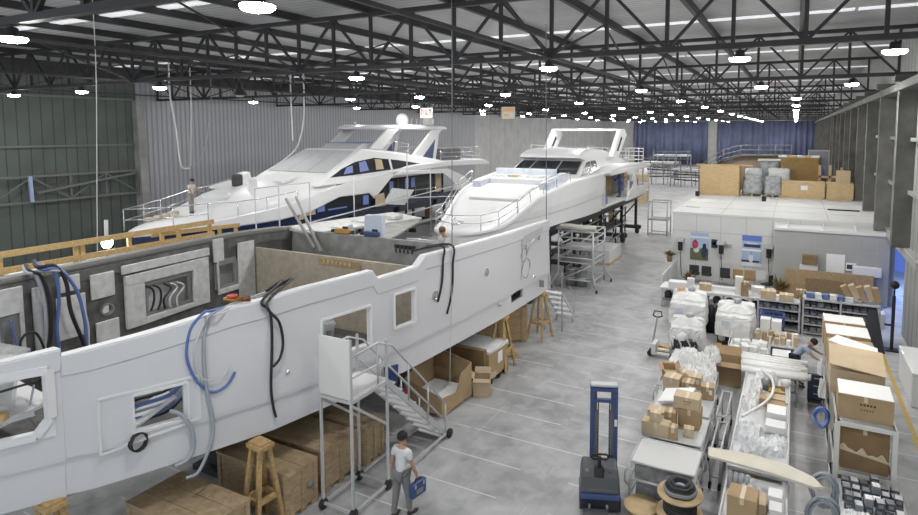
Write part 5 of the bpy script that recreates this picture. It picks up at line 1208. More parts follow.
# ------------------------------------------------------------ aisle trolleys
TUB = STEELW
def trolley(label, x0, y0, x1, y1, h, shelves, group='tube trolleys along the aisle', deck=None, handles=True):
    t = thing('trolley', label, 'trolley', ((x0+x1)/2, (y0+y1)/2, 0), 0, group); deck = deck or STEELW
    for x in (x0, x1):
        for y in (y0, y1):
            u_ = MB().tube([(x, y, .1), (x, y, h)], .022, 6).build('upright', TUB, t); MB().lathe([(.02, -.03), (.08, -.03), (.09, 0), (.08, .03), (.02, .03)], 10, (x, y, .09), 'X').build('castor', BLACK, u_)
    for z in shelves:
        if deck != 'none': MB().box(x0, y0, z-.03, x1, y1, z).build('shelf', deck, t)
        for a, b in (((x0, y0), (x0, y1)), ((x1, y0), (x1, y1)), ((x0, y0), (x1, y0)), ((x0, y1), (x1, y1))): MB().tube([(*a, z), (*b, z)], .022, 6).build('rim_tube', TUB, t)
    if handles:
        for x, s in ((x0, -1), (x1, 1)):
            MB().tube([(x, y0+.1, h-.05), (x+s*.12, y0+.05, h-.3), (x+s*.12, y0+.05, .5), (x, y0+.1, .35)], .018, 6).build('handle', TUB, t)
    return t
trolley('near trolley with a plain pale top and film-wrapped goods below', -2.86, 11.8, -1.55, 12.85, 1.0, (.25, .62, 1.0), deck=mat('pale_top', (.60, .60, .59), .5))
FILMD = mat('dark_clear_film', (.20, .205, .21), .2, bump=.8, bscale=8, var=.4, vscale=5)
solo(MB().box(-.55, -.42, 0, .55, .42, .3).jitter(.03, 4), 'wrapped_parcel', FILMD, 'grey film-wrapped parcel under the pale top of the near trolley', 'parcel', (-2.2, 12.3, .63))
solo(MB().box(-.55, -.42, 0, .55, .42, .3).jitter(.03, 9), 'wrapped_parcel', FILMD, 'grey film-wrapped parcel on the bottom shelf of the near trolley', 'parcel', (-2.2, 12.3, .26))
trolley('trolley loaded with brown cartons, second along the aisle', -2.88, 13.0, -1.6, 14.35, 1.0, (.3, .65, 1.0))
trolley('trolley with cartons and a tilted white board, third along the aisle', -2.98, 14.45, -1.62, 15.85, 1.0, (.3, .65, 1.0))
trolley('trolley under the crumpled white packing, fourth along the aisle', -3.15, 15.95, -1.75, 17.5, .95, (.3, .65, .95))
trolley('trolley with packed white goods next to the wrapped motor, fifth along the aisle', -3.2, 17.6, -1.9, 19.0, .9, (.3, .9))
# second row of tube frames beside them
trolley('empty tube trolley between the cartons and the white parts shelf, nearer one', -1.42, 13.2, -1.22, 14.6, .95, (.3, .9), deck='none', handles=False)
trolley('empty tube trolley between the cartons and the white parts shelf, further one', -1.5, 14.9, -1.28, 16.4, .95, (.3, .9), deck='none', handles=False)
GA = 'cartons on the aisle trolleys'
Z1 = 1.0
for a in (
    ('long low carton at the near edge of the carton trolley', -2.6, 13.18, .62, .3, .3, 0, CARDL), ('upright carton beside the long low one on the carton trolley', -2.22, 13.12, .2, .22, .3, .1, CARD), ('little carton near the inner edge of the carton trolley', -1.92, 13.4, .22, .2, .2, .1, CARDL),
    ('big square carton at the back of the carton trolley', -1.98, 13.95, .5, .4, .42, 0, CARD), ('middle carton between the long low and the big square one', -2.38, 13.7, .26, .3, .38, .05, CARD), ('wide pale-topped carton by the aisle edge of the carton trolley', -2.65, 13.75, .5, .34, .32, 0, CARDL)):
    carton(a[0], a[1], a[2], Z1, a[3], a[4], a[5], a[6], a[7], GA, sticker=a[0][0] == 'w')
carton('small cube carton sitting on the long low one', -2.62, 13.18, Z1+.3, .24, .2, .22, .1, CARDL, GA)
carton('printed long carton on top of the big square one', -2.05, 13.98, Z1+.42, .58, .4, .28, 0, CARDL, GA, mark=True)
for a in (
    ('carton with a dark square mark at the aisle edge of the third trolley', -2.68, 15.62, .42, .4, .42, -.1, CARDL, 1), ('carton with a white label in the middle of the third trolley', -2.28, 15.6, .32, .34, .36, 0, CARD, 0), ('carton with a white label at the inner edge of the third trolley', -1.8, 15.6, .32, .34, .34, .1, CARD, 0), ('low carton behind the labelled middle one', -2.2, 16.2, .36, .3, .34, 0, CARDL, 0)):
    carton(a[0], a[1], a[2], Z1 if a[2] < 15.9 else .95, a[3], a[4], a[5], a[6], a[7], GA, sticker=not a[8])
mb = MB().slab([(0, 0, .05), (.75, -.2, .3), (.85, .35, .42), (.1, .5, .2)], .05); solo(mb, 'white_board', PAPER, 'tilted white board lying among the cartons of the third trolley', 'board', (-2.85, 14.65, Z1))
solo(MB().box(-.3, -.2, 0, .3, .2, .14).jitter(.03, 2), 'plastic_bag', FILM, 'clear plastic bag at the aisle edge of the third trolley', 'bag', (-2.6, 14.75, Z1)) if False else None
def crumple(label, x, y, z, w, d, h, seed, m_=None, name='plastic_bag', cat='bag', group='white packing on the trolleys'):
    r = random.Random(seed); mb = MB(); N = 13; hs = {}
    for i in range(N):
        for j in range(N): hs[i, j] = r.random()
    def fn(u, v):
        i, j = round(u*(N-1)), round(v*(N-1)); a, b = u*2-1, v*2-1; e = max(abs(a), abs(b))
        k = sqrt(max(0, 1-e**3.5)); q = 1 if e == 0 else 1/((abs(a)**5+abs(b)**5)**.2)*e
        return (a*q*w/2*(.9+.2*hs[i, j]), b*q*d/2*(.9+.2*hs[j, i]), h*k*(.45+.6*hs[i, j]))
    mb.grid(fn, N-1, N-1)
    return solo(mb, name, m_ or WRAPW, label, cat, (x, y, z), group)
for i, (x, y, w, d, h) in enumerate(((-2.1, 16.9, .6, .5, .3), (-2.6, 17.1, .5, .5, .25), (-2.0, 17.3, .5, .35, .35))):
    crumple('crumpled white packing on the fourth trolley, %s from the cartons' % nth(i), x, y, .95, w, d, h, i+3)
for i, (x, y, w, d, h) in enumerate(((-2.2, 18.0, .55, .45, .4), (-2.05, 18.6, .5, .5, .45), (-2.7, 18.5, .6, .5, .3), (-2.6, 17.9, .4, .4, .35))):
    crumple('white wrapped part on the fifth trolley, %s along' % nth(i), x, y, .9, w, d, h, i+13)
carton('opened carton with loose paper at the aisle edge of the fourth trolley', -2.95, 16.6, .95, .35, .5, .3, .3, CARD, GA, kind='flaps')
carton('pale carton at the far edge of the fourth trolley', -2.55, 16.55, .95, .4, .3, .25, -.1, CARDL, GA)
carton('brown carton standing on the floor beside the wrapped motors', -1.7, 19.3, 0, .9, .7, .75, .05, CARD, None, kind='flaps')
# cable reels
def reel(label, x, y, z, r, h, cab=True, flange=None):
    flange = flange or PLY; t = thing('cable_reel', label, 'reel', (x, y, z), 0, 'cable reels by the near trolley')
    MB().lathe([(.05, 0), (r, 0), (r, .035), (.05, .035)], 28).build('flange', flange, t, world=False); MB().lathe([(.05, h-.035), (r, h-.035), (r, h), (.05, h)], 28).build('flange', flange, t, world=False)
    MB().lathe([(r*.5, .035), (r*.5, h-.035)], 20).build('drum', flange, t, world=False)
    if cab:
        for k in range(5): MB().tube([(r*.66*cos(2*pi*i/24), r*.66*sin(2*pi*i/24), .07+(h-.14)*k/4.) for i in range(24)], (h-.1)/8., 8, closed=True).build('cable_turn', BLACK, t, world=False)
    return t
reel('wooden cable reel with black cable, lower one of the reel stack', -1.75, 11.3, 0, .44, .5)
reel('wooden cable reel with black cable, upper one of the reel stack', -1.75, 11.3, .5, .43, .42)
t = thing('cable_coil', 'thick coil of black cable on top of the reel stack', 'cable', (-1.75, 11.3, .92), 0)
for k, (r, z) in enumerate(((.27, .04), (.25, .10), (.22, .15), (.16, .18), (.28, .07), (.14, .14))): MB().tube([(r*cos(2*pi*i/24), r*sin(2*pi*i/24), z+.01*sin(5*i)) for i in range(24)], .045, 8, closed=True).build('turn', BLACK if k != 4 else GREYP, t, world=False)
MB().lathe([(.1, .0), (.12, .12), (.05, .16)], 14).build('hub', mat('blue_grey_hub', (.3, .36, .48), .4), t, world=False)
reel('flat wooden reel flange showing at the bottom edge of the picture', -2.5, 11.35, 0, .34, .42, False)
# pallet jack
t = thing('pallet_jack', 'white hand pallet truck with a raised tow handle in the aisle', 'pallet truck', (-4.1, 20.5, 0))
JW = mat('jack_white', (.6, .61, .62), .4)
for s in (-.2, .2): MB().box(.0, s-.08, .12, 1.1, s+.08, .2).build('fork', JW, t, world=False, bevel=.02); MB().lathe([(.02, -.06), (.07, -.06), (.07, .06), (.02, .06)], 10, (1.0, s, .07), 'Y').build('roller', BLACK, t, world=False)
MB().box(-.14, -.28, .1, .02, .28, .5).build('body', JW, t, world=False, bevel=.03)
MB().tube([(-.16, 0, .3), (-.12, .35, .9), (-.1, .55, 1.25)], .03, 8).build('handle_shaft', GREYP, t, world=False); MB().tube([(-.26, .55, 1.25), (-.22, .62, 1.4), (.02, .62, 1.4), (.06, .55, 1.25), (-.1, .53, 1.2), (-.26, .55, 1.25)], .025, 8).build('grip', BLACK, t, world=False)
for s in (-.1, .1): MB().lathe([(.03, -.04), (.1, -.04), (.1, .04), (.03, .04)], 14, (-.2, s, .1), 'Y').build('wheel', BLACK, t, world=False)
# wrapped engines
def engine(label, x, y, w, d, h, seed, opened=False, rz=0, pal=True):
    r = random.Random(seed); t = thing('wrapped_engine', label, 'engine', (x, y, 0), rz, 'wrapped engines by the aisle')
    EB = mat('engine_grey', (.38, .39, .40), .45, .3)
    MB().box(-w*.42, -d*.42, .14, w*.42, d*.42, .5).build('base_frame', DARKST, t, world=False)
    for s in (-1, 1): MB().box(s*w*.36-.09, -d*.6, 0, s*w*.36+.09, d*.6, .14).build('skid_timber', TIMBER, t, world=False)
    for k in range(4): MB().lathe([(.03, -d*.46), (.12, -d*.46), (.13, -d*.4), (.03, -d*.38)], 14, (-w*.3+k*w*.2, 0, .34), 'Y').build('pulley', BLACK if k % 2 else EB, t, world=False)
    mb = MB(); rings = []; fold = [r.uniform(-.05, .05) for _ in range(28)]
    for k in range(10):
        f = k/9; s = 1.0-.10*f**3; ring = []
        for i in range(28):
            a = 2*pi*i/28; ca, sa = cos(a), sin(a); q = (abs(ca)**8+abs(sa)**8)**(-1/8.)
            zz = .46+(h-.46)*f-(r.uniform(0, .06) if k == 0 else 0)
            if sa < -.15 and f > .6: zz = min(zz, .46+(h-.46)*(.6+(f-.6)*.55))
            dd = fold[i]*(1-.6*f)+r.uniform(-.018, .018)
            yy = sa*q*(d/2*s+dd)+( .0 if not (sa < -.15 and f > .85) else .12)
            ring.append((ca*q*(w/2*s+dd), yy*.66+d*.17 if opened else yy, zz+r.uniform(-.025, .025)))
        rings.append(ring)
    rings.append([(p[0]*.6, p[1]*.6+.05, h-.02+r.uniform(-.03, .05)) for p in rings[-1]]); rings.append([(p[0]*.25, p[1]*.25+.05, h+r.uniform(-.02, .05)) for p in rings[-2]])
    mb.loft(rings); mb.build('film_wrapping', WRAPW, t, world=False)
    MB().lathe([(.13, h-.05), (.14, h+.14), (.1, h+.16), (.02, h+.16)], 16, (.05, .25, 0)).build('exhaust_stub', EB, t, world=False)
    if opened:
        MB().lathe([(.05, -d*.66), (.16, -d*.64), (.17, -d*.4), (.05, -d*.4)], 18, (-.1, 0, h*.66), 'Y').build('air_filter', PAINT, t, world=False)
        MB().cbox((.05, -d*.5, h*.42), (w*.66, .24, h*.42), 0, .1).build('engine_block', DARKST, t, world=False, bevel=.03)
        for k in range(9): a, b = r.uniform(-.42, .42), r.uniform(.3, .78); MB().cbox((a*w, -d*.56, b*h), (r.uniform(.06, .16), .12, r.uniform(.05, .14)), r.uniform(-.4, .4), 0, r.uniform(-.5, .5)).build('fitting', r.choice((PAINT, EB, STEELW, PAINT)), t, world=False, bevel=.01)
        for k in range(4): a = -.4+.26*k; MB().tube([(a*w, -d*.5, h*.3), (a*w+.08, -d*.64, h*.5), (a*w-.06, -d*.6, h*.72), (a*w+.1, -d*.45, h*.85)], .028, 8, curve=True).build('pipe', STEELW, t, world=False)
        MB().box(.14, -d*.68, h*.34, .26, -d*.62, h*.44).build('red_tag', RED, t, world=False)
    else:
        MB().box(-w*.3, -d*.54, h*.55, -w*.1, -d*.52, h*.68).build('label_sticker', mat('pale_blue_label', (.55, .6, .72), .5), t, world=False)
    return t
engine('tall white-wrapped engine behind the opened one, with a stained film top', -3.5, 23.6, 1.35, 1.15, 1.55, 2)
engine('white-wrapped engine on timber skids, next to the long storage shelving', -1.75, 22.9, 1.35, 1.15, 1.5, 5)
engine('opened white engine with round filter and red tag, nearest of the engines', -3.1, 20.5, 1.15, .95, 1.45, 8, True)
crumple('orange-stained film fold on the tallest wrapped engine', -3.85, 23.75, 1.6, .3, .3, .1, 31, mat('stain_orange', (.6, .4, .18), .5), 'film_fold', 'film', None)
pallet('timber pallet on the floor in front of the second wrapped engine', -2.2, 21.4, 0, 1.3, .9, .1)
for k, (x, y, rz) in enumerate(((-3.95, 20.7, .4), (-3.9, 21.1, -.3))):
    solo(MB().box(-.25, -.12, 0, .25, .12, .18), 'timber_block', TIMBER, 'short timber block on the floor by the opened engine, %s one' % ('nearer' if k == 0 else 'further'), 'timber', (x, y, 0), 'timber blocks by the engine', rz=rz)
for k, x in enumerate((-2.72, -2.5, -2.28)):
    t = thing('canister', 'black canister standing between the two wrapped engines, %s from the aisle' % nth(k), 'canister', (x-.2, 23.9, 0), 0, 'canisters between the engines'); MB().lathe([(.16, 0), (.16, .95), (.08, 1.05), (.06, 1.1)], 14).build('body', BLACK, t, world=False); MB().lathe([(.07, 1.1), (.07, 1.16), (.01, 1.17)], 10).build('cap', GREYP, t, world=False)
# work bench with white panels in front of the office
t = thing('work_bench', 'long white-topped work bench in front of the office chairs', 'bench', (-2.5, 26.9, 0))
MB().box(-5.2, 26.4, .85, -.2, 27.5, .9).build('bench_top', PAINT, t)
for x in (-5.1, -3.9, -2.6, -1.4, -.3):
    for y in (26.45, 27.45): MB().tube([(x, y, 0), (x, y, .85)], .03, 6).build('leg', STEELW, t)
MB().box(-5.1, 26.5, .3, -.3, 27.4, .34).build('lower_shelf', GREYP, t)
for x, y, w, d, h, m_, lab, c_ in ((-4.4, 26.7, .9, .5, .28, PAPER, 'white box on the end of the long bench by the partition', 'box'), (-3.9, 26.6, .3, .3, .5, WRAPW, 'rolled white sheet standing on the long bench', 'roll'), (-3.3, 26.8, .5, .4, .3, CARDL, 'light carton on the long bench, behind the tall wrapped engine', 'box'), (-1.95, 26.8, .3, .3, .75, PAPER, 'white upright box on the long bench', 'box'), (-1.7, 26.6, .3, .35, .6, CARD, 'brown upright carton beside the white upright box', 'box'), (-1.2, 26.8, .5, .4, .4, PAPER, 'white box near the shelving end of the long bench', 'box'), (-.7, 26.8, .3, .3, .35, FILM, 'film-wrapped part at the shelving end of the long bench', 'parcel'), (-2.6, 27.1, 1.0, .3, .15, PAINT, 'flat white panel lying on the long bench', 'panel')):
    carton(lab, x, y, .9, w, d, h, .08, m_, 'goods on the long bench', cat=c_, name={'box': 'packing_box', 'roll': 'sheet_roll', 'parcel': 'wrapped_parcel', 'panel': 'white_sheet'}[c_], tape=m_ in (CARD, CARDL))
r = random.Random(4)
for k in range(9):
    x = -4.9+.52*k; t = thing('engine_part', 'dark machine part under the long bench, %s from the partition' % nth(k), 'machine part', (x, 26.9, .34), 0, 'machine parts under the bench')
    MB().lathe([(.05, 0), (.17, .02), (.18, .22), (.1, .3), (.03, .32)], 12).build('body', BLACK if k % 2 else DARKST, t, world=False); MB().tube([(.1, 0, .2), (.2, -.1, .3)], .04, 6).build('spout', GREYP, t, world=False)
# ------------------------------------------------------------ storage shelving with bins
def shelving(label, x0, x1, y0, y1, levels, h):
    t = thing('shelving_unit', label, 'shelving', ((x0+x1)/2, (y0+y1)/2, 0), 0, 'storage shelving')
    n = max(2, int(round((x1-x0)/1.25))+1)
    for i in range(n):
        x = x0+(x1-x0)*i/(n-1)
        for y in (y0, y1): MB().box(x-.03, y-.03, 0, x+.03, y+.03, h).build('upright', STEELW, t)
    for z in levels: MB().box(x0, y0, z-.05, x1, y1, z).build('shelf', STEELW, t)
    MB().box(x0, y1+.03, .1, x1, y1+.05, h-.05).build('dark_backing', DARK, t)  # dark sheet added so the shelf interior reads as shaded
    return t
shelving('grey storage shelving with cartons on top, between the wrapped engine and the long unit', -1.1, .38, 25.2, 25.9, (.12, .5, .88, 1.2), 1.25)
shelving('long grey storage shelving full of dark bins in front of the chipboard sheets', .5, 3.0, 25.2, 25.9, (.12, .45, .78, 1.1, 1.42), 1.5)
BINM = [mat('black_bin', (.02, .021, .026), .5), mat('navy_bin', (.03, .045, .10), .5), mat('grey_bin', (.13, .135, .14), .5)]
def bin0(m_):
    t = thing('storage_bin', '', 'bin', (0, 0, 0), 0, 'small dark bins on the storage shelving')
    b_ = MB().prism([(-.12, 0), (-.15, .1), (-.08, .19), (.22, .19), (.22, 0)], -.1, .1, 'X').build('body', m_, t, world=False); MB().box(-.08, -.16, .03, .08, -.14, .09).build('label_holder', GREYP, b_, world=False)
    return t
BP = None; r = random.Random(9); first = [None]*3
for ui, (x0, n, lv) in enumerate(((-1.0, 6, (.5, .88)), (.62, 10, (.12, .45, .78, 1.1)))):
    for li, z in enumerate(lv):
        for k in range(n):
            mi = r.choice((0, 0, 1, 2)); loc = (x0+.235*k, 25.4, z); lab = '%s bin on the %s, %s shelf up, %s from aisle end' % (('black', 'navy', 'grey')[mi], ('shelving with cartons on top', 'long shelving unit')[ui], ('lowest', 'second', 'third', 'fourth')[li], nth(k))
            if first[mi] is None: first[mi] = bin0(BINM[mi]); first[mi].location = loc; first[mi]['label'] = lab
            else: copy_tree(first[mi], loc, None, lab)
for k, (x, w, h, m_) in enumerate(((-.75, .55, .32, CARDL), (-.1, .5, .25, CARDL))): carton('%s carton on top of the shelving with bins' % ('taller' if k == 0 else 'lower'), x, 25.5, 1.2, w, .45, h, 0, m_, 'cartons on the shelving')
for k in range(6): solo(MB().box(-.16, -.15, 0, .16, .15, .2), 'clear_tub', FILM if k % 2 else mat('blue_tub', (.12, .18, .36), .4), '%s tub on the top shelf of the long unit, %s from its aisle end' % ('blue' if k % 2 == 0 else 'clear', nth(k)), 'tub', (.75+.36*k*.7, 25.5, 1.42), 'tubs on the long shelving', bevel=.02)
for k in range(5):
    mb = MB(); mb.cbox((0, 0, .25), (.2, .3, .55), 0, 0, -.5+.06*k); solo(mb, 'long_carton', CARDL if k % 2 else CARD, 'long narrow carton leaning on top of the long shelving, %s from its aisle end' % nth(k), 'box', (1.95+.24*k, 25.6, 1.5+(.05 if k % 2 else 0)), 'leaning long cartons')
solo(MB().box(-.12, -.2, 0, .12, .2, 1.45), 'cardboard_column', CARD, 'tall narrow brown carton between the two shelving units', 'box', (.44-.0, 24.9, 0)) if False else None
carton('tall brown carton standing in the gap between the shelving units', .42, 26.25, 0, .36, .3, 1.5, 0, CARD)
t = thing('blue_crate', 'blue open transport crate in front of the shelving with bins', 'crate', (-.55, 24.3, 0))
BC = mat('crate_blue', (.05, .10, .32), .5)
for a in ((-.4, -.3), (.4, -.3), (-.4, .3), (.4, .3)): MB().box(a[0]-.03, a[1]-.03, 0, a[0]+.03, a[1]+.03, .95).build('corner_post', BC, t, world=False)
for z in (.1, .5, .92):
    for s in (-.3, .3): MB().box(-.4, s-.015, z-.03, .4, s+.015, z+.03).build('slat', BC, t, world=False)
    for s in (-.4, .4): MB().box(s-.015, -.3, z-.03, s+.015, .3, z+.03).build('slat', BC, t, world=False)
for k, (x, y, w, d, h, lab) in enumerate(((-.75, 23.4, .34, .4, .55, 'upright white box in front of the blue crate, nearer the engine'), (-.38, 23.45, .34, .4, .5, 'upright white box in front of the blue crate, nearer the gangway'))): carton(lab, x, y, .45, w, d, h, 0, PAPER, 'white boxes by the blue crate', tape=False, name='white_box')
trolley('low trolley carrying the white boxes in front of the blue crate', -1.05, 22.2, .35, 24.0, .45, (.2, .45), handles=False) if False else None
t = thing('low_table', 'low white table crowded with small cartons in front of the blue crate', 'table', (-.35, 22.9, 0)); MB().box(-1.05, 22.1, .4, .35, 23.8, .45).build('table_top', PAINT, t)
for x in (-1.0, .3):
    for y in (22.15, 23.75): MB().tube([(x, y, 0), (x, y, .4)], .03, 6).build('leg', STEELW, t)
r = random.Random(21)
for k in range(14):
    x = -.95+.2*(k % 7)+r.uniform(-.02, .02); y = 22.3+.36*(k//7)+r.uniform(-.04, .04); h = r.uniform(.16, .38); m_ = r.choice((CARDL, CARD, PAPER, CARDL))
    carton('small %s carton on the low table, %s row, %s from the engines' % ('white' if m_ is PAPER else 'brown', ('front', 'second')[k//7], nth(k % 7)), x, y, .45, .15, .2, h, r.uniform(-.2, .2), m_, 'small cartons on the low table', tape=False)
# bundle of white pipes across two trestles
t = thing('pipe_trestle', 'low tube stand carrying the white pipe bundle', 'stand', (-.3, 18.9, 0))
for x in (-1.0, .3):
    for y in (18.3, 19.5): MB().tube([(x, y, 0), (x, y, .78)], .03, 6).build('leg', STEELW, t)
    MB().tube([(x, 18.1, .8), (x, 19.7, .8)], .03, 6).build('bearer', STEELW, t)
MB().tube([(-1.0, 18.4, .4), (.3, 18.4, .4)], .025, 6).build('tie', STEELW, t)
r = random.Random(33)
for k in range(16):
    y = 18.2+.085*k; L0, L1 = -1.2+r.uniform(-.08, .1), .45+r.uniform(-.2, .2); ry = r.uniform(.06, .09)
    solo(MB().tube([(L0, 0, 0), (L1, r.uniform(-.05, .05), r.uniform(0, .04))], ry, 10), 'wrapped_pipe', WRAPW if k % 3 else PAPER, 'white wrapped pipe in the bundle, %s from the parts shelf' % nth(k), 'pipe', (0, y, .83+ry+(.11 if k in (3, 5, 8, 10, 12) else 0)), 'white wrapped pipes')
# dark blue cabinet, chair man sits by
t = thing('tool_cabinet', 'dark blue tool cabinet beside the bending worker', 'cabinet', (.82, 19.1, 0)); MB().box(-.24, -.25, .08, .24, .25, .85).build('body', mat('cabinet_navy', (.035, .045, .09), .5), t, world=False, bevel=.01); MB().box(-.26, -.27, .85, .26, .27, .89).build('top', GREYP, t, world=False)
for z in (.15, .38, .61): d_ = MB().box(-.21, -.265, z, .21, -.25, z+.2).build('drawer', mat('cabinet_navy2', (.045, .055, .11), .4), t, world=False, bevel=.01); MB().box(-.1, -.285, z+.13, .1, -.265, z+.155).build('handle', STEELW, d_, world=False)
for a in (-.2, .2):
    for b in (-.2, .2): MB().lathe([(.02, -.02), (.04, -.02), (.04, .02), (.02, .02)], 10, (a, b, .04), 'X').build('castor', BLACK, t, world=False)
# ------------------------------------------------------------ white parts shelf
t = thing('parts_shelf', 'long white tube-framed shelf covered with packed white parts', 'shelf', (-.45, 15, 0))
SX0, SX1, SYA, SYB, SZ = -1.03, .1, 12.75, 18.2, .85
MB().box(SX0, SYA, SZ-.04, SX1, SYB, SZ).build('top_shelf', STEELW, t); MB().box(SX0, SYA, .3, SX1, SYB, .33).build('lower_shelf', STEELW, t)
for x in (SX0, SX1):
    MB().tube([(x, SYA, SZ+.03), (x, SYB, SZ+.03)], .025, 6).build('side_rail', PAINT, t)
    for y in (SYA, 14.6, 16.4, SYB): MB().tube([(x, y, 0), (x, y, SZ)], .025, 6).build('leg', STEELW, t)
for y in (SYA, 14.6, 16.4, SYB): MB().tube([(SX0, y, SZ+.03), (SX1, y, SZ+.03)], .02, 6).build('crossbar', STEELW, t)
GB = 'packed parts on the white shelf'
for i, (x, y, w, d, h) in enumerate(((-.62, 17.7, .35, .7, .25), (-.72, 16.9, .35, .9, .28), (-.78, 16.0, .38, .8, .25), (-.3, 17.6, .22, .5, .35), (-.7, 14.3, .6, .8, .3), (-.25, 13.9, .6, .6, .2), (-.6, 13.5, .5, .4, .25), (-.1, 14.2, .4, .5, .18))):
    crumple('crumpled white plastic on the parts shelf, %s from the pipe bundle' % nth([0, 2, 3, 1, 4, 6, 7, 5][i]), x, y, SZ, w, d, h, 40+i, WRAPW if i < 4 else FILM, group=GB)
solo(MB().tube([(.1, 2.2, .06), (.35, 1.6, .12), (.42, .9, .1), (.3, .2, .08), (.0, -.5, .06), (-.2, -.9, .05)], .035, 8, curve=True), 'white_tube', PAINT, 'long curved white tube lying along the parts shelf', 'tube', (-.7, 15.6, SZ+.2))
for a in (('tray carton with yellowish parts on the parts shelf', -.2, 16.85, .4, .45, .2, CARD, 'open'), ('white carton behind the red-marked one', -.22, 16.3, .45, .35, .22, CARDL, 'closed'), ('brown carton with a red mark on the parts shelf', -.2, 15.9, .45, .3, .22, CARD, 'closed'), ('stacked white box near the middle of the parts shelf', -.18, 15.35, .42, .5, .3, PAPER, 'closed'), ('white flat box after the middle of the parts shelf', -.18, 14.8, .42, .4, .2, PAINT, 'closed'), ('small brown carton by the curved white tube', -.5, 16.2, .18, .3, .2, CARD, 'closed')):
    t = carton(a[0], a[1], a[2], SZ, a[3], a[4], a[5], 0, a[6], GB, kind=a[7], tape=False)
    if 'red' in a[0] and 'behind' not in a[0]: MB().box(.05, -.154, .05, .15, -.151, .15).build('red_mark', RED, t, world=False)
r = random.Random(17)
for k in range(7): solo(MB().lathe([(.05, 0), (.075, .04), (.05, .08), (.02, .05)], 10), 'brass_fitting', mat('yellow_fitting', (.55, .42, .15), .5), 'yellowish round fitting in the tray carton', 'fitting', (-.34+.09*(k % 4), 16.75+.14*(k//4), SZ+.1), 'yellowish fittings in the tray carton')
solo(MB().lathe([(.13, 0), (.14, .25), (.1, .28), (.1, .3), (.02, .3)], 14), 'metal_pump', mat('steel_part', (.25, .26, .27), .4, .5), 'dark round metal part between the white plastic on the parts shelf', 'machine part', (-.47, 17.2, SZ))
solo(MB().lathe([(.12, 0), (.14, .16), (.05, .2)], 14), 'dome_fitting', PAINT, 'white dome cap at the far end of the parts shelf', 'part', (.0, 17.6, SZ))
# near part of the same row
t = thing('parts_table', 'white tube-framed table carrying cartons at the near end of the parts row', 'table', (-.5, 11.6, 0)); MB().box(-1.0, 10.6, .78, .1, 12.6, .82).build('table_top', STEELW, t)
for x in (-1.0, .1):
    MB().tube([(x, 10.6, .84), (x, 12.6, .84)], .025, 6).build('side_rail', PAINT, t)
    for y in (10.65, 12.55): MB().tube([(x, y, 0), (x, y, .8)], .025, 6).build('leg', STEELW, t)
carton('big brown carton standing at the near end of the parts table', -.62, 11.2, .82, .5, .45, .48, -.05, CARD, GB)
for a in (('white box on the parts table, nearest the gangway', -.1, 11.75, .24, .3, .3, PAPER), ('second white box on the parts table, towards the camera', -.08, 11.35, .22, .3, .28, PAINT), ('brown opened carton at the gangway edge of the parts table', -.1, 10.95, .34, .3, .16, CARD), ('pale flat carton between the white boxes and the big carton', -.35, 11.6, .22, .4, .2, CARDL)): carton(a[0], a[1], a[2], .82, a[3], a[4], a[5], 0, a[6], GB, tape=False)
crumple('bubble-wrapped bundle behind the big brown carton', -.5, 11.8, .82, .45, .4, .3, 61, FILM, group=GB)
for k in range(4): solo(MB().tube([(0, 0, 0), (.02*k, .02, .32)], .05, 8), 'wrapped_tube', FILMG, 'short grey wrapped tube standing under the long board, %s from the trolleys' % nth(k), 'tube', (-.92+.09*k, 12.05, .82), 'grey wrapped tubes')
mb = MB().prism([(-1.38, 12.4), (-1.42, 12.75), (-.6, 12.85), (.1, 12.75), (.55, 12.5), (.7, 12.22), (.55, 12.15), (-.2, 12.3), (-.8, 12.35)], 0, .05, 'Z'); solo(mb, 'long_board', mat('cream_board', (.62, .58, .49), .6, var=.06), 'long cream tapered board lying across the parts row', 'board', (0, 0, 1.14)) 
# ------------------------------------------------------------ tall rack with cartons
RACKW = mat('cream_rack_paint', (.66, .65, .62), .5)
t = thing('carton_rack', 'tall white-framed rack with big cartons beside the yellow floor line', 'rack', (1.5, 15.5, 0))
RX0, RX1, RYA, RYB, RZT = .98, 1.98, 13.5, 19.0, 1.98
for y in (RYA, 15.3, 17.1, RYB):
    for x in (RX0, RX1): MB().box(x-.045, y-.04, 0, x+.045, y+.04, RZT).build('upright', RACKW, t)
    for z in (.95, RZT): MB().box(RX0, y-.03, z-.09, RX1, y+.03, z).build('cross_beam', RACKW, t)
for x in (RX0, RX1):
    for z in (.15, .95, RZT): MB().box(x-.03, RYA, z-.06, x+.03, RYB, z).build('long_beam', RACKW, t)
for z in (.15, .95): MB().box(RX0, RYA, z-.02, RX1, RYB, z).build('shelf', STEELW, t)
MB().box(RX0, RYA, RZT-.02, RX1, RYB, RZT).build('top_shelf', STEELW, t)
GC = 'big cartons of the tall rack'
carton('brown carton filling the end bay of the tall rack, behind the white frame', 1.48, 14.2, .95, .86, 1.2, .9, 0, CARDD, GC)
carton('big taped carton with black print on top of the tall rack, nearest the camera', 1.48, 14.1, RZT, .98, .8, .5, -.02, CARD, GC, mark=True, top=PAPER)
carton('wide carton with a tilted pale flap lid on top of the tall rack, second along', 1.42, 15.35, RZT, 1.05, .9, .55, .0, CARDL, GC, kind='closed', tape=False)
mb = MB().slab([(-.56, -.5, 0), (.52, -.55, -.12), (.54, .4, .1), (-.54, .45, .16)], .02); solo(mb, 'cardboard_sheet', CARDL, 'pale tilted carton lid lying over the second carton of the tall rack', 'lid', (1.42, 15.3, RZT+.7))
carton('opened carton with white flaps spread on top of the tall rack, third along', 1.42, 16.6, RZT, 1.0, .95, .6, .03, CARD, GC, tape=False)
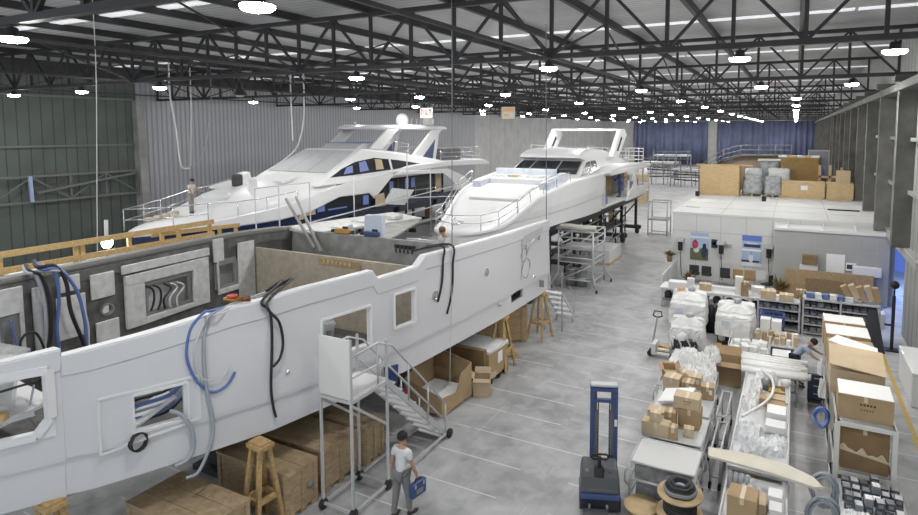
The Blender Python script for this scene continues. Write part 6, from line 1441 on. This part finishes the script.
mb = MB().slab([(-.5, .3, .0), (.5, -.42, -.06), (.52, .0, .05), (-.3, .5, .1)], .015); solo(mb, 'white_board', PAPER, 'white board sliding off the third carton of the tall rack', 'board', (1.42, 16.35, RZT+.64))
carton('carton with a white top on the tall rack, fourth along', 1.4, 17.75, RZT, 1.0, .9, .62, 0, CARD, GC, top=PAPER)
carton('carton with a pale top at the far end of the tall rack', 1.38, 18.7, RZT, 1.0, .75, .65, 0, CARD, GC, top=PAPER)
for k, y in enumerate((15.9, 17.6)): carton('carton inside the tall rack below the top, %s bay from the end frame' % ('second' if k == 0 else 'third'), 1.45, y+.3, .95, .8, 1.1, .8, 0, CARD, GC)
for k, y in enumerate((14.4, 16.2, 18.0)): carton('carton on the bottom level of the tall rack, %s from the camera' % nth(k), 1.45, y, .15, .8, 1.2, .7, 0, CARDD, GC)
for k, (y, z) in enumerate(((17.8, 1.55), (16.9, 1.3))): crumple('white film bunched on the gangway side of the tall rack, %s' % ('further bunch' if k == 0 else 'nearer bunch'), .86, y, z-.2, .2, .5, .4, 71+k, WRAPW, group=None)
for k, (y, z, m_, r0, lab) in enumerate(((14.6, 1.5, HB, .13, 'coil of blue hose hanging on the gangway side of the tall rack'), (12.75, .85, HG, .21, 'coil of grey hose hanging by the near rack post, upper one'), (12.4, .5, HG, .25, 'coil of grey hose hanging by the near rack post, lower one'))):
    mb = MB(); mb.tube([(r0*cos(a)*(1+.22*sin(.61*a)), .06*sin(2.1*a)+.1*sin(a), r0*1.25*sin(a)*(1+.16*cos(.43*a))) for a in [2*pi*i/16 for i in range(72)]], .028, 6); solo(mb, 'hose_coil', m_, lab, 'hose', (.74, y, z), 'hose coils at the tall rack')
# low table of small dark component boxes in front
t = thing('component_table', 'low table covered with small grey component boxes, in front of the tall rack', 'table', (1.55, 12.5, 0)); MB().box(1.0, 11.3, .76, 2.1, 13.42, .8).build('table_top', STEELW, t)
for x in (1.03, 2.07):
    for y in (11.35, 13.38): MB().box(x-.03, y-.03, 0, x+.03, y+.03, .78).build('leg', STEELW, t)
CB1 = mat('dark_component', (.07, .08, .10), .5); CB2 = mat('grey_component', (.24, .26, .29), .5)
def comp(m_, top):
    t = thing('component_box', '', 'box', (0, 0, 0), 0, 'small component boxes on the low table'); MB().box(-.07, -.085, 0, .07, .085, .13).build('body', m_, t, world=False, bevel=.005); MB().box(-.06, -.075, .13, .06, .075, .136).build('top_label', top, t, world=False); MB().box(-.04, -.09, .04, .04, -.085, .1).build('front_plate', GREYP, t, world=False); return t
cp = [comp(CB1, mat('grey_label', (.5, .51, .53), .5)), comp(CB2, PAPER), comp(CB1, GREYP)]; used = [False]*3; r = random.Random(12)
for i in range(4):
    for j in range(6):
        for lv in range(2 if r.random() < .45 else 1):
            k = r.randrange(3); loc = (1.14+.165*j+r.uniform(-.015, .015), 13.25-.27*i+r.uniform(-.03, .03), .8+.14*lv); lab = ('upper ' if lv else '')+'small %s component box, %s row from the rack, %s from the gangway%s' % (('dark grey-topped', 'grey white-topped', 'all dark')[k], nth(i), nth(j), '')
            if not used[k]: used[k] = True; cp[k].location = loc; cp[k]['label'] = lab; cp[k].rotation_euler = (0, 0, r.uniform(-.12, .12))
            else: copy_tree(cp[k], loc, r.uniform(-.12, .12), lab)
carton('low brown carton at the near outer corner of the component table', 1.98, 12.05, .8, .3, .3, .2, .1, CARDL, None)
crumple('crumpled clear bag at the near edge of the component table', 1.25, 11.95, .8, .5, .5, .2, 81, FILM, group=None); crumple('white paper bundle in the middle of the near edge of the component table', 1.6, 11.95, .8, .35, .3, .22, 82, PAPER, group=None, name='paper_bundle', cat='paper')
# ------------------------------------------------------------ by the column wall
solo(MB().slab([(0, 0, 0), (.72, .05, 0), (.5, .75, 1.36), (.22, .75, 1.36)], .06, (0, -1, .3)), 'black_panel', mat('black_board', (.012, .013, .02), .5), 'tall black board leaning at the end of the tall rack', 'panel', (2.38, 24.2, 0))
t = thing('white_chest_freezer', 'white chest-like box at the picture edge by the columns', 'box', (3.55, 21.3, 0)); MB().box(-.33, -1.5, 0, .33, .9, .95).build('body', PAINT, t, world=False, bevel=.04); MB().box(-.35, -1.52, .95, .35, .92, 1.02).build('lid', WHITE_B, t, world=False, bevel=.02)
t = thing('control_post', 'black upright control post with a round head by the doorway', 'post', (3.35, 24.75, 0)); MB().box(-.2, -.2, 0, .2, .2, .05).build('base', BLACK, t, world=False); MB().box(-.05, -.05, .05, .05, .05, 2.0).build('pole', BLACK, t, world=False); MB().lathe([(.02, -.06), (.14, -.06), (.14, .06), (.02, .06)], 16, (0, 0, 2.4), 'Y').build('round_head', BLACK, t, world=False); MB().tube([(0, 0, 2.0), (0, 0, 2.4)], .03).build('neck', BLACK, t, world=False); MB().box(-.25, -.04, .9, 0, .04, .96).build('arm', BLACK, t, world=False)
crumple('blue bag bundle on the floor in front of the doorway', 3.1, 29.0, 0, .9, .8, 1.15, 91, mat('blue_bag', (.10, .16, .55), .5, bump=.4, bscale=5), 'blue_bag', 'bag', None)
solo(MB().box(-.25, -.3, 0, .25, .3, .6), 'white_bin', PAINT, 'small white bin beside the blue bag', 'bin', (3.2, 27.6, 0), bevel=.03)
# ------------------------------------------------------------ goods on lower shelves and small loose things
GL = 'cartons on the lower trolley shelves'
k = 0
for (x, y, z, ti) in ((-2.55, 13.5, .65, 'carton trolley'), (-2.0, 13.7, .65, 'carton trolley'), (-2.6, 15.0, .65, 'third trolley'), (-2.0, 15.2, .65, 'third trolley'), (-2.7, 16.6, .65, 'fourth trolley'), (-2.1, 16.8, .65, 'fourth trolley'), (-2.5, 13.6, .3, 'carton trolley'), (-2.5, 15.1, .3, 'third trolley'), (-2.6, 16.7, .3, 'fourth trolley')):
    w = .42 if z > .5 else .9; lab = '%s carton on the %s shelf of the %s%s' % ('brown' if k % 2 else 'pale', 'middle' if z > .5 else 'bottom', ti, '' if z < .5 else ', aisle side' if x < -2.3 else ', gangway side')
    carton(lab, x, y, z, w, .5, .26, 0, CARD if k % 2 else CARDL, GL, tape=False); k += 1
for i, (x, y, w, d, h, m_, lab) in enumerate(((-.75, 13.6, .5, .9, .3, CARD, 'brown carton on the lower level of the parts shelf, nearest the camera'), (-.3, 14.9, .5, .9, .3, PAPER, 'white carton on the lower level of the parts shelf'), (-.6, 16.6, .6, 1.0, .3, CARD, 'brown carton on the lower level of the parts shelf, nearer the pipes'))):
    carton(lab, x, y, .33, w, d, h, 0, m_, None, tape=False)
mb = MB(); mb.grid(lambda u, v: (.86*(u-.5), .004+.012*sin(23*u+5*v)*v, .09*v*(1+.5*sin(17*u)+.3*sin(31*u))-.13*u), 30, 3)
solo(mb, 'torn_film', TAPE, 'torn pale strip of film across the carton inside the rack end frame', 'film', (1.48, 13.575, 1.35), solid=.004)
# white parts packed on the far tables by the engines
t = thing('parts_trolley', 'white trolley of small white parts between the second wrapped engine and the low table', 'trolley', (-1.15, 20.9, 0))
MB().box(-1.75, 20.3, .62, -.5, 21.5, .66).build('shelf', PAINT, t); MB().box(-1.75, 20.3, .2, -.5, 21.5, .24).build('shelf', PAINT, t)
for x in (-1.73, -.52):
    for y in (20.32, 21.48): MB().tube([(x, y, 0), (x, y, .95)], .022, 6).build('upright', STEELW, t)
for x in (-1.73, -.52): MB().tube([(x, 20.32, .93), (x, 21.48, .93)], .02, 6).build('rail', STEELW, t)
r = random.Random(77)
for i in range(3):
    for j in range(4):
        x, y = -1.55+.29*j+r.uniform(-.04, .04), 20.5+.36*i+r.uniform(-.05, .05); h = r.uniform(.1, .26)
        carton('white packed part on the parts trolley, %s row, %s from the opened engine' % (('front', 'middle', 'back')[i], nth(j)), x, y, .66, r.uniform(.16, .26), r.uniform(.2, .3), h, r.uniform(-.4, .4), r.choice((PAPER, PAINT, WRAPW)), 'white packed parts on the parts trolley', tape=False, cat='part', name='packed_part')
t = thing('white_locker', 'white low locker behind the pipe bundle, beside the bending worker', 'cabinet', (-.05, 20.6, 0)); MB().box(-.35, -.3, .05, .35, .3, .7).build('body', PAINT, t, world=False, bevel=.01); MB().box(-.37, -.32, .7, .37, .32, .74).build('top', WHITE_B, t, world=False)
for s in (-.17, .17): d_ = MB().box(s-.16, -.315, .08, s+.16, -.3, .66).build('door', PAPER, t, world=False); MB().box(s-.02, -.33, .4, s+.02, -.315, .5).build('handle', GREYP, d_, world=False)
MB().box(-.33, -.28, 0, .33, .28, .05).build('plinth', BLACK, t, world=False)
# loose paper and rags on the floor by the engines
for i, (x, y) in enumerate(((-3.5, 21.6), (-2.6, 19.4))):
    solo(MB().box(-.18, -.12, 0, .18, .12, .01), 'paper_sheet', PAPER, 'loose white sheet on the floor %s' % ('beside the opened engine' if i == 0 else 'behind the fifth trolley'), 'paper', (x, y, .001), rz=.5*i)
# ================================================================ pallet stacker
t = thing('pallet_stacker', 'blue electric pallet stacker with a tall mast parked in the aisle', 'forklift', tuple(Vector((at(600, 512, z=.06).x, at(600, 512, z=.06).y, 0))), rad(20))
SG = mat('stacker_grey', (.085, .09, .095), .45); SB = mat('stacker_blue', (.045, .075, .20), .4)
def S(nm, mb, m_, par=None, **k): return mb.build(nm, m_, par or t, world=False, **k)
S('chassis', MB().box(-.42, .02, .06, .42, .66, .34), mat('stacker_dark', (.02, .022, .03), .5), bevel=.03)
mb = MB(); mb.loft([[(-.42, .0, .3), (.42, .0, .3), (.42, .66, .3), (-.42, .66, .3)], [(-.42, .02, .42), (.42, .02, .42), (.42, .66, .42), (-.42, .66, .42)]]); S('blue_skirt', mb, SB, bevel=.03)
mb = MB(); mb.loft([[(-.41, .03, .42), (.41, .03, .42), (.41, .66, .42), (-.41, .66, .42)], [(-.39, .1, .74), (.39, .1, .74), (.39, .66, .74), (-.39, .66, .74)], [(-.35, .2, .88), (.35, .2, .88), (.36, .66, .88), (-.36, .66, .88)]]); c_ = S('drive_cover', mb, SG, bevel=.04)
S('cover_panel', MB().slab([(-.25, .055, .48), (.25, .055, .48), (.22, .165, .8), (-.22, .165, .8)], .015, (0, -1, .3)), mat('stacker_panel', (.11, .115, .12), .5), par=c_)
S('control_block', MB().cbox((-.02, .2, .82), (.2, .2, .22), 0, -.3), BLACK, bevel=.03); S('key_switch', MB().cbox((.2, .17, .78), (.06, .03, .1)), BLACK, par=c_); S('brake_lever', MB().cbox((-.27, .18, .8), (.08, .05, .12)), GREYP, bevel=.01, par=c_)
S('tiller_arm', MB().tube([(-.02, .2, .85), (-.02, .12, 1.05), (-.02, .05, 1.2)], [.05, .04, .045], 8), BLACK); S('tiller_grip', MB().tube([(-.02, .05, 1.18), (-.14, .05, 1.16), (-.2, .03, 1.22), (-.16, .0, 1.3), (-.02, -.01, 1.31), (.12, .0, 1.3), (.16, .03, 1.22), (.1, .05, 1.16)], .022, 8, closed=True), BLACK); S('tiller_button', MB().cbox((-.02, .02, 1.3), (.05, .05, .06)), mat('orange_button', (.65, .2, .03), .4))
MX = .1
for x in (-.25, .25): S('mast_upright', MB().box(MX+x-.045, .7, .06, MX+x+.045, .86, 2.42), SB, bevel=.01); S('inner_rail', MB().box(MX+x*.72-.03, .74, .1, MX+x*.72+.03, .84, 2.32), SG)
for z in (2.34, 2.1): S('mast_crossbar', MB().box(MX-.29, .68, z-.035, MX+.29, .8, z+.035), SB, bevel=.015)
S('mast_head', MB().box(MX-.28, .7, 2.4, MX+.28, .88, 2.46), STEELW, bevel=.015)
for x in (-.12, .12): S('lift_cylinder', MB().lathe([(.025, .3), (.025, 1.85)], 10, (MX+x*1.1, .8, 0)), SG); S('chain', MB().box(MX+x-.012, .73, .5, MX+x+.012, .75, 2.05), BLACK)
S('mast_screen', MB().box(MX-.2, .72, .9, MX+.2, .725, 1.85), mat('clear_screen', (.5, .52, .55), .1, alpha=.1))
S('mast_label', MB().box(MX+.22, .692, 1.55, MX+.28, .7, 1.7), PAPER)
S('step_plate', MB().cbox((-.1, -.2, .14), (.52, .36, .05), 0, -.12), SG, bevel=.015)
for x in (-.22, .14): S('step_hinge', MB().tube([(x, 0, .22), (x, -.06, .16)], .025, 6), GREYP)
for x in (-.26, .26): S('fork', MB().box(MX+x-.08, .86, .05, MX+x+.08, 1.95, .12), SB, bevel=.01); S('load_wheel', MB().lathe([(.02, -.05), (.05, -.05), (.05, .05), (.02, .05)], 10, (MX+x, 1.8, .05), 'X'), BLACK)
for x in (-.3, .3): S('drive_wheel', MB().lathe([(.03, -.05), (.1, -.05), (.1, .05), (.03, .05)], 14, (x, .3, .1), 'X'), BLACK)

# ================================================================ people
SKIN = mat('skin', (.42, .25, .17), .6); HAIR = mat('dark_hair', (.012, .01, .009), .7); SHOE = mat('dark_shoe', (.02, .02, .022), .6); EYE = mat('eye_dark', (.01, .01, .01), .3)
def rx(v, a): return Vector((v[0], v[1]*cos(a)-v[2]*sin(a), v[1]*sin(a)+v[2]*cos(a)))
def skinmesh(name, verts, edges, radii, m_, parent, lv=2):
    me = bpy.data.meshes.new(name); me.from_pydata([tuple(v) for v in verts], edges, []); me.materials.append(m_)
    o = bpy.data.objects.new(name, me); COL.objects.link(o); o.parent = parent; ORG[o.name] = Vector()
    md = o.modifiers.new('skin', 'SKIN'); md.use_smooth_shade = True
    for i, v in enumerate(me.skin_vertices[0].data):
        rr = radii[i]; v.radius = rr if isinstance(rr, tuple) else (rr, rr); v.use_root = i == 0
    if lv: sb = o.modifiers.new('sub', 'SUBSURF'); sb.levels = lv; sb.render_levels = lv
    return o
def person(label, loc, rz, lean=0.05, arms=((.1, .15, .2), (.1, .15, .2)), legs=((.0, .0), (.0, .0)), shirt=(.7, .7, .7), trous=(.15, .15, .16), sleeve=.55, head=(0, 0), cap=None, k=1.0, group=None, sit=False, zoff=0):
    """arms: (forward swing, outward, elbow bend) for left(-x) and right(+x); legs: (forward swing, knee bend)"""
    t = thing('person', label, 'person', loc, rz, group)
    hip = Vector((0, 0, .93)); T = lambda h, y=0, x=0: hip+rx((x, y, h), -lean)
    J = dict(pel=hip, waist=T(.16), chest=T(.36), up=T(.47), neck=T(.555), h0=T(.62, .015))
    hd = T(.60)+rx((0, .02, .11), -lean-head[0]); J['hd'] = hd; J['top'] = T(.60)+rx((0, .015, .2), -lean-head[0])
    for s, nm in ((-1, 'l'), (1, 'r')):
        sw, out, el = arms[0 if s < 0 else 1]
        sh = T(.475, 0, s*.185); d = rx((s*sin(out), 0, -cos(out)), sw); e = sh+d*.285
        d2 = rx((s*sin(out*.4), 0, -cos(out*.4)), sw+el); w = e+d2*.25
        J['sh'+nm], J['el'+nm], J['wr'+nm], J['d'+nm] = sh, e, w, d2
        g, kn = legs[0 if s < 0 else 1]
        hp_ = hip+Vector((s*.095, 0, -.02)); kd = rx((s*.02, 0, -1), g); K = hp_+kd*.42; ad = rx((0, 0, -1), g-kn); A = K+ad*.42
        J['hp'+nm], J['kn'+nm], J['an'+nm] = hp_, K, A; J['to'+nm] = A+Vector((s*.03, .15, -.045))
    low = min(J['anl'].z, J['anr'].z)-.085
    for q in J:
        if q not in ('dl', 'dr'): J[q] = (J[q]-Vector((0, 0, low)))*k
    V, E, R = [], [], []; ix = {}
    def add(nm, p, r, par=None):
        ix[nm] = len(V); V.append(p); R.append(tuple(q*k for q in r) if isinstance(r, tuple) else r*k)
        if par: E.append((ix[par], ix[nm]))
    add('pel', J['pel'], (.125, .10)); add('waist', J['waist'], (.115, .09), 'pel'); add('chest', J['chest'], (.135, .10), 'waist'); add('up', J['up'], (.12, .08), 'chest'); add('neck', J['neck'], .052, 'up'); add('h0', J['h0'], (.06, .065), 'neck'); add('hd', J['hd'], (.078, .095), 'h0'); add('top', J['top'], (.055, .065), 'hd')
    for nm, s in (('l', -1), ('r', 1)):
        add('sh'+nm, J['sh'+nm], .058, 'up'); add('el'+nm, J['el'+nm], .042, 'sh'+nm); add('wr'+nm, J['wr'+nm], .029, 'el'+nm)
        d = J['d'+nm].normalized(); side = Vector((0, 1, 0)); side = (side-d*side.dot(d)).normalized(); inn = d.cross(side)*s
        pm = J['wr'+nm]+d*.055*k; add('pm'+nm, pm, (.034, .018), 'wr'+nm)
        for fi, (o_, L) in enumerate(((-.03, .075), (-.01, .085), (.01, .08), (.03, .062))):
            a = pm+d*.035*k+side*o_*k; add('f%d%s' % (fi, nm), a, .0105, 'pm'+nm); add('g%d%s' % (fi, nm), a+(d*.8-inn*.45)*L*.5*k, .0095, 'f%d%s' % (fi, nm)); add('i%d%s' % (fi, nm), a+(d*.8-inn*.45)*L*.5*k+(d*.45-inn*.8)*L*.5*k, .008, 'g%d%s' % (fi, nm))
        tb = J['wr'+nm]+d*.03*k+side*.035*k; add('t0'+nm, tb, .012, 'wr'+nm); add('t1'+nm, tb+(d*.6+side*.5-inn*.3)*.055*k, .009, 't0'+nm)
        add('hp'+nm, J['hp'+nm], .085, 'pel'); add('kn'+nm, J['kn'+nm], .058, 'hp'+nm); add('an'+nm, J['an'+nm], .038, 'kn'+nm); add('to'+nm, J['to'+nm], (.035, .028), 'an'+nm)
    fw = rx((0, 1, 0), -lean-head[0]); upv = rx((0, 0, 1), -lean-head[0])
    yaw = Matrix.Rotation(head[1], 3, 'Z'); fw = yaw @ fw; rt = fw.cross(upv).normalized()
    add('nose', J['hd']+fw*.105*k-upv*.01*k, .014, 'hd'); add('chin', J['h0']+fw*.06*k+upv*.02*k, .03, 'h0')
    for s in (-1, 1): add('ear%d' % s, J['hd']+rt*s*.084*k, (.012, .02), 'hd')
    body = skinmesh('body', V, E, R, SKIN, t)
    def sub(name, names, grow, m_, cut=None, lv=2):
        v2 = [V[ix[n]] for n in names]; r2 = []
        for n in names:
            q = R[ix[n]]; r2.append(tuple(a+grow for a in q) if isinstance(q, tuple) else q+grow)
        if cut:
            for n, (f, g) in cut.items(): i = names.index(n); v2[i] = V[ix[f]]+(V[ix[n]]-V[ix[f]])*g; r2[i] = (.105*k, .085*k) if n == 'neck' else (.15*k, .125*k) if n == 'pel' else r2[i]
        e2 = [(names.index(a), names.index(b)) for (ai, bi) in E for a in names for b in names if ix[a] == ai and ix[b] == bi]
        return skinmesh(name, v2, e2, r2, m_, t, lv)
    cut = {'ell': ('shl', sleeve), 'elr': ('shr', sleeve)} if sleeve < 1 else {}
    cut['neck'] = ('up', .45); cut['pel'] = ('waist', 1.35)
    nm_ = ['up', 'neck', 'chest', 'waist', 'pel', 'shl', 'shr', 'ell', 'elr']+(['wrl', 'wrr'] if sleeve >= 1 else [])
    sub('shirt', nm_, .018*k, mat('shirt_%s' % str(shirt), shirt, .85, bump=.2, bscale=14), cut)
    sub('trousers', ['pel', 'hpl', 'hpr', 'knl', 'knr', 'anl', 'anr'], .022*k, mat('trousers_%s' % str(trous), trous, .85))
    for n in ('l', 'r'):
        a, b = J['an'+n], J['to'+n]; mb = MB(); mb.tube([a+Vector((0, -.05, -.04))*k, a+Vector((0, .02, -.035))*k, b+Vector((0, -.02, 0))*k, b+Vector((0, .05, -.005))*k], [.04*k, .05*k, .045*k, .028*k], 10); mb.build('shoe', SHOE, t, world=False)
    c = J['hd']+upv*.035*k-fw*.018*k; mb = MB(); mb.smooth = True; rings = []
    for i in range(7):
        a = -.25+(pi/2+.2)*i/6.; ring = []
        for q in range(14):
            b = 2*pi*q/14; back = (1-sin(b))*.5; aa = a-(.75*back*(1-i/6.)); ring.append(c+rt*(.098*cos(aa)*cos(b))*k+fw*(.112*cos(aa)*sin(b))*k+upv*(.108*sin(aa)+.012)*k)
        rings.append(ring)
    mb.loft(rings); mb.build('hair' if cap is None else 'cap', HAIR if cap is None else cap, body, world=False)
    for s in (-1, 1): MB().ball(tuple(J['hd']+fw*.088*k+rt*s*.032*k+upv*.012*k), .011*k, 8, 5).build('eye', EYE, body, world=False)
    MB().cbox(tuple(J['hd']+fw*.092*k-upv*.055*k), (.045*k, .012*k, .012*k), rz=head[1]).build('mouth', mat('lips', (.3, .12, .1), .6), body, world=False)
    t['_j'] = 0; del t['_j']
    return t, J
# man with the tool case in the aisle, seen from behind
t, J = person('man in a white T-shirt and grey trousers walking by the stairs with a blue case', (-6.95, 9.4, 0), -.15, .04, ((-.15, .16, .15), (.25, .12, .12)), ((-.12, .08), (.2, .1)), (.68, .69, .70), (.20, .20, .20), .62, (0.1, -.3), k=1.0)
hw = Matrix.Rotation(-.15, 4, 'Z') @ (J['wrr']+J['dr']*.12)+Vector((-6.95, 9.4, 0))
t = thing('tool_case', 'dark blue flat tool case carried by the man in the aisle', 'case', (hw.x, hw.y, hw.z-.36), -.15)
MB().box(-.06, -.2, 0, .06, .2, .3).build('body', BLUE, t, world=False, bevel=.02); MB().tube([(0, -.08, .3), (0, -.07, .35), (0, .07, .35), (0, .08, .3)], .012, 6).build('handle', BLACK, t, world=False)
for y in (-.12, .12): MB().box(-.066, y-.02, .2, .066, y+.02, .27).build('latch', STEELW, t, world=False)
MB().box(.061, -.1, .06, .064, .1, .16).build('label_sticker', GREYP, t, world=False)
dk = lambda x, y: sh2(y)-.04+(d2z(y)-sh2(y)+.04)*(1-abs((x-X2)/(hb2(y)-.12))**2.6)
person('man in a cream T-shirt standing on the foredeck of the navy yacht', (-27.75, 19.9, dk(-27.75, 19.9)-.02), -1.2, .08, ((.5, .12, .9), (.3, .12, .5)), ((0, 0), (.05, .05)), (.60, .58, .53), (.28, .27, .26), .6, (.25, 0))
p = at(620, 197, z=3.53)
person('worker in a dark blue coverall in the open side of the middle yacht', (p.x, p.y, 3.52), 1.9, .12, ((.7, .2, .6), (.5, .15, .5)), ((0, 0), (.1, .1)), (.05, .08, .28), (.05, .08, .28), 1.0, (.2, 0))
p = at(630, 196, z=3.53)
person('worker in grey clothes on the side deck, behind the one in blue', (p.x, p.y, 3.52), 1.2, .1, ((.9, .2, .5), (.3, .15, .4)), ((0, 0), (.1, .1)), (.42, .43, .45), (.30, .31, .33), 1.0, (.2, 0), cap=mat('grey_cap', (.3, .3, .3), .8))
person('dark-haired worker in a pale blue shirt bending over the navy tool cabinet', (.22, 20.0, 0), -1.75, .7, ((.95, .1, .25), (.8, .15, .35)), ((.15, .15), (.35, .35)), (.34, .40, .50), (.03, .035, .05), .75, (.25, 0))
person('stooping worker in light grey overalls seen through the hull window above the stairs', (-9.75, 10.35, 2.37), 1.0, .95, ((1.0, .1, .5), (.9, .15, .4)), ((.2, .3), (.5, .5)), (.52, .52, .53), (.50, .50, .51), 1.0, (.2, 0), cap=mat('grey_hood', (.45, .45, .46), .8))
p = at(446, 247, y=15.2)
person('brown-haired worker in white standing in the after part of the long hull', (p.x, 15.2, 3.19), 2.6, .1, ((.4, .1, .5), (.4, .1, .5)), ((0, 0), (0, 0)), (.6, .6, .6), (.4, .4, .4), 1.0, (.3, 0), cap=mat('brown_hair', (.13, .07, .035), .8))
# ================================================================ camera and light
PIT = atan(48/590.); YAW = atan(296/592.)
cd = bpy.data.cameras.new('camera'); co = bpy.data.objects.new('camera', cd); COL.objects.link(co)
co.location = (0, 0, CAM_H); co.rotation_euler = (pi/2-PIT, 0, YAW)
cd.sensor_fit = 'HORIZONTAL'; cd.sensor_width = 36; cd.lens = 36*590/918.
cd.shift_x = -41/918.; cd.shift_y = -79.5/918.; cd.clip_end = 400; cd.clip_start = .1
SC.camera = co
w = bpy.data.worlds.new('world'); SC.world = w; w.use_nodes = True
bg = w.node_tree.nodes['Background']; bg.inputs[0].default_value = (.86, .93, 1., 1); bg.inputs[1].default_value = WORLD_S
SC.view_settings.view_transform = 'Standard'; SC.view_settings.look = 'None'
SC.view_settings.exposure = EXPO; SC.view_settings.gamma = 1.0
SC.cycles.max_bounces = 8; SC.cycles.diffuse_bounces = 4; SC.cycles.sample_clamp_indirect = 6
